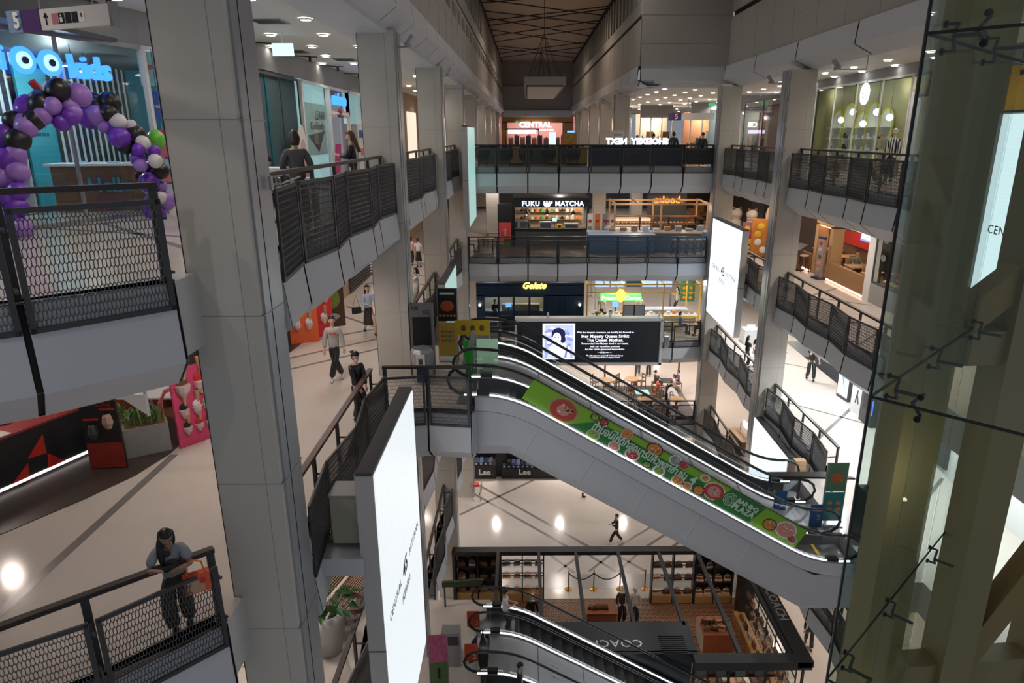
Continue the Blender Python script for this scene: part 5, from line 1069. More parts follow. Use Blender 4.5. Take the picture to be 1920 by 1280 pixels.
t.part('counter_top', lambda b: (b.b2((-4.5, -.05, 1.0), (1.05, .85, 1.04), mat('dark red edge', (.25, .03, .03), .4)), b.b2((-3.2, -.03, 1.04), (-.35, .35, 1.055), mat('printed mat', (.55, .45, .42), .5, noise=.3, nscale=10))))
t.part('light_strip', lambda b: b.b2((-4.5, -.02, .06), (1.0, 0, .11), emat('kick light', (1, .93, .9), 1.2)))
rz = math.atan2(1.54, .59); kx = V((cos(rz), sin(rz), 0)); ky = V((-sin(rz), cos(rz), 0)); K = V((-9.2, 11.7, z4))
for i in range(26):
    s_ = random.uniform(-2.6, .9); q = random.uniform(.42, .75); p_ = K+kx*s_+ky*q; b = MB(); k = i % 4
    if k == 0: b.lathe((0, 0, 0), [(.0, 0), (.045, 0), (.05, .14), (.02, .2), (.02, .26), (0, .26)], random.choice([M_black, M_kred, M_org, M_white]), 8)
    elif k == 1: b.box((0, 0, .06), (.16, .1, .12), random.choice([M_white, M_dgrey, M_steel]))
    elif k == 2: b.lathe((0, 0, 0), [(.0, 0), (.06, 0), (.11, .07), (.0, .07)], M_steel, 10); b.ball((0, 0, .08), (.08, .08, .04), M_green, 8, 4)
    else: b.box((0, 0, .11), (.12, .02, .22), M_white, rz=rz)
    o = b.build(('sauce_bottle', 'condiment_box', 'salad_bowl', 'price_card')[k]); o.location = (p_.x, p_.y, z4+1.055); tag(o, ('bottle', 'small box', 'bowl of greens', 'white price card')[k]+' on the black and red kiosk counter', ('bottle', 'box', 'bowl', 'card')[k], ('bottles', 'boxes', 'bowls', 'cards')[k]+' on the kiosk counter')
t = Th('pos_terminal', K+kx*.7+ky*.3+V((0, 0, 1.04)), 'black payment terminal at the right end of the kiosk counter', 'terminal'); t.part('stand', lambda b: b.box((0, 0, .08), (.06, .06, .16), M_black)); t.part('display', lambda b: b.box((0, 0, .22), (.3, .04, .2), M_black, rx=-.3))
def planter(x, y, rz_, label):
    t = Th('planter', (x, y, z4), label, 'planter', None, rz_); t.r.scale = (.8, .9, 1); M_con = mat('concrete', (.27, .27, .26), .8, noise=.2, nscale=5)
    t.part('trough', lambda b: b.b2((-.5, -.2, 0), (.5, .2, .62), M_con)); t.part('soil', lambda b: b.b2((-.45, -.16, .6), (.45, .16, .63), M_wood2))
    def fern(b):
        rr = random.Random(3)
        for i in range(70):
            x0 = rr.uniform(-.42, .42); y0 = rr.uniform(-.14, .14); a = rr.uniform(0, 6.28); L = rr.uniform(.15, .3); h = rr.uniform(.15, .42); m = mat('fern green', (.06, .16, .03), .6) if i % 2 else mat('fern light green', (.14, .28, .04), .6)
            p0 = V((x0, y0, .62)); p1 = p0+V((cos(a)*L*.4, sin(a)*L*.4, h*.8)); p2 = p0+V((cos(a)*L, sin(a)*L, h)); sd = V((-sin(a), cos(a), 0))*.02
            b.add([p0-sd*.4, p0+sd*.4, p1+sd, p1-sd, p2], [(0, 1, 2, 3), (3, 2, 4)], m)
    t.part('fern', fern)
planter(-8.62, 12.95, .35, 'concrete planter with ferns behind the halloween banner'); planter(-7.72, 12.75, .55, 'concrete planter with ferns right of the halloween banner')
t = Th('banner_stand', (-8.1, 12.02, z4), 'black and red halloween potions banner standing before the planters', 'banner', None, .1)
t.part('sheet', lambda b: (b.b2((-.33, -.02, .02), (.33, .02, 1.6), mat('halloween black', (.02, .015, .015), .5)), b.b2((-.32, -.03, .03), (.32, -.02, .55), mat('halloween red', (.32, .03, .015), .5, noise=.6, nscale=6))))
t.part('drink_picture', lambda b: [b.lathe((x, -.035, z), [(.05, 0), (.1, .12), (.08, .25), (.05, .3)], m, 10) for x, z, m in ((-.15, .65, M_dgrey), (.14, .85, mat('cream drink', (.45, .3, .22), .5)))]+[b.b2((-.3, -.03, 1.02), (-.03, -.02, 1.06), M_red), b.b2((.02, -.03, 1.22), (.28, -.02, 1.26), M_red)])
M_hal = mat('dark red lettering', (.35, .05, .03), .5)
text('HALLOWEEN', .115, M_hal, t.r, (0, -.04, 1.44), (pi/2, 0, 0), .003); text('POTIONS', .115, M_hal, t.r, (0, -.04, 1.34), (pi/2, 0, 0), .003)
c = ony(247, 752, 11.2); t = Th('hanging_sign', c, 'white slanted sign board with a grey back hanging under the fifth floor slab', 'sign'); t.part('board', lambda b: b.sheet([(-.25, 0, .15), (.2, .1, .1), (.2, .1, -.3)], (.02, -.05, 0), M_white)); t.part('edge', lambda b: b.bar((.2, .1, .15), (.2, .1, -.32), .03, .06, M_grey)); t.part('hanger', lambda b: b.tube([(0, .05, .1), (0, .05, -.95-c.z)], .01, M_steel, 4))
def booth(x, y, rz_, label):
    t = Th('booth_bench', (x, y, z4), label, 'bench', None, rz_)
    t.part('frame', lambda b: (b.tube([(-.45, 0, 0), (-.45, 0, .6), (-.3, 0, .8), (.3, 0, .8), (.45, 0, .6), (.45, 0, 0)], .05, M_wood, 8), b.b2((-.45, -.04, .0), (.45, .04, .08), M_wood)))
    t.part('rail', lambda b: b.tube([(-.6, .25, .3), (-.6, .25, .85), (-.45, .25, 1.05), (.2, .25, 1.05), (.35, .25, .85), (.35, .25, .3)], .045, M_pink, 8)); t.part('seat', lambda b: b.b2((-.4, .1, .38), (.4, .7, .46), M_wood2))
booth(-7.2, 13.75, 1.2, 'curved oak and pink booth end beside the concrete planter')
t = Th('cafe_table', (-8.4, 14.2, z4), 'white table glimpsed behind the pink booth', 'table'); t.part('tabletop', lambda b: b.b2((-.7, -.4, .72), (.7, .4, .76), M_white)); t.part('leg', lambda b: b.cyl((0, 0, 0), .05, .72, M_steel))
t = Th('sofa', (-9.3, 15.6, z4), 'dark red bench seat behind the white table', 'sofa'); t.part('back', lambda b: b.b2((-1, 0, .4), (1, .2, 1.1), mat('oxblood', (.25, .04, .03), .5))); t.part('seat', lambda b: b.b2((-1, -.5, 0), (1, 0, .45), mat('oxblood', (.25, .04, .03), .5)))
M_pp = mat('hot pink poster', (.65, .06, .16), .5)
t = Th('poster_board', (-6.93, 13.2, z4), 'tall pink ice cream poster leaning just left of the nearest column', 'poster', None, .95)
t.part('sheet', lambda b: b.b2((-.4, -.03, 0), (.4, .03, 1.68), M_pp))
def sundae(b, x, z, s, m): b.lathe((x, -.05, z), [(.02*s, 0), (.1*s, .12*s), (.12*s, .22*s), (0, .22*s)], mat('pale glass print', (.7, .5, .5), .4), 10); b.ball((x, -.05, z+.28*s), (.1*s, .03, .09*s), m, 8, 5); b.lathe((x+.04*s, -.05, z+.3*s), [(.03*s, 0), (.07*s, .3*s), (0, .3*s)], M_tim, 8)
for (x, z, s_, m) in ((-.18, 1.05, 1.3, M_wood2), (.2, 1.05, 1.3, M_red), (-.22, .62, .9, M_black), (.05, .62, .9, M_white), (.28, .62, .9, mat('mint', (.3, .6, .3), .5)), (-.2, .25, .8, M_black), (.05, .25, .8, M_red), (.28, .25, .8, M_wood2)): t.part('sundae_picture', lambda b: sundae(b, x, z, s_, m))
# cafe behind the walking man
M_rp = mat('red poster', (.65, .03, .04), .5); M_op = mat('orange red poster', (.7, .12, .03), .5)
for (x, y, m, nm) in ((-6.9, 20.35, M_op, 'orange ice cream poster board left of its red twin'), (-6.62, 21.0, M_rp, 'red ice cream poster board beside the orange one')):
    t = Th('poster_board', (x, y, z4), nm, 'poster', None, .45); t.part('sheet', lambda b: b.b2((-.42, -.03, 0), (.42, .03, 1.75), m))
    for (px_, pz) in ((-.25, 1.1), (0, 1.15), (.25, 1.1), (-.2, .4), (.15, .4)): t.part('sundae_picture', lambda b: sundae(b, px_, pz, 1.05, M_white))
t = Th('poster_board', (-6.55, 22.2, z4), 'dark poster with a big green fruit', 'poster', None, .4); t.part('sheet', lambda b: b.b2((-.42, -.03, 0), (.42, .03, 1.7), mat('brown poster', (.08, .04, .02), .5))); t.part('fruit_picture', lambda b: b.ball((0, -.04, .95), (.3, .05, .35), mat('artichoke green', (.2, .28, .05), .6, noise=.5, nscale=12), 12, 8)); t.part('bowl_picture', lambda b: b.ball((0, -.04, .35), (.25, .04, .12), M_gsw, 10, 5))
for i, (x, y) in enumerate(((-7.6, 18.9), (-8.5, 19.6))):
    t = Th('cafe_chair', (x, y, z4), 'pink upholstered armchair at the %s of the cafe entrance' % ('edge', 'back')[i], 'chair', None, .5); t.part('seat', lambda b: b.box((0, 0, .42), (.5, .5, .12), M_pink)); t.part('backrest', lambda b: b.box((0, .24, .7), (.5, .08, .5), M_pink)); [t.part('armrest', lambda b: b.box((x_, 0, .6), (.06, .45, .25), M_pink)) for x_ in (-.25, .25)]; [t.part('leg', lambda b: b.bar((x_, y_, 0), (x_, y_, .37), .04, .04, M_wood)) for x_ in (-.2, .2) for y_ in (-.2, .2)]
t = Th('cafe_table', (-7.8, 20.0, z4), 'white cafe table beside the pink armchair', 'table'); t.part('tabletop', lambda b: b.b2((-.5, -.4, .72), (.4, .4, .76), M_white)); t.part('leg', lambda b: b.cyl((0, 0, 0), .05, .72, M_steel))
t = Th('stroller', (-4.5, 33.8, z4), 'dark pushchair beside the fourth left column on the fourth floor', 'pushchair'); t.part('seat', lambda b: b.box((0, 0, .55), (.4, .5, .5), M_black, rx=.3)); t.part('handle', lambda b: b.tube([(-.2, -.3, .5), (-.2, -.5, 1), (.2, -.5, 1), (.2, -.3, .5)], .02, M_black, 6)); [t.part('wheel', lambda b: b.lathe((x_, y_, .1), [(.1, -.01), (.1, .02), (0, .02)], M_black, 10)) for x_ in (-.2, .2) for y_ in (-.2, .25)]
t = Th('metal_box', (-3.0, 9.75, z4-.2), 'olive beige steel box hung behind the huge white screen at railing height', 'cabinet'); t.part('shell', lambda b: b.b2((-.18, 0, 0), (.3, .45, .85), mat('khaki paint', (.36, .35, .27), .6))); t.part('lid', lambda b: b.b2((-.2, -.02, .85), (.32, .47, .88), M_grey)); t.part('bracket', lambda b: b.b2((-.4, .1, -.05), (.5, .3, .0), M_dgrey))
t = Th('cross_strut', (-3.4, 9.5, -5.25), 'grey horizontal beam joining the huge screen to the slab edge', 'beam'); t.part('beam', lambda b: b.b2((0, 0, 0), (.75, .5, .32), M_pan))
# landing of the fourth floor
t = Th('info_totem', (-2.78, 17.3, z4), 'tall grey information totem with a dark screen behind the landing railing', 'totem', None, .05)
t.part('body', lambda b: b.b2((-.3, 0, 0), (.3, .25, 1.95), mat('totem grey', (.16, .16, .165), .5))); t.part('screen', lambda b: b.b2((-.24, -.012, .85), (.24, 0, 1.62), M_black)); text('5G', .16, M_black, t.r, (.12, -.015, 1.74), (pi/2, 0, 0), .002); text('AIS', .13, M_black, t.r, (-.17, -.015, 1.86), (pi/2, 0, 0), .002)
t = Th('waste_bin', (-2.72, 16.75, z4), 'grey octagonal waste bin with a white label in front of the totem', 'bin'); t.part('body', lambda b: b.lathe((0, 0, 0), [(.24, 0), (.3, .85), (.24, .95), (0, .95)], M_alu, 8)); t.part('label', lambda b: (b.b2((-.11, -.3, .5), (.11, -.285, .85), M_white), b.b2((-.05, -.31, .6), (.05, -.3, .72), M_dgrey), b.b2((-.065, -.31, .73), (.065, -.3, .75), M_dgrey))); t.part('blue_panel', lambda b: b.b2((-.11, -.29, .1), (.11, -.26, .48), M_navy))
def pstand(x, y, z, rz_, label, m1, m2, h=1.9, w=.45):
    t = Th('poster_stand', (x, y, z), label, 'poster stand', None, rz_); t.part('frame', lambda b: (b.b2((-w/2-.03, 0, 0), (-w/2, .04, h), M_alu), b.b2((w/2, 0, 0), (w/2+.03, .04, h), M_alu), b.b2((-w/2, -.2, 0), (w/2, .25, .04), M_alu)))
    t.part('upper_poster', lambda b: b.b2((-w/2, -.02, h*.55), (w/2, .02, h), m1)); t.part('lower_poster', lambda b: b.b2((-w/2, -.02, .12), (w/2, .02, h*.53), m2)); return t
t = pstand(-2.25, 18.6, z4, 0, 'poster stand with a dark food poster above a yellow one on the landing', M_black, mat('yellow poster', (.6, .42, .08), .5), 2.1, .52)
t.part('dish_picture', lambda b: (b.ball((0, -.03, 1.6), (.19, .02, .16), mat('food red', (.5, .08, .02), .5, noise=.6, nscale=20), 12, 6), [b.ball((-.2+.1*k, -.03, 1.32), (.04, .02, .03), M_org, 6, 4) for k in range(5)]))
t.part('icon_picture', lambda b: [b.ball((-.15+.1*(k % 4), -.03, .85-.13*(k//4)), (.035, .015, .04), [M_red, M_green, M_teal, M_org][k % 4], 6, 4) for k in range(12)]); t.part('heading', lambda b: b.b2((-.2, -.03, 1.93), (.2, -.02, 1.98), M_white))
for (x, y, z, w_, h, m, nm) in ((-1.5, 18.4, z4+.95, .95, .42, M_yel, 'yellow notice panel on the glass of the farther escalator'),):
    t = Th('notice', (x, y-.45, z-.02), nm, 'notice'); t.part('sheet', lambda b: b.b2((-w_/2, 0, 0), (w_/2, .02, h), mat('amber sheet', (.6, .4, .02), .5))); t.part('print', lambda b: [b.ball((-.25+.25*k, -.005, .2), (.07, .01, .09), M_wood2, 8, 4) for k in range(3)]); t.part('stand', lambda b: (b.b2((-w_/2, .005, -.95), (-w_/2+.03, .02, 0), M_steel), b.b2((w_/2-.03, .005, -.95), (w_/2, .02, 0), M_steel)))
M_ngr = mat('vivid green', (.02, .38, .03), .5)
for (x, y, w_, h, z, nm) in ((-1.55, 17.2, .3, .75, .25, 'bright green upright panel between the two fourth floor escalators'), (-1.5, 16.7, .22, .9, .0, 'bright green post panel left of the nearer escalator')):
    t = Th('barrier', (x, y, z4), nm, 'barrier'); t.part('panel', lambda b: b.b2((-w_/2, 0, z), (w_/2, .05, z+h), M_ngr)); t.part('post', lambda b: b.b2((w_/2, 0, 0), (w_/2+.05, .06, z+h+.1), M_steel))
t = Th('barrier', (-1.15, 17.5, z4), 'pale green lit glass barrier at the head of the escalators', 'barrier'); t.part('panel', lambda b: b.b2((-.35, 0, .1), (.35, .03, .95), emat('pale green glow', (.5, .8, .55), .16))); t.part('post', lambda b: b.b2((-.4, -.02, 0), (-.34, .05, 1.0), M_dgrey))
t = Th('barrier', (-1.55, 17.0, z4), 'tilted grey triangular guard plate above the green panel', 'barrier'); t.part('plate', lambda b: b.sheet([(-.2, 0, .35), (.12, 0, 1.35), (.22, 0, 1.2), (0, 0, .3)], (0, .03, 0), M_alu))
# deck of the fourth floor
wallbox('floor_deck_dark', (-2.9, 35.7, z4), (3.25, 43.5, z4+.01), mat('dark wood floor', (.06, .045, .04), .35, noise=.2, nscale=5))
def kiosk_goods(x0, x1, y, z, n, lab, cat, grp, cols, kind='box', h=(.1, .3), nm='product'): goods(nm, x0, x1, y, z, n, cols, lab, cat, grp, kind, 'x', h)
t = Th('matcha_kiosk', (-.75, 39.5, z4), 'black kiosk with white FUKU MATCHA lettering on the fourth floor deck', 'kiosk')
t.part('sign_beam', lambda b: b.b2((-.1, -.05, 2.2), (4.3, .1, 2.65), M_black)); t.part('roof', lambda b: b.b2((-.1, 0, 2.62), (4.3, 3.0, 2.72), M_black)); [t.part('post', lambda b: b.b2((x, 0, 0), (x+.14, .14, 2.65), M_black)) for x in (-.1, 4.15)]
t.part('counter', lambda b: (b.b2((0, 0, 0), (4.2, .7, .9), M_dgrey), b.b2((-.05, -.05, .9), (4.25, .75, .96), M_black))); t.part('back_wall', lambda b: b.b2((0, 2.8, 0), (4.2, 2.9, 2.6), mat('warm kiosk wall', (.5, .38, .26), .6)))
for z in (1.2, 1.65, 2.05): t.part('shelf', lambda b: b.b2((.2, 2.5, z), (4.0, 2.8, z+.03), M_wood)); kiosk_goods(-.5, 3.2, 42.1, z4+z+.03, 12, 'jar or box on the back shelves of the matcha kiosk', 'container', 'goods on the matcha kiosk shelves', [M_white, M_green, M_wood2, M_org, M_black], 'bottle', (.15, .3), 'jar')
M_fk = emat('lit white blue lettering', (.7, .8, 1), 2.0)
text('FUKU', .38, M_fk, t.r, (.95, -.07, 2.4), (pi/2, 0, 0), .02, bold=.008, spacing=1.1); text('MATCHA', .38, M_fk, t.r, (3.15, -.07, 2.4), (pi/2, 0, 0), .02, bold=.008, spacing=1.05)
t.part('whisk_emblem', lambda b: (b.sheet([(1.88+.22*cos(a), -.07, 2.42+.2*sin(a)) for a in [pi+pi*k/10 for k in range(11)]], (0, -.02, 0), M_fk), [b.b2((1.68+.14*k, -.09, 2.42), (1.76+.14*k, -.07, 2.54), M_fk) for k in range(4)]))
for x in (.7, 1.9, 3.4):
    q = Th('pendant_lamp', (-.75+x, 39.9, z4+1.75), 'black cone pendant lamp over the matcha counter', 'lamp', 'pendant lamps of the matcha kiosk'); q.part('shade', lambda b: b.lathe((0, 0, 0), [(.2, 0), (.04, .2), (.02, .3)], M_black, 12)); q.part('cord', lambda b: b.tube([(0, 0, .28), (0, 0, .87)], .012, M_black, 4)); q.part('bulb', lambda b: b.ball((0, 0, .02), .06), emat('warm bulb', (1, .8, .5), 8))
for (x, w_, h, m, nm, cat) in ((-.25, .35, .45, M_steel, 'steel drink machine at the left of the matcha counter', 'machine'), (.25, .5, .45, M_steel, 'second steel machine on the matcha counter', 'machine'), (1.5, .7, .4, mat('pale steel', (.4, .45, .5), .4), 'pale cabinet in the middle of the matcha counter', 'cabinet'), (2.3, .25, .25, M_yel, 'small yellow lamp on the matcha counter', 'lamp'), (3.0, .8, .3, M_gsw, 'rounded cream case at the right of the matcha counter', 'case')):
    q = Th('counter_'+cat, (-.75+x+.3, 39.8, z4+.96), nm, cat); q.part('body', lambda b: b.b2((-w_/2, -.15, 0), (w_/2, .2, h), m)); q.part('front', lambda b: b.b2((-w_/2+.04, -.165, .05), (w_/2-.04, -.15, h-.05), M_dgrey))
q = Th('tablet', (1.6, 40.3, z4+1.4), 'blue lit order tablet hanging in the matcha kiosk', 'tablet'); q.part('screen', lambda b: b.box((0, 0, 0), (.25, .03, .17), emat('lit tablet', (.4, .7, 1), 1.2))); q.part('stand', lambda b: b.box((0, 0, -.26), (.03, .03, .36), M_black))
plight(1.2, 41.0, -2.3, 60, (1, .85, .65)); plight(2.9, 41.2, -2.3, 45, (1, .8, .6))
t = Th('poster_board', (-1.25, 39.4, z4), 'tall black panel with a red drink poster left of the matcha kiosk', 'poster'); t.part('panel', lambda b: b.b2((-.45, 0, 0), (.4, .2, 2.4), M_black)); t.part('poster', lambda b: (b.b2((-.38, -.02, .2), (.32, 0, 1.35), mat('red drink poster', (.55, .07, .07), .5, noise=.3, nscale=4)), b.lathe((-.03, -.04, .6), [(.08, 0), (.12, .35), (0, .4)], M_pink, 10))); t.part('green_base', lambda b: b.b2((-.38, -.03, .02), (.32, 0, .25), mat('leafy green print', (.15, .3, .04), .5)))
t = Th('salad_kiosk', (4.9, 38.6, z4), 'open kiosk of pale timber beams with warm shelves on the fourth floor deck', 'kiosk')
for x in (0, 2.6, 5.2):
    for y in (0, 2.6): t.part('post', lambda b: b.bar((x, y, 0), (x, y, 2.45), .09, .09, M_tim))
for y in (0, 2.6): t.part('beam', lambda b: (b.bar((-.2, y, 2.45), (5.4, y, 2.45), .1, .1, M_tim)))
for x in (0, 1.3, 2.6, 3.9, 5.2): t.part('rafter', lambda b: b.bar((x, 0, 2.5), (x, 2.6, 2.5), .07, .08, M_tim))
t.part('front_counter', lambda b: (b.b2((-1.6, -1.0, 0), (5.1, -.3, 1.0), M_blue), b.b2((-1.6, -2.05, 0), (1.95, -1.0, 1.0), M_blue), b.b2((-1.6, -2.1, 1.0), (2.0, -1.0, 1.04), mat('light blue counter edge', (.3, .4, .55), .4)), b.b2((-1.6, -1.05, 1.0), (5.15, -.25, 1.05), mat('light blue counter edge', (.3, .4, .55), .4)))); t.part('back_shelf', lambda b: [b.b2((0, 1.7, z), (5.1, 2.2, z+.05), M_wood2) for z in (.6, 1.1, 1.55)]+[b.b2((x, 1.8, 0), (x+.06, 2.1, 1.6), M_black) for x in (0, 1.7, 3.4, 5.0)])
kiosk_goods(4.95, 9.9, 40.5, z4+1.15, 22, 'bread roll in a long row on the timber kiosk shelf', 'bread', 'bread rolls on the timber kiosk shelves', [M_tim, M_wood, mat('bread brown', (.35, .14, .04), .6)], 'ball', nm='bread_roll'); kiosk_goods(4.95, 9.9, 40.5, z4+.65, 18, 'bread roll in a long row on the timber kiosk shelf', 'bread', 'bread rolls on the timber kiosk shelves', [M_tim, M_wood, mat('bread brown', (.35, .14, .04), .6)], 'ball', nm='bread_roll')
kiosk_goods(4.4, 9.9, 38.0, z4+1.05, 9, 'tray or crate on the slate blue counter', 'tray', 'trays on the slate blue counter', [M_white, M_grey, M_wood, M_tim], 'box', (.1, .3), 'tray')
q = Th('display_case', (6.3, 41.8, z4), 'lit glass display case at the back of the timber kiosk', 'case'); q.part('case', lambda b: b.b2((-.9, 0, .5), (1.2, .5, 1.3), emat('warm lit case', (1, .75, .5), .5))); q.part('base', lambda b: b.b2((-.9, 0, 0), (1.2, .5, .5), M_white)); q.part('shelves', lambda b: [b.b2((-.95, -.02, z), (1.25, 0, z+.04), M_wood2) for z in (.5, .8, 1.1, 1.3)])
plight(6.3, 39.9, -2.4, 40, (1, .75, .5)); plight(9, 39.9, -2.4, 40, (1, .75, .5))
r = empty('shop_sign', (8.6, 42.5, z4+2.32), 'orange lit salad lettering behind the timber kiosk', 'sign'); text('salood', .6, emat('lit orange', (1, .25, .03), 1.8), r, (0, 0, 0), (pi/2, 0, 0), .03, bold=.015); b = MB(); b.b2((-1.2, .05, -2.3), (1.2, .15, .4), M_dgrey); b.build('backing', None, r)
for k in range(4):
    t = Th('poster_stand', (3.55+.42*k, 38.9, z4), 'small white and orange menu stand between the two fourth floor kiosks', 'poster stand', 'menu stands between the kiosks'); t.part('sheet', lambda b: b.box((0, 0, 1.25), (.3, .04, 1.3), (M_white, M_org, M_gsw, M_white)[k])); t.part('print', lambda b: (b.ball((0, -.03, 1.5), (.1, .015, .1), M_red, 8, 4), b.box((0, -.03, 1.1), (.2, .01, .2), M_wood))); t.part('base', lambda b: b.box((0, 0, .3), (.1, .2, .6), M_black))
for k in range(5):
    t = Th('bar_stool', (7.95+.42*k, 36.6, z4), 'tall black bar stool with a wooden seat at the right of the fourth floor deck', 'stool', 'bar stools on the fourth floor deck'); t.part('seat', lambda b: b.cyl((0, 0, .74), .17, .04, M_wood)); [t.part('leg', lambda b: b.bar((x*.2, y*.2, 0), (x*.11, y*.11, .74), .025, .025, M_black)) for x in (-1, 1) for y in (-1, 1)]; t.part('footrest', lambda b: b.tube([(.17*cos(a), .17*sin(a), .3) for a in [2*pi*k/8 for k in range(8)]], .01, M_black, 4, True))
t = Th('bar_counter', (6.95, 37.1, z4), 'wooden-topped high bar behind the row of stools', 'counter'); t.part('top', lambda b: b.b2((0, 0, 1.0), (2.6, .35, 1.05), M_wood)); t.part('panel', lambda b: b.b2((.05, .15, 0), (2.55, .2, 1.0), M_blue))
for (x, y) in ((-2.3, 37.6), (-1.9, 39.8)):
    t = Th('wooden_table', (x, y, z4), ('small dark wooden table with stools at the left end of the fourth floor deck' if y < 38 else 'farther dark wooden table left of the matcha kiosk'), 'table'); t.part('tabletop', lambda b: b.b2((-.45, -.35, .7), (.45, .35, .75), M_wood2)); [t.part('leg', lambda b: b.bar((a, c, 0), (a, c, .7), .04, .04, M_black)) for a in (-.38, .38) for c in (-.28, .28)]
    for dx in (-.75, .75):
        q = Th('low_stool', (x+dx, y-.4, z4), 'square wooden stool at the left end of the fourth floor deck', 'stool', 'square stools by the wooden tables'); q.part('seat', lambda b: b.b2((-.17, -.17, .42), (.17, .17, .46), M_wood2)); [q.part('leg', lambda b: b.bar((a, c, 0), (a, c, .42), .03, .03, M_black)) for a in (-.14, .14) for c in (-.14, .14)]
wallbox('wall_back_fourth', (-7, 60, z4), (22, 60.2, -.9), M_dgrey, lambda b: [b.b2((x, 59.9, z4+.2), (x+2.5, 60, -2), m) for x, m in ((-5, M_wall), (-1, mat('brown panel', (.12, .06, .04), .6)), (4, M_dgrey), (8, M_dgrey), (12, M_wood2), (16, M_wall))])
for k in range(4):
    t = Th('restaurant_bench', (11+.9*k, 47+2.2*k, z4), 'orange brown bench along the far right of the fourth floor', 'bench', 'benches on the far right of the fourth floor'); t.part('seat', lambda b: b.b2((0, 0, .35), (.8, 1.8, .45), mat('bench brown', (.25, .1, .03), .5))); t.part('backrest', lambda b: b.b2((0, 0, .45), (.12, 1.8, 1.0), mat('bench brown', (.25, .1, .03), .5))); t.part('base', lambda b: b.b2((.05, .05, 0), (.75, 1.75, .35), M_black))
for k, (x, y) in enumerate(((-2.6, 43.5), (.5, 52), (4.4, 46), (7.5, 50))): column(x, x+.8, y, y+.8, -18.4, -.9, -1, 'trim_%d' % (k+90))
# ================= THIRD FLOOR DECK =================
z3 = -9.2
t = Th('gelato_kiosk', (-2.9, 37.7, z3), 'navy panelled kiosk with glowing yellow Gelate lettering', 'kiosk')
M_nv = mat('navy panelling', (.012, .035, .085), .45)
t.part('front_wall', lambda b: [b.b2((0, 0, 2.0), (6.1, .12, 2.8), M_nv), b.b2((0, 0, 0), (6.1, .12, .85), M_nv), b.b2((3.85, 0, .8), (6.1, .12, 2.1), M_nv)]+[b.b2((x, -.02, .8), (x+.12, .12, 2.1), M_nv) for x in (.35, 1.2, 2.05, 2.95, 3.8)]+[b.b2((0, 0, .8), (.4, .12, 2.1), M_nv)])
t.part('moulding', lambda b: [b.b2((0, -.06, 2.55), (6.1, .0, 2.65), M_nv), b.b2((0, -.08, 2.72), (6.1, .0, 2.8), M_black), b.b2((0, -.06, 1.98), (6.1, 0, 2.04), M_nv), b.b2((0, -.05, .82), (6.1, 0, .88), M_nv)]+[b.b2((x, -.03, z), (x+.85, 0, z+.03), M_navy) for x in (.35, 1.25, 2.15, 3.9, 4.95) for z in (.15, .7)]+[b.b2((x, -.03, 1.0), (x+.03, 0, 1.9), M_navy) for x in (4.0, 4.75, 5.0, 5.75)])
t.part('side_wall', lambda b: (b.b2((0, .12, 0), (.1, 3, 2.8), M_nv), b.b2((6.0, .12, 0), (6.1, 3, 2.8), M_nv), b.b2((0, 2.9, 0), (6.1, 3, 2.8), mat('kiosk back wall', (.4, .34, .27), .6)))); t.part('roof', lambda b: b.b2((0, .1, 2.7), (6.1, 3, 2.78), M_black))
[t.part('window_pane', lambda b: b.b2((x+.12, .04, .88), (x+.85, .06, 2.0), M_glass)) for x in (.35, 1.2, 2.05, 2.95)]
t.part('counter', lambda b: (b.b2((.3, .8, 0), (3.8, 1.4, .95), M_steel), b.b2((1.4, 1.0, .95), (3.6, 1.4, 1.3), mat('gelato glass case', (.5, .42, .3), .3))))
text('Gelate', .5, emat('lit yellow neon', (1, .72, .12), 2.4), t.r, (3.25, -.14, 2.65), (pi/2, 0, 0), .03, bold=.014, shear=.35)
for x in (.2, 5.85): 
    q = Th('wall_lamp', (-2.9+x, 37.6, z3+1.55), ('warm wall lamp at the left corner of the navy kiosk' if x < 1 else 'warm wall lamp at the right corner of the navy kiosk'), 'lamp'); q.part('bulb', lambda b: b.ball((0, -.06, 0), .07), emat('warm bulb', (1, .8, .5), 8)); q.part('bracket', lambda b: b.box((0, 0, -.08), (.08, .1, .1), M_black))
plight(-1.9, 39.6, -7.0, 40, (.8, .9, 1)); plight(.3, 39.6, -6.9, 45, (1, .9, .75))
q = Th('till_screen', (-1.1, 38.6, z3+.95), 'blue till screen in the second window of the navy kiosk', 'screen'); q.part('display', lambda b: b.box((0, 0, .35), (.32, .04, .26), emat('lit till blue', (.15, .35, 1), 1.2))); q.part('stand', lambda b: b.box((0, .02, .12), (.06, .06, .24), M_black))
for k in range(3):
    t = Th('bar_chair', (-2.35+1.85*k, 36.75, z3), 'white framed bar chair with a grey backrest in front of the navy kiosk', 'chair', 'bar chairs at the navy kiosk'); t.part('backrest', lambda b: b.box((.35, 0, .95), (.7, .05, .2), mat('pale grey seat', (.35, .36, .38), .6))); t.part('seat', lambda b: b.box((.35, .25, .7), (.66, .45, .06), M_black)); [t.part('leg', lambda b: b.bar((x, y, 0), (x+.05, y, 1.1 if y < .1 else .7), .03, .03, M_white)) for x in (0, .66) for y in (0, .45)]
t = Th('snack_kiosk', (3.35, 37.4, z3), 'white kiosk under a yellow steel frame with a green potato sign', 'kiosk')
for x in (0, 2.05, 4.3, 6.35): t.part('post', lambda b: [b.bar((x, y, 0), (x, y, 2.75), .07, .07, M_yel) for y in ((0, 3.2) if x in (0, 6.35) else (0,))])
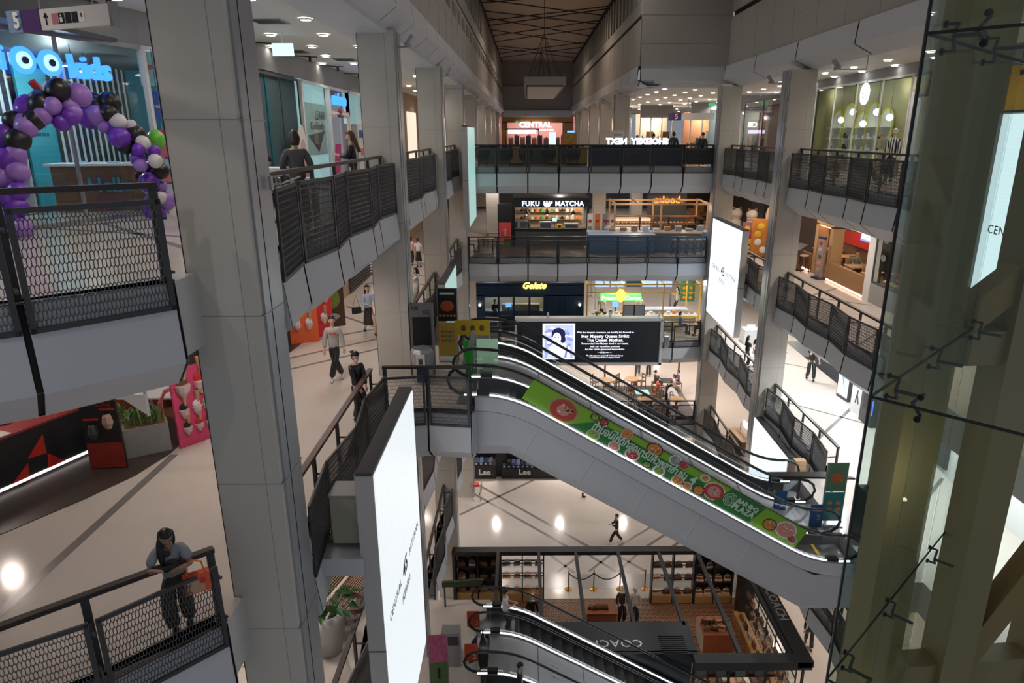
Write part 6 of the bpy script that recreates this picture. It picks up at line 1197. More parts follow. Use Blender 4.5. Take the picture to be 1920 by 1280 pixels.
t.part('roof_frame', lambda b: [b.bar((0, 0, 2.75), (6.35, 0, 2.75), .07, .07, M_yel), b.bar((0, 3.2, 2.75), (6.35, 3.2, 2.75), .07, .07, M_yel), b.bar((0, 0, 2.3), (6.35, 0, 2.3), .05, .05, M_yel)]+[b.bar((x, 0, 2.75), (x, 3.2, 2.75), .06, .06, M_yel) for x in (0, 1.0, 2.05, 3.2, 4.3, 6.35)]+[b.bar((1.5, 0, 2.75), (2.05, 0, 2.3), .05, .05, M_yel)])
t.part('counter', lambda b: (b.b2((.1, .2, 0), (6.3, .8, .85), mat('pale counter', (.55, .5, .42), .5)), b.b2((.05, .15, .85), (6.35, .85, .9), mat('counter top white', (.68, .64, .58), .3)))); t.part('lower_rail', lambda b: b.bar((0, -.02, .9), (6.35, -.02, .9), .06, .08, M_yel)); t.part('fryer_counter', lambda b: b.b2((3.0, 1.0, 0), (6.0, 1.7, 1.05), mat('steel white', (.5, .52, .55), .3)))
M_gs = emat('lit green', (.12, .75, .15), 1.3)
t.part('sign_board', lambda b: (b.tube([(.75, -.1, 2.05), (3.0, -.1, 2.05)], .2, M_gs, 10), b.lathe((1.87, -.15, 1.78), [(.05, 0), (.28, .2), (.3, .45), (.12, .72), (0, .74)], emat('lit yellow', (1, .8, .1), 1.4), 12)))
text('Potato', .3, emat('lit pale yellow', (1, 1, .6), 1.8), t.r, (1.2, -.33, 2.05), (pi/2, 0, 0), .01, bold=.006); text('Corner', .3, emat('lit pale yellow', (1, 1, .6), 1.8), t.r, (2.55, -.33, 2.05), (pi/2, 0, 0), .01, bold=.006)
for k, (x, m) in enumerate(((2.35, mat('pale grey menu', (.42, .45, .5), .5)), (2.95, mat('pale grey menu', (.42, .45, .5), .5)))):
    q = Th('menu_board', (3.35+x, 37.2, z3+.45), ('grey menu board of the yellow kiosk, left one' if k == 0 else 'grey menu board of the yellow kiosk, right one with an orange dish'), 'menu'); q.part('board', lambda b: b.b2((-.27, 0, 0), (.27, .05, 1.15), m)); q.part('frame', lambda b: (b.b2((-.3, -.01, -.03), (.3, .06, 0), M_black), b.b2((-.3, -.01, 1.15), (.3, .06, 1.18), M_black), b.b2((-.3, -.01, 0), (-.27, .06, 1.15), M_black), b.b2((.27, -.01, 0), (.3, .06, 1.15), M_black))); q.part('pictures', lambda b: [b.ball((-.13+.26*(i % 2), -.01, .2+.25*(i//2)), (.08, .015, .07), M_wood if k == 0 else M_org, 8, 4) for i in range(4)]); q.part('leg', lambda b: b.b2((-.02, .06, -.45), (.02, .09, .3), M_black))
kiosk_goods(3.6, 9.6, 38.0, z3+.9, 18, 'tray or cup on the white snack kiosk counter', 'tray', 'things on the snack kiosk counter', [M_white, M_steel, M_grey, M_org, M_dgrey], 'box', (.05, .25), 'tray')
q = Th('till_screen', (5.1, 38.5, z3+1.0), 'blue till screen in the yellow framed kiosk', 'screen'); q.part('display', lambda b: b.box((0, 0, .35), (.35, .04, .3), emat('lit till blue', (.15, .35, 1), 1.2))); q.part('stand', lambda b: b.box((0, .02, .07), (.06, .06, .34), M_black))
q = Th('poster_board', (9.9, 41, z3), 'green food poster on the white wall right of the standing woman', 'poster'); q.part('sheet', lambda b: b.b2((-.5, 0, .9), (.4, .04, 2.2), mat('dark green poster', (.03, .17, .06), .5))); q.part('pictures', lambda b: [b.ball((-.25+.4*(i % 2), -.01, 1.15+.3*(i//2)), (.12, .02, .1), M_org, 8, 4) for i in range(6)]); q.part('leg', lambda b: b.b2((-.05, .04, 0), (.05, .08, 1.2), M_steel))
t = Th('light_wall', (6.6, 42.5, z3), 'blue and white panelled screens glowing behind the snack kiosk', 'screen'); t.part('panels', lambda b: [b.b2((-2.3+1.0*k, 0, 1.5), (-1.4+1.0*k, .05, 2.5), emat('lit pale blue board', (.35, .5, 1), .8) if k != 2 else M_navy) for k in range(5)]); t.part('support', lambda b: [b.b2((-2.3, .05, 0), (-2.2, .15, 2.5), M_steel), b.b2((2.5, .05, 0), (2.6, .15, 2.5), M_steel)])
plight(5, 39.6, -6.8, 90, (1, .95, .85)); plight(8.3, 39.6, -6.8, 90, (.95, .97, 1))
for (x, y) in ((3.9, 36.4), (5.35, 36.3), (9.1, 36.7)):
    t = Th('cafe_table', (x, y+(.15 if x > 9 else -.35), z3), 'small orange topped table near the third floor railing at x %s' % {3.9: 'left', 5.35: 'centre', 9.1: 'right'}[x] if False else {3.9: 'small table with plates in front of the green-capped person', 5.35: 'small table with plates in front of the child in pink', 9.1: 'small table between the two seated people at the deck end'}[x], 'table'); t.part('tabletop', lambda b: b.b2((-.35 if x < 9 else -.2, -.18, .7), (.35 if x < 9 else .2, .18, .74), M_tim)); t.part('leg', lambda b: b.cyl((0, 0, 0), .03, .7, M_black))
    
for (x, y) in ((8.5, 37.2), (9.85, 36.5), (3.8, 37.0), (5.3, 36.9)):
    t = Th('cafe_chair', (x, y, z3), 'small yellow metal chair on the third floor deck', 'chair', 'yellow chairs on the third floor deck'); t.part('seat', lambda b: b.b2((-.2, -.2, .42), (.2, .2, .45), M_yel)); [t.part('leg', lambda b: b.bar((a, c, 0), (a, c, .42), .02, .02, M_yel)) for a in (-.18, .18) for c in (-.18, .18)]
# cabinet at the right end of the centre screen
t = Th('control_box', (7.45, 35.05, -9.4), 'small light grey box fixed beside the right end of the black screen', 'box'); t.part('shell', lambda b: b.b2((-.12, -.1, 0), (.12, .1, .62), M_alu)); t.part('door', lambda b: b.b2((-.1, -.115, .04), (.1, -.1, .58), M_grey))
# ================= SECOND FLOOR DECK =================
z2 = -13.8
wallbox('floor_platform', (0.5, 35.7, z2), (9.55, 40.6, z2+.12), mat('grey brown decking', (.11, .095, .085), .5, noise=.2, nscale=4))
def table(x, y, m, label, rx=.4, ry=.4, oval=False, z=z2+.12):
    t = Th('dining_table', (x, y, z), label, 'table'); t.part('tabletop', lambda b: b.lathe((0, 0, 0), [(0, .7), (.45, .7), (.45, .74), (0, .74)], m, 20) if oval else b.b2((-rx, -ry, .7), (rx, ry, .74), m)); t.part('leg', lambda b: b.cyl((0, 0, 0), .04, .7, M_black)); t.part('base', lambda b: b.cyl((0, 0, 0), .25, .03, M_black)); return t
def wchair(x, y, rz_, m=M_wood2, z=z2+.12, grp='wooden chairs on the second floor deck'):
    t = Th('dining_chair', (x, y, z), 'slatted wooden chair '+('at an empty table' if 'wooden' in grp else 'under a diner')+' on the second floor deck', 'chair', grp, rz_); t.part('seat', lambda b: b.b2((-.2, -.2, .42), (.2, .2, .46), m)); t.part('backrest', lambda b: [b.b2((-.2, .17, .82), (.2, .2, .9), m), b.b2((-.2, .17, .62), (.2, .2, .68), m)]); [t.part('leg', lambda b: b.bar((a, c, 0), (a, c, .9 if c > 0 else .42), .035, .035, m)) for a in (-.18, .18) for c in (-.18, .185)]
P2 = lambda px, py: onz(px, py, z2+.12+.72)
tabs = [((1135, 712), M_wood, 'round wooden table left of the black lattice on the second floor deck', 1), ((1185, 710), M_wood, 'round wooden table in the middle of the second floor deck', 1), ((1204, 735), M_pblue, 'pale blue square table on the second floor deck', 0), ((1210, 748), M_wood, 'round wooden table in front of the pale blue one', 1), ((1252, 713), M_dgrey, 'dark table between the red and white shirted diners', 0), ((1268, 748), M_wood, 'round table behind the railing with diners in white', 1)]
for (px, m, lb, ov) in tabs:
    c = P2(*px); table(c.x, c.y, m, lb, oval=bool(ov))
    for k in range(3 if px[0] < 1240 else 0):
        a = k*2.1+.5; wchair(c.x+.75*cos(a), c.y+.75*sin(a), a-pi/2)
D2 = [((1233, 722), F(1, 0), M_redt, M_gsw, 'short', 'diner in coral shirt on the second floor deck'), ((1229, 708), F(1, 0), M_suit, M_black, 'short', 'diner in dark grey behind the coral shirt'), ((1264, 716), F(-1, 0), M_wht, M_black, 'bob', 'diner in white opposite the coral shirt'), ((1272, 708), F(-1, 0), M_blut, M_pkt, 'short', 'diner in blue with a pink bag at the back right'),
      ((1249, 752), F(.3, 1), M_wht, M_black, 'long', 'diner in white with long black hair, seen from behind'), ((1262, 768), F(.2, 1), M_wht, M_wht, 'short', 'child in white leaning over the round table'), ((1227, 755), F(-1, .3), M_wht, M_black, 'bob', 'child in white sitting left of the long-haired diner')]
for (px, f, tp, bt, st, lb) in D2:
    c = onz(px[0], px[1], z2+.12+.75); person((c.x, c.y, z2+.12), f, lb, 1.6 if 'child' not in lb else 1.3, tp, bt, st, 'sit', 'short'); wchair(c.x, c.y, f+pi if False else f, grp='chairs under the diners')
person((7.35, 43.0, z2), F(.2, 1), 'standing person in jeans whose legs show under the black screen', 1.7, M_wht, mat('jeans', (.05, .07, .11), .7), 'short', 'walk'); person((8.0, 42.6, z2), F(.2, 1), 'standing person in brown clothes beside the one in jeans', 1.65, mat('brown cloth', (.07, .05, .03), .7), mat('brown cloth', (.07, .05, .03), .7), 'short', 'stand')
c = onz(1260, 742, z2+.9); t = Th('oval_sign', (c.x+.15, c.y, z2+.12), 'leaning white oval board with a black drawing and a red dot', 'sign', None, -.1); t.r.rotation_euler.x = -.75; t.r.scale = (.75, .75, .75)
def oval(b):
    n = 24; b.sheet([(.42*cos(2*pi*k/n)+.3*sin(2*pi*k/n)*-.55, .0, .95+.85*sin(2*pi*k/n)) for k in range(n)], (0, .04, 0), M_white)
t.part('board', oval); t.part('drawing', lambda b: [b.tube([(-.15+.12*cos(a), -.02, 1.25+.15*sin(a)) for a in [2*pi*k/10 for k in range(10)]], .02, M_black, 4, True), b.tube([(-.1+.2*cos(a), -.02, 1.0+.12*sin(a)) for a in [2*pi*k/10 for k in range(10)]], .02, M_black, 4, True)]); t.part('red_dot', lambda b: b.ball((.22, -.02, .5), (.12, .02, .16), M_red, 10, 6)); t.part('foot', lambda b: b.b2((-.25, -.15, 0), (.3, .2, .12), M_black))
for px in (1135, 1193, 1274): c = onz(px, 725, z2); t = Th('wooden_pole', (c.x, c.y+.5, z2), 'slim brown pole on the second floor deck '+{1135: 'near the left round table', 1193: 'behind the standing people', 1274: 'behind the diner in blue'}[px], 'pole'); t.part('shaft', lambda b: b.b2((-.05, -.05, 0), (.05, .05, 3.5), M_wood2)); t.part('foot', lambda b: b.b2((-.12, -.12, 0), (.12, .12, .05), M_black))
# ================= LEFT, THIRD AND SECOND FLOORS =================
t = Th('plant_pot', (-4.33, 12.35, z3), 'tall white tapered pot with large dark green leaves near the bottom left', 'plant pot'); t.r.scale = (1.25, 1.25, 1.25)
t.part('pot', lambda b: b.lathe((0, 0, 0), [(0, 0), (.2, 0), (.3, .5), (.33, .7), (.26, .82), (.23, .82), (.23, .74), (0, .74)], mat('pale ceramic', (.42, .41, .42), .6), 24), None, True)
t.part('soil', lambda b: b.cyl((0, 0, .73), .23, .03, mat('soil', (.04, .025, .015), .9)))
def leaves(b):
    rr = random.Random(11)
    for i in range(34):
        a = rr.uniform(0, 6.28); L = rr.uniform(.2, .42); el = rr.uniform(.15, 1.3); m = mat('leaf dark', (.02, .075, .02), .4) if i % 6 else mat('leaf bronze', (.08, .03, .02), .45)
        st = V((cos(a)*.08, sin(a)*.08, .76)); d = V((cos(a)*cos(el), sin(a)*cos(el), sin(el))); tip = st+d*L+V((0, 0, .1)); e = tip+V((cos(a), sin(a), -.35))*.2; sd = V((-sin(a), cos(a), 0))*rr.uniform(.06, .09); md = tip.lerp(e, .4)+V((0, 0, .02))
        b.tube([st, st+d*L*.6+V((0, 0, .04)), tip], .006, m, 4); b.add([tip, md+sd, e, md-sd, md+V((0, 0, -.02))], [(0, 1, 4), (1, 2, 4), (2, 3, 4), (3, 0, 4)], m)
t.part('foliage', leaves)
t2 = Th('plant_pot', (-5.05, 11.3, z3), 'second leafy pot partly hidden by the nearest column', 'plant pot'); t2.part('pot', lambda b: b.lathe((0, 0, 0), [(0, 0), (.18, 0), (.26, .6), (.22, .62), (0, .6)], mat('pale ceramic', (.42, .41, .42), .6), 20), None, True); t2.part('foliage', lambda b: (setattr(b, 'q', 0), leaves(b), setattr(b, 'v', [(x, y, z-.15) for x, y, z in b.v])))
t = Th('slatted_bench', (-4.25, 13.9, z3), 'bench of thin reddish wooden slats behind the plant pot', 'bench', None, 1.3)
t.part('seat', lambda b: [b.b2((-.9, -.28+.055*k, .42), (.9, -.245+.055*k, .46), M_wood2) for k in range(10)]); t.part('backrest', lambda b: [b.b2((-.9, .3+.02*k, .5+.055*k), (.9, .33+.02*k, .53+.055*k), M_wood2) for k in range(6)]); [t.part('leg', lambda b: b.b2((x-.03, -.25, 0), (x+.03, .28, .42), M_black)) for x in (-.7, .7)]
t = pstand(-2.55, 15.9, z2, .05, 'poster stand with a pink crowd poster above a framed picture of a man on grass', mat('pink crowd poster', (.5, .12, .25), .5, noise=.6, nscale=7), mat('golf green poster', (.1, .17, .07), .5, noise=.3, nscale=3), 2.0, .5); t.part('print', lambda b: (b.box((0, -.03, .72), (.06, .01, .36), M_black), b.box((0, -.03, .17), (.45, .01, .14), M_white)))
t = Th('information_desk', (-2.4, 16.9, z2), 'light grey terminal box beside the second floor poster stand', 'terminal'); t.part('body', lambda b: b.b2((-.2, 0, 0), (.35, .4, 1.2), M_grey)); t.part('display', lambda b: b.b2((-.15, -.02, .8), (.3, 0, 1.1), M_dgrey))
for k, (x, y) in enumerate(((-1.75, 18.2), (-1.7, 16.75), (-1.65, 14.95))):
    t = Th('level_sign', (x, y, z2), ('red orange level sign by the farther lower escalator', 'red orange level sign between the lower escalators', 'red orange number two sign at the nearer lower escalator')[k], 'sign'); t.part('plate', lambda b: b.b2((-.2, 0, .35), (.2, .03, .95), mat('vermilion', (.6, .08, .02), .5))); t.part('foot', lambda b: b.b2((-.15, -.05, 0), (.15, .08, .35), M_glass)); text('2', .24, M_white, t.r, (.1, -.01, .5), (pi/2, 0, 0), .004)
t = Th('guard_fin', (-1.35, 16.8, z2), 'dark pointed glass guard fin between the lower escalators', 'guard'); t.part('fin', lambda b: (b.sheet([(-.1, 0, 0), (.12, 0, .1), (.15, 0, .7), (0, 0, 1.4), (-.2, 0, .5)], (0, .03, 0), mat('smoked plate', (.03, .03, .025), .2)), b.sheet([(-.45, .1, .1), (-.25, .1, .2), (-.15, .1, 1.2), (-.35, .1, .9)], (0, .03, 0), mat('blue plate', (.04, .07, .2), .3))))
t = Th('green_canopy', (-2.9, 19.6, z2+1.0), 'dull green folded cover on the railing above the lower escalators', 'cover'); t.part('sheet', lambda b: b.sheet([(0, 0, 0), (1.4, 0, .1), (1.3, 0, -.15), (0, 0, -.2)], (0, .1, 0), mat('dull green cloth', (.05, .07, .035), .7))); t.part('post', lambda b: b.b2((.05, .02, -1.0), (.1, .08, 0), M_dgrey))
# ================= RIGHT, FOURTH FLOOR =================
wallbox('wall_right_fourth_back', (15.8, 20, z4), (16, 60, -1), mat('brown restaurant wall', (.2, .1, .05), .6), lambda b: (b.b2((15.6, 31, z4+1.1), (15.8, 35, z4+1.75), M_red), b.b2((15.5, 30.5, z4+1.8), (15.8, 35, z4+1.86), M_white)))
wallbox('floor_restaurant', (13.3, 20, z4), (15.9, YB, z4+.01), mat('brown floor', (.2, .13, .09), .4)); wallbox('floor_restaurant_b', (14, 12, z4-.05), (22, YB, z4), M_floor)
plight(14.5, 27, -2.2, 45, (1, .75, .5)); plight(14.6, 31.5, -2.2, 45, (1, .75, .5)); plight(14.5, 23.5, -2.4, 18, (1, .85, .6))
M_rod = stripemat('fluted oak', (.26, .13, .05), (.34, .18, .08), 14, 'Y', .5, .5)
def lowwall(y0, y1, label):
    t = Th('low_wall', (13.2, y0, z4), label, 'partition'); t.part('panel', lambda b: b.b2((0, 0, .12), (.14, y1-y0, .85), M_rod)); t.part('glow_strip', lambda b: b.b2((-.02, 0, .03), (.1, y1-y0, .1), emat('warm kick light', (1, .55, .35), 2.2))); t.part('plinth', lambda b: b.b2((.02, 0, 0), (.12, y1-y0, .12), M_wood2))
lowwall(26.15, 29.6, 'fluted oak low wall with warm light at its foot, nearer part'); lowwall(31.6, 33.8, 'fluted oak low wall with warm light, beyond the entrance arch')
t = Th('entrance_arch', (13.35, 29.75, z4), 'rounded wooden entrance arch of the restaurant', 'arch'); t.part('frame', lambda b: (b.b2((0, 0, 0), (.5, .3, 2.3), M_wood), b.b2((0, 1.55, 0), (.5, 1.85, 2.3), M_wood), b.b2((0, 0, 2.25), (.5, 1.85, 2.6), M_wood))); t.part('inner_glow', lambda b: b.b2((.05, .3, 2.2), (.45, 1.55, 2.25), emat('warm kick light', (1, .55, .35), 1)))
t = Th('menu_stand', (12.85, 32.0, z4), 'dark menu lectern standing outside the restaurant', 'lectern', None, .3); t.part('column', lambda b: b.box((0, 0, .5), (.22, .3, 1.0), M_wood2)); t.part('top', lambda b: b.box((0, 0, 1.1), (.55, .6, .05), M_dgrey, ry=-.5)); t.part('lit_edge', lambda b: b.box((-.12, 0, .55), (.01, .05, .8), emat('lit edge', (.9, .85, .8), .8))); t.part('foot', lambda b: b.box((0, 0, .03), (.4, .45, .06), M_black))
t = Th('menu_totem', (13.0, 29.95, z4), 'tall narrow menu display with food pictures at the restaurant entrance', 'totem', None, .2); t.part('board', lambda b: b.box((0, 0, .95), (.1, .42, 1.7), mat('pale menu print', (.3, .25, .24), .5, noise=.5, nscale=9))); t.part('pictures', lambda b: [b.ball((-.06, 0, .4+.3*k), (.02, .13, .1), (M_wood, M_org, M_wood2, M_gsw, M_red)[k], 8, 5) for k in range(5)]); t.part('top', lambda b: b.box((0, 0, 1.83), (.12, .44, .1), M_navy)); t.part('foot', lambda b: b.box((0, 0, .05), (.4, .5, .1), M_navy))
wallbox('trim_right_post', (13.15, 25.6, z4), (13.4, 26.1, -1), M_white); wallbox('trim_right_planter', (13.15, 18, z4), (13.4, 25.6, z4+.75), mat('grey plinth', (.33, .33, .32), .6)); glazing((13.2, 25.6), (13.2, 18), z4+.75, -1, 2, M_dgrey, .06)
goods('amber_stone', 18.5, 25.4, 13.55, z4+.75, 26, [mat('amber', (.55, .28, .06), .4), mat('amber pale', (.6, .45, .15), .4)], 'amber coloured pebble along the restaurant window sill', 'stone', 'amber pebbles on the window sill', 'ball', 'y')
b = MB(); b.b2((13.3, 18, z4+.7), (14, 25.5, z4+.75), M_wood2); struct(b.build('trim_sill'))
c = onx(1653, 470, 13.6); t = Th('food_poster', c, 'black poster with three white food pictures in the restaurant window', 'poster'); t.part('sheet', lambda b: b.b2((0, -.7, -.75), (.04, .6, .75), M_black)); t.part('pictures', lambda b: [b.ball((-.02, y, z), (.02, .2, .14), M_white if k % 2 else M_pink, 8, 5) for k, (y, z) in enumerate(((.25, .4), (-.3, .45), (.25, -.1), (-.25, -.25), (.2, -.5)))]); t.part('leg', lambda b: b.b2((.04, -.05, -.75-(c.z+.75-z4-.0)+.75), (.08, .05, 0), M_black))
t = Th('red_crate', (14.0, 24.6, z4+.0), 'stack of red and white boxes inside the restaurant window', 'boxes'); t.part('box', lambda b: (b.b2((-.25, -.3, .8), (.25, .3, 1.05), M_red), b.b2((-.22, -.28, 1.05), (.22, .28, 1.2), M_red), b.b2((-.26, -.28, .95), (-.25, .28, 1.0), M_white))); t.part('shelf', lambda b: b.b2((-.3, -.35, 0), (.3, .35, .8), M_wood2))
c = onx(1626, 440, 13.6); t = Th('lit_screen', c, 'blue white lit television above the low wall', 'screen'); t.part('display', lambda b: b.b2((0, -.5, -.28), (.04, .5, .28), emat('lit blue tv', (.12, .2, 1), 1.6))); t.part('picture', lambda b: b.b2((-.012, -.4, -.2), (0, .4, .22), emat('lit tv white', (.6, .75, 1), 1.2))); t.part('hanger', lambda b: b.tube([(.02, 0, .28), (.02, 0, -1-c.z)], .015, M_black, 4))
for k, (x, y) in enumerate(((14.3, 27.2), (14.4, 29.0), (14.8, 31.5), (14.9, 33.6))):
    t = Th('restaurant_table', (x, y, z4), 'oak table of the restaurant, '+('nearest one behind the low wall', 'second one behind the low wall', 'table just beyond the arch', 'farthest table')[k], 'table'); t.part('tabletop', lambda b: b.b2((-.6, -.4, .72), (.6, .4, .77), M_wood)); t.part('leg', lambda b: b.b2((-.05, -.05, 0), (.05, .05, .72), M_wood2))
    for dy in (-.75, .75):
        q = Th('restaurant_chair', (x, y+dy, z4), 'oak framed restaurant chair behind the low wall', 'chair', 'oak restaurant chairs', 0 if dy > 0 else pi); q.part('seat', lambda b: b.b2((-.25, -.2, .42), (.25, .2, .48), M_wood)); q.part('backrest', lambda b: b.b2((-.25, .2, .5), (.25, .25, .95), M_wood)); [q.part('leg', lambda b: b.bar((a, c_, 0), (a, c_, .45), .04, .04, M_wood2)) for a in (-.22, .22) for c_ in (-.18, .22)]
person((14.3, 28.0, z4), F(0, -1), 'diner in grey with a dark hairstyle behind the low oak wall', 1.65, M_gsw, M_dgrey, 'short', 'sit', 'short'); person((14.5, 29.7, z4), F(0, -1), 'diner in grey green next to the arch post', 1.65, mat('grey green shirt', (.15, .17, .15), .7), M_dgrey, 'short', 'sit', 'short'); person((14.1, 26.35, z4), F(0, 1), 'diner with dark hair at the near end of the low oak wall', 1.6, M_suit, M_dgrey, 'bob', 'sit', 'short')
# dark restaurant around the farther right columns
wallbox('wall_right_dark_restaurant', (15.2, 36, z4), (15.4, 52, -1), mat('dark restaurant', (.05, .03, .025), .6), lambda b: (b.b2((15.1, 40, z4+1.2), (15.2, 43, -1.6), mat('dim red board', (.35, .05, .02), .5)), b.b2((15.1, 44, z4+.8), (15.2, 46.5, -1.6), M_dgrey)))
def standee(px, py, m, label, w_=.8, h=1.7, y=None):
    c = onz(px, py, z4); t = Th('standee', (c.x, c.y, z4), label, 'standee', None, -.3); t.part('sheet', lambda b: b.b2((-w_/2, -.02, .03), (w_/2, .02, h), m)); t.part('print', lambda b: [b.ball((random.uniform(-.25, .25)*w_, -.03, h*(.2+.2*k)), (w_*.2, .02, h*.09), random.choice([M_white, M_org, M_red, M_yel]), 8, 5) for k in range(4)]); t.part('foot', lambda b: b.b2((-w_/2, -.15, 0), (w_/2, .2, .04), M_black)); return t
standee(1402, 476, mat('mauve print', (.3, .12, .14), .5, noise=.5, nscale=6), 'mauve printed standee right of the bright square screen'); standee(1422, 482, mat('orange print', (.55, .2, .03), .5, noise=.5, nscale=6), 'orange and yellow food standee', .9, 2.0); standee(1448, 488, mat('blue print', (.08, .25, .5), .5, noise=.4, nscale=6), 'light blue standee partly behind the column', .6, 1.6)
c = onz(1440, 478, z4); t = Th('sausage_figure', (c.x, c.y+.5, z4), 'tall knobbly cream figure between the standees', 'figure'); t.part('body', lambda b: b.lathe((0, 0, 0), [(.15, 0), (.22, .5), (.14, .8), (.2, 1.2), (.12, 1.6), (.16, 2.1), (.08, 2.4), (0, 2.5)], mat('cream skin print', (.5, .36, .25), .6), 12), None, True); t.part('base', lambda b: b.cyl((0, 0, 0), .25, .05, M_black))
for (px, py, nm) in ((1408, 425, 'white bear-like plush figure with a red ribbon'), (1380, 422, 'white plush figure left of the bear-like one')):
    c = onz(px, py, z4+1.0); t = Th('plush_figure', (c.x, c.y, z4), nm, 'plush figure'); t.part('body', lambda b: b.ball((0, 0, 1.0), (.35, .35, .55), M_gsw, 12, 8), None, True); t.part('head', lambda b: b.ball((0, 0, 1.7), (.33, .33, .3), M_gsw, 12, 8), None, True); [t.part('ear', lambda b: b.ball((x, 0, 1.98), .1, M_wood2, 8, 5), None, True) for x in (-.2, .2)]; t.part('scarf', lambda b: b.lathe((0, 0, 1.42), [(.28, 0), (.3, .08), (.2, .12)], M_tim, 12)); t.part('pedestal', lambda b: b.b2((-.3, -.3, 0), (.3, .3, .5), M_black))
for k in range(3):
    c = onz(1400+14*k, 470, z4); t = Th('bar_stool', (12.0+.5*k, 33.5-.9*k, z4), 'black bar stool with a cream seat by the fourth floor right railing', 'stool', 'bar stools by the right railing'); t.part('seat', lambda b: b.cyl((0, 0, .72), .2, .06, M_gsw)); [t.part('leg', lambda b: b.bar((x*.2, y*.2, 0), (x*.1, y*.1, .72), .03, .03, M_black)) for x in (-1, 1) for y in (-1, 1)]
plight(13.2, 39, -2.4, 25, (1, .7, .5))
# ================= RIGHT, THIRD FLOOR =================
wallbox('wall_right_third', (13.7, 12, z3), (13.85, 27.5, -5.6), M_white, lambda b: (b.b2((13.62, 26.7, z3+.1), (13.7, 27.4, z3+1.9), M_dgrey), b.b2((13.6, 20, z3+.3), (13.7, 24.6, z3+2.4), M_dgrey)))
wallbox('wall_right_third_far', (14.9, 27.5, z3), (15.05, 45, -5.6), mat('cream wall', (.6, .5, .33), .6), lambda b: [b.b2((14.85, 38, z3+.1), (14.9, 41, z3+2.5), M_dgrey), b.b2((14.85, 42, z3+.1), (14.9, 44.5, z3+2.5), M_wood2)]); wallbox('wall_right_third_end', (10.4, 46, z3), (15, 46.2, -5.6), mat('cream wall', (.6, .5, .33), .6))
for (px, py, m, nm) in ((1585, 748, emat('lit white blue poster', (.8, .9, 1), 1.1), 'glowing white display box on the right wall of the third floor'), ):
    c = onz(px, py, z3); t = Th('light_box', (c.x-.15, c.y, z3), nm, 'light box', None, .12); t.part('cabinet', lambda b: b.b2((0, -.35, 0), (.2, .45, 1.5), M_dgrey)); t.part('face', lambda b: b.b2((-.01, -.33, .15), (0, .4, 1.45), m)); t.part('print', lambda b: b.bar((-.02, -.1, .5), (-.02, .15, 1.1), .02, .05, M_teal))
c = onz(1603, 775, z3); t = Th('poster_board', (c.x, c.y, z3), 'white poster with a black V-shaped mark near the third floor shop', 'poster', None, .12); t.part('sheet', lambda b: b.b2((0, -.4, 0), (.08, .4, 1.75), M_white)); t.part('mark', lambda b: (b.bar((-.01, -.12, .45), (-.01, .02, .85), .01, .06, M_dgrey), b.bar((-.01, .1, .45), (-.01, -.02, 1.0), .01, .06, M_dgrey)))
t = Th('dark_cabinet', (13.1, 24.4, z3), 'dark cabinet with a blue lit side beside the lift glass on the third floor', 'cabinet'); t.part('body', lambda b: b.b2((0, -.4, 0), (.4, .5, 1.3), M_dgrey)); t.part('screen', lambda b: b.b2((-.01, -.3, .6), (0, .3, 1.2), M_black)); t.part('glow', lambda b: b.b2((-.01, -.42, .5), (.03, -.4, 1.1), emat('lit blue edge', (.1, .2, 1), 1.2)))
c = onz(1478, 640, z3); t = Th('white_desk', (11.9, 35.2, z3), 'white counter with a small lamp far back on the bright floor', 'counter'); t.part('body', lambda b: b.b2((-.3, -.3, 0), (.5, .4, .8), M_white)); t.part('screen', lambda b: b.b2((-.2, -.32, .8), (.2, -.28, 1.1), emat('lit white panel', (.8, .9, 1), 1.2)))
# escalator foot on the third floor
t = Th('awning_rail', (8.0, 18.0, z3+1.1), 'black flat canopy rail over the escalator foot on the right', 'rail'); t.part('top', lambda b: b.sheet([(-.9, .3, 0), (1.2, .3, 0), (1.6, -.1, 0), (-.8, .05, 0)], (0, 0, .06), M_rail)); [t.part('post', lambda b: b.bar((x, .2, -1.1), (x, .2, 0), .06, .06, M_frame)) for x in (-.8, .1, 1.1)]
for (x, y, nm, n3) in ((8.05, 16.75, 'blue level sign with the number three at the foot of the nearer escalator', True), (7.3, 17.5, 'blue level sign behind the middle of the escalator foot', False), (8.5, 14.85, 'blue level sign in front of the nearest escalator newel', True)):
    t = Th('level_sign', (x, y, z3), nm, 'sign'); t.part('plate', lambda b: b.b2((-.18, 0, .3), (.18, .03, .95), mat('deep blue', (.01, .1, .3), .5))); t.part('foot', lambda b: b.b2((-.15, -.05, 0), (.15, .06, .3), M_dgrey)); text('3', .25, M_gsw, t.r, (.05, -.01, .55), (pi/2, 0, 0), .004)
t = pstand(8.75, 17.3, z3, 0, 'acrylic poster stand with green food posters at the escalator foot', mat('green dish poster', (.12, .25, .14), .5), mat('teal food poster', (.03, .25, .25), .5), 1.95, .55); t.part('pictures', lambda b: [b.ball((0, -.03, 1.5), (.2, .02, .17), mat('stir fry', (.5, .15, .04), .5, noise=.6, nscale=25), 12, 8)]+[b.ball((-.12+.24*(k % 2), -.03, .5+.2*(k//2)), (.08, .02, .06), M_org if k % 2 else M_wood, 8, 5) for k in range(4)])
t = Th('equipment_box', (9.4, 16.6, z3), 'tall dark grey cabinet beside the acrylic poster stand', 'cabinet'); t.part('body', lambda b: b.b2((-.25, -.3, 0), (.35, .3, 1.5), M_dgrey)); t.part('door', lambda b: b.b2((-.22, -.32, .05), (.32, -.3, 1.45), M_grey))
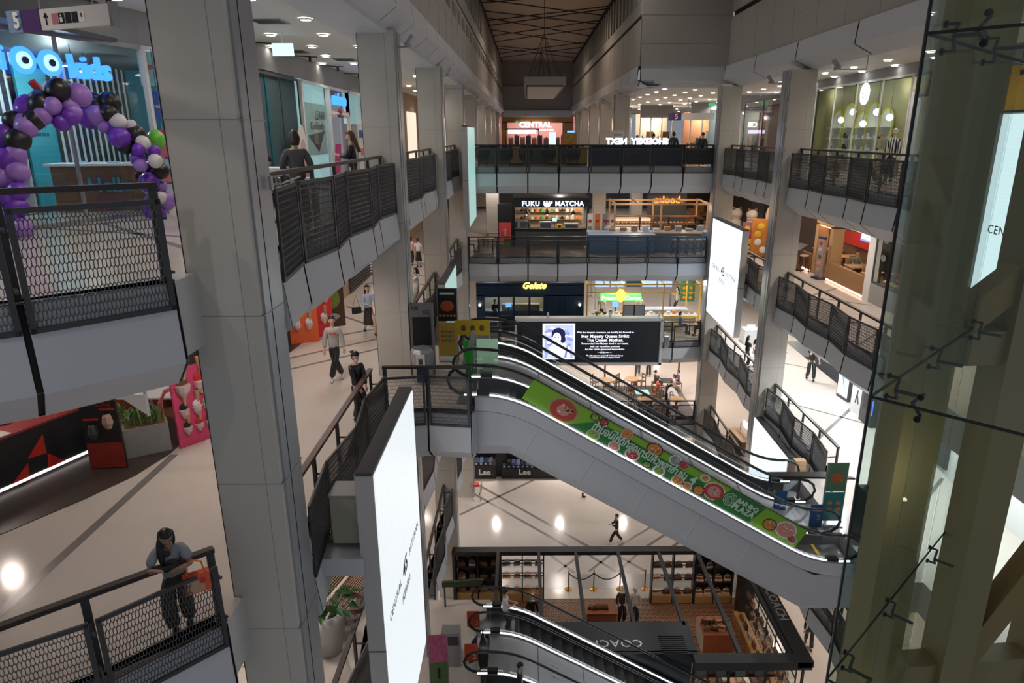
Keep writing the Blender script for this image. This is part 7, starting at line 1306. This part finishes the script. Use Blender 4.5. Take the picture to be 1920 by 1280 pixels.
t = Th('pallet_boxes', (9.0, 20.4, z3), 'brown cartons standing behind the escalator foot', 'boxes'); t.r.scale = (.6, .6, .6); t.part('carton', lambda b: [b.b2((-.3, -.2, .28*k), (.3, .2, .28*k+.26), M_tim) for k in range(3)])
# right kiosk on the second floor
t = Th('wooden_kiosk', (10.8, 31.6, z2), 'small wood-framed kiosk with a white lit sign on the second floor right', 'kiosk', None, .1); t.r.scale = (.6, .6, .85); t.part('counter', lambda b: (b.b2((-.5, -1.4, 0), (.4, 1.4, .95), M_wood2), b.b2((-.55, -1.45, .95), (.45, 1.45, 1.0), M_wood))); t.part('sign', lambda b: b.b2((.3, -.9, 1.4), (.36, .5, 1.8), emat('lit pale sign', (.6, .8, 1), 1.0))); [t.part('post', lambda b: b.b2((.28, y, 0), (.34, y+.06, 1.5), M_wood)) for y in (-1.3, .9)]
person((10.9, 29.5, z2), F(-1, .3), 'person with dark hair standing by the small wood-framed kiosk', 1.6, M_black, M_black, 'short', 'stand')
# ================= GROUND FLOOR: HANDBAG SHOP =================
z1 = -18.4; zt = 2.75
M_sf = mat('shop black frame', (.018, .02, .022), .45); M_roof = mat('matt charcoal roof', (.035, .038, .043), .6)
M_gr = brickmat('fine dark grid on tan floor', (.30, .17, .09), (.27, .15, .08), (.035, .02, .015), 1., .5, .22, .085, .022)
wallbox('floor_handbag_shop', (-3.3, 19.0, z1), (9.9, 26.0, z1+.02), M_gr)
t = Th('handbag_shop', (-3.3, 19.0, z1), 'black open-topped handbag shop pavilion with COACH lettering on its roof', 'shop'); O6 = V((-3.3, 19.0, z1))
def T6(name, fn, m=None, sm=False):
    b = MB(); fn(b); b.v = [(x+3.3, y-19.0, z) for x, y, z in b.v]; return b.build(name, m, t.r, sm)
T6('back_beam', lambda b: b.b2((-3.3, 25.55, zt-.18), (9.9, 25.95, zt), M_sf))
T6('side_beam', lambda b: b.b2((9.2, 19.0, zt-.2), (9.75, 25.6, zt+.02), M_roof)); T6('front_beam', lambda b: b.b2((5.7, 19.0, zt-.3), (9.7, 19.45, zt+.03), M_roof))
T6('roof_panel', lambda b: (b.b2((.25, 19.55, zt-.1), (5.9, 21.1, zt+.02), M_roof), b.b2((-3.3, 19.5, zt-.12), (.25, 20.9, zt), M_roof), b.b2((.25, 19.45, zt-.35), (5.9, 19.6, zt+.02), M_sf)))
for x0, x1, ye in ((-1.3, -1.25, 21), (.45, .5, 21.0), (2.05, 2.1, 21.1), (3.88, 3.9, 21.1), (5.63, 5.72, 20.9), (7.3, 7.35, 19.4), (8.95, 9.1, 19.4)): T6('cross_beam', lambda b: b.bar((x0, 25.7, zt-.05), (x1, ye, zt-.05), .13, .14, M_sf))
T6('front_wall', lambda b: b.b2((-3.3, 19.5, 0), (5.7, 19.6, zt-.1), M_sf))
T6('grille', lambda b: [b.b2((4.65, 19.5+.1*k, zt+.02), (5.55, 19.55+.1*k, zt+.045), M_black) for k in range(9)])
for x in (5.75, 7.0, 8.3, 9.6): T6('front_post', lambda b: b.b2((x, 19.45, 0), (x+.08, 19.53, zt-.2), M_sf))
for z in (.55, 1.15, 1.75): T6('front_shelf', lambda b: b.b2((5.8, 19.45, z), (8.7, 19.75, z+.03), M_sf))
T6('pillar', lambda b: b.b2((9.0, 24.5, 0), (9.6, 25.1, zt), M_black)); T6('corner_post', lambda b: (b.b2((-3.3, 25.6, 0), (-3.2, 25.7, zt), M_sf), b.b2((9.65, 25.6, 0), (9.75, 25.7, zt), M_sf)))
text('COACH', .5, M_white, t.r, (3.08+3.3, 19.97-19, zt+.03), (0, 0, pi), .006, bold=.004, spacing=1.1); text('COACH', .5, M_gsw, t.r, (9.48+3.3, 22.0-19, zt+.03), (0, 0, -pi/2), .006, bold=.004)
M_sw = mat('shelf tan wood', (.30, .19, .08), .5)
BC = [mat('bag tan', (.42, .22, .12), .5), mat('bag cream', (.6, .5, .4), .5), mat('bag black', (.02, .018, .018), .4), mat('bag brown', (.13, .06, .035), .5), mat('bag blush', (.5, .27, .2), .5), mat('bag grey', (.3, .28, .27), .5)]
BM = {}
def bag(x, y, z, m, s, label, grp, rz_=0, low=False):
    key = (m.name, low)
    if key not in BM:
        b = MB(); h = .2 if low else .28; b.sheet([(-.2, -.06, 0), (.2, -.06, 0), (.17, -.05, h), (-.17, -.05, h)], (0, .12, 0), m); b.sheet([(-.17, -.068, h*.55), (.17, -.068, h*.55), (.165, -.06, h+.01), (-.165, -.06, h+.01)], (0, .01, 0), BC[3]); b.box((0, -.072, h*.55), (.04, .01, .04), M_brass); o = b.build('b'); BM[key] = [o.data]; bpy.data.objects.remove(o)
        b = MB(); b.tube([(-.1, 0, h), (-.09, 0, h+.1), (0, 0, h+.15), (.09, 0, h+.1), (.1, 0, h)], .012, m, 5); o = b.build('h'); BM[key].append(o.data); bpy.data.objects.remove(o)
    r = empty('handbag', (x, y, z), label, 'bag', grp, rz_); r.scale = (s,)*3
    for nm, me in zip(('body', 'strap'), BM[key]): o = bpy.data.objects.new(nm, me); COL.objects.link(o); o.parent = r
def rack(x0, x1, y, label, cols, cold, g, dark=False, rz=0):
    q = Th('display_rack', (x0, y, z1), label, 'shelf'); W = x1-x0; n = max(2, int(round(W/.93)))
    q.part('frame', lambda b: [b.b2((W*i/n-.025, -.03, 0), (W*i/n+.025, .33, zt-.2), M_sf) for i in range(n+1)]+[b.b2((0, .28, z), (W, .31, z+.05), M_sf) for z in (.45, 1.1, 1.25, 1.75, 1.9, 2.5)])
    for z in (1.1, 1.75): q.part('shelf', lambda b: b.b2((0, 0, z), (W, .3, z+.02), M_glass if not dark else M_sf))
    q.part('drawer_base', lambda b: b.b2((0, -.03, 0), (W, .35, .42), M_sw)); q.part('plinth', lambda b: b.b2((0, -.04, 0), (W, -.03, .04), M_sf))
    if dark: q.part('back_panel', lambda b: b.b2((0, .33, 0), (W, .36, zt-.2), M_black))
    rr = random.Random(int(x0*10))
    for r_, z in enumerate((.43, 1.13, 1.78)):
        for i in range(n*2):
            bag(x0+W*(i+.5)/(n*2), y+.14, z1+z, BC[cols[r_] if rr.random() < .8 else rr.randrange(6)], .78 if i % 2 else .95, cold, g, rr.uniform(-.25, .25), low=(i % 2 == 0))
rack(-1.2, .68, 25.85, 'open shelf unit of tan handbags left of the rope barrier', (0, 4, 5), 'handbag on the shelf unit left of the rope barrier', 'handbags on the left back shelves')
rack(5.45, 7.3, 25.65, 'open shelf unit of dark handbags right of the rope barrier', (2, 2, 3), 'handbag on the shelf unit right of the rope barrier', 'handbags on the right back shelves')
rack(-3.2, -1.25, 25.85, 'black-backed shelf unit at the far left of the handbag shop', (3, 2, 3), 'handbag on the black-backed far left shelves', 'handbags on the far left shelves', True)
rack(7.35, 9.0, 25.6, 'black-backed shelf unit beside the black pillar', (1, 1, 1), 'handbag on the black-backed shelves by the pillar', 'handbags beside the pillar', True)
q = Th('display_rack', (9.15, 19.6, z1), 'shelf unit along the right side of the handbag shop', 'shelf'); q.part('drawer_base', lambda b: b.b2((-.35, 0, 0), (.1, 5.0, .42), M_sw)); q.part('frame', lambda b: [b.b2((.3, y, 0), (.34, y+.04, zt-.2), M_sf) for y in (0, 1, 2, 3, 4, 5)]+[b.b2((.3, 0, z), (.34, 5, z+.04), M_sf) for z in (.9, 1.5, 2.1)])
for z in (.9, 1.5): q.part('shelf', lambda b: b.b2((-.02, 0, z), (.34, 5, z+.02), M_glass))
for z in (.44, .93, 1.53):
    for i in range(9): bag(9.18 if z > .5 else 8.98, 19.8+.53*i, z1+z, BC[(3, 2, 0, 3, 1, 2, 3, 5, 2)[(i+int(z*3)) % 9]], .8, 'handbag on the shelves along the right side of the shop', 'handbags along the right side', -pi/2, i % 2 == 0)
for i in range(12): bag(6.0+.23*i, 19.6, z1+.58+.6*(i % 3), BC[(3, 2, 3, 0)[i % 4]], .75, 'handbag in the front window of the shop', 'handbags in the front window')
M_rw = mat('reddish cabinet wood', (.2, .07, .035), .45, noise=.15, nscale=6)
for (x, y, w_, d_, h, nm) in ((2.45, 23.9, 1.25, .8, .85, 'reddish wood display table next to the mannequins'), (7.0, 22.6, 1.25, 1.1, .85, 'reddish wood display table covered with dark bags')):
    q = Th('display_table', (x, y, z1), nm, 'table'); q.part('body', lambda b: b.b2((0, 0, 0), (w_, d_, h), M_rw)); q.part('top', lambda b: b.b2((-.02, -.02, h), (w_+.02, d_+.02, h+.03), M_rw)); q.part('side_panel', lambda b: b.b2((-.03, 0, 0), (0, d_, h), M_gsw))
    for i in range(3 if w_ < 1.25 or x < 3 else 8): bag(x+.2+.28*(i % 4), y+.25+.4*(i//4), z1+h+.03, BC[2 if x < 3 else (3, 2, 0, 3)[i % 4]], .8, 'dark handbag on the '+('table next to the mannequins' if x < 3 else 'table covered with bags'), 'handbags on the '+('left table' if x < 3 else 'right table'), random.uniform(-.6, .6), i % 3 == 0)
q = Th('display_table', (4.85, 22.95, z1), 'white table with one black and two orange bags', 'table'); q.part('top', lambda b: b.b2((0, 0, .7), (1.3, .6, .76), M_white)); [q.part('leg', lambda b: b.b2((x, .25, 0), (x+.05, .3, .7), M_sf)) for x in (.1, 1.15)]
for i, m in enumerate((BC[2], mat('bag orange', (.6, .14, .04), .5), mat('bag orange', (.6, .14, .04), .5))): bag(5.15+.38*i, 23.2, z1+.76, m, .8, ('black bag on the white table', 'middle orange bag on the white table', 'right orange bag on the white table')[i], None)
q = Th('display_table', (-1.5, 23.7, z1), 'small white table with a pale bag near the left shelves', 'table'); q.part('top', lambda b: b.b2((0, 0, .8), (.85, .5, .85), M_white)); q.part('base', lambda b: b.b2((.1, .1, 0), (.75, .4, .8), M_gsw)); bag(-1.1, 23.95, z1+.85, BC[1], .9, 'pale bag on the small white table near the left shelves', None)
q = Th('glass_case', (7.0, 20.0, z1), 'low glass-topped case near the front of the handbag shop', 'case'); q.part('frame', lambda b: (b.b2((0, 0, 0), (1.5, .7, .75), M_rw), b.b2((-.03, -.03, .72), (1.53, .73, .8), M_sf))); q.part('glass_top', lambda b: b.b2((.05, .05, .8), (1.45, .65, .81), M_glass)); q.part('wallet_row', lambda b: [b.b2((.12+.27*k, .15, .8), (.3+.27*k, .5, .83), (M_gsw, BC[4], BC[0], M_white, BC[3])[k]) for k in range(5)])
q = Th('easel', (6.35, 20.4, z1), 'dark open frame easel beside the low glass-topped case', 'easel'); [q.part('leg', lambda b: b.bar(a, (.2, .2, 1.3), .03, .03, M_sf)) for a in ((0, 0, 0), (.4, 0, 0), (.2, .5, 0))]; q.part('crossbar', lambda b: b.bar((.06, .05, .4), (.34, .05, .4), .03, .03, M_sf))
for k, x in enumerate((1.85, 3.0, 4.2, 5.35)):
    q = Th('rope_post', (x, 26.66, z1), 'brass rope barrier post, '+('leftmost of the four', 'second from the left', 'third from the left', 'rightmost of the four')[k], 'barrier post'); q.part('base', lambda b: b.lathe((0, 0, 0), [(.17, 0), (.17, .02), (.05, .06), (0, .06)], M_brass, 16)); q.part('pole', lambda b: b.cyl((0, 0, .04), .028, .93, M_wood2, 10)); q.part('finial', lambda b: b.ball((0, 0, 1.0), .04, M_brass, 8, 6))
for k, (xa, xb_) in enumerate(((1.85, 3.0), (3.0, 4.2))):
    b = MB(); b.tube([(xa+(xb_-xa)*i/10, 26.66, z1+.88-.34*(1-((i-5)/5)**2)) for i in range(11)], .025, M_black, 6); tag(b.build('barrier_rope'), ('black rope between the first and second brass posts', 'black rope between the second and third brass posts')[k], 'rope')
for (x, y) in ((-1.2, 24.5), (1, 24.3), (3.3, 23.5), (6.2, 24.5), (8.0, 24.5), (8.2, 21.3), (6.5, 21.2), (4.6, 22)):
    l = lamp(x, y, z1+zt-.2, 34, 120, (1, .62, .36), .06)
# denim stand, trolley
q = Th('denim_stand', (-3.3, 37.2, z1), 'black stand of folded jeans with white Lee lettering', 'stand')
q.part('base', lambda b: (b.b2((0, 0, 0), (1.35, .9, .9), M_black), b.b2((1.7, 0, 0), (6.2, .9, .7), M_black))); q.part('back_panel', lambda b: (b.b2((1.35, .3, 0), (2.0, .5, 3.2), M_black), b.b2((0, .9, 0), (6.2, 1.0, 2.6), M_black)))
for x in (.68, 3.1): text('Lee', .5, M_wht, q.r, (x, -.02, .45), (pi/2, 0, 0), .01, bold=.015)
M_dn = [mat('denim dark', (.015, .025, .06), .7), mat('denim mid', (.03, .06, .13), .7), M_black, M_white]
for i in range(36):
    row = i//12; x = -3.2+.28*(i % 12)+(.55 if i % 12 > 3 else 0); b = MB(); b.box((0, 0, .1), (.24, .28, .2), M_dn[i % 3]); b.box((0, -.145, .1), (.1, .01, .07), M_white); o = b.build('folded_jeans'); o.location = (x+.1, 37.36+.28*row, z1+(.9 if i % 12 < 4 else .7)+.2*row*0+.0); tag(o, 'folded pair of jeans on the black denim stand', 'jeans', 'folded jeans on the denim stand')
for i in range(9):
    b = MB(); b.lathe((0, 0, 0), [(.16, 0), (.2, .6), (.14, .8), (.03, .85)], (M_red if i == 3 else M_dn[i % 4]), 8); b.tube([(0, 0, .85), (0, 0, .95)], .01, M_steel, 4); o = b.build('hanging_garment'); o.location = (-3.05+.16*i if i < 6 else -.6+.35*i, 38.05, z1+1.35); o.scale = (.7, .7, .8); tag(o, 'red garment hanging on the denim stand' if i == 3 else 'dark garment hanging on the denim stand', 'clothes', None if i == 3 else 'garments on the denim stand')
q = Th('shopping_trolley', (-2.95, 34.9, z1), 'wire shopping trolley beside the ground floor column', 'trolley', None, .15)
def basket(b):
    for k in range(6): z = .5+.08*k; e = .02*k; b.tube([(-.22-e, -.35-e, z), (.22+e, -.35-e, z), (.22+e, .3+e, z), (-.22-e, .3+e, z)], .008, M_steel, 4, True)
    for k in range(7):
        for s_ in (-1, 1): b.tube([(s_*.22, -.35+.1*k, .5), (s_*.32, -.4+.12*k, .92)], .006, M_steel, 4)
q.part('basket', basket); q.part('chassis', lambda b: (b.tube([(-.2, -.3, .5), (-.22, .35, .12), (-.22, -.35, .12)], .015, M_dgrey, 5), b.tube([(.2, -.3, .5), (.22, .35, .12), (.22, -.35, .12)], .015, M_dgrey, 5))); q.part('handle', lambda b: b.tube([(-.3, .42, .9), (-.3, .52, 1.0), (.3, .52, 1.0), (.3, .42, .9)], .018, M_dgrey, 6)); q.part('red_bag', lambda b: b.box((0, 0, .88), (.3, .3, .14), M_red)); [q.part('wheel', lambda b: b.ball((x, y, .06), (.02, .06, .06), M_black, 8, 6)) for x in (-.2, .2) for y in (-.32, .32)]
b = MB(); b.ball((0, 0, .05), (.14, .06, .05), None, 10, 6); b.lathe((-.08, 0, .05), [(.055, 0), (.06, .22)], None, 8); o = b.build('shoe', M_black, None, True); o.location = onz(1095, 932, z1); tag(o, 'black boot of a passer-by hidden behind the escalator', 'shoe')
# door frames on the lower left, ground floor pink hint and framed arch
wallbox('wall_back_ground', (-14, 60, -19.2), (22, 60.2, -5.5), M_wall)
wallbox('wall_left_lower', (-8.2, 5, -18.4), (-8.0, 60, -10.2), M_wall); wallbox('wall_right_lower', (14.2, 5, -18.4), (14.4, 60, -10.2), M_wall)
wallbox('wall_left_third', (-8.2, 2, -9.2), (-8.0, 60, -5.6), M_wall)
# small steel brackets that tie the fifth floor handrails to the columns
for (x, y, z, nm) in ((-3.2, 8.95, 1.0, 'steel bracket tying the fifth floor handrail to the nearest column'), (9.38, 26.05, 1.0, 'steel bracket on the right-hand column by the yellow shop')):
    t = Th('rail_bracket', (x, y, z), nm, 'bracket'); s_ = 1 if x < 0 else -1
    t.part('plate', lambda b: b.b2((-.01, -.24, -.07), (.02, -.16, .1), M_steel)); t.part('rod', lambda b: (b.tube([(0, -.2, 0), (.08*s_, .0, 0), (.02*s_, .9 if x < 0 else -.6, .03)], .012, M_steel, 6), b.tube([(.0, -.2, .08), (.1*s_, -.05, .1)], .01, M_steel, 6)))
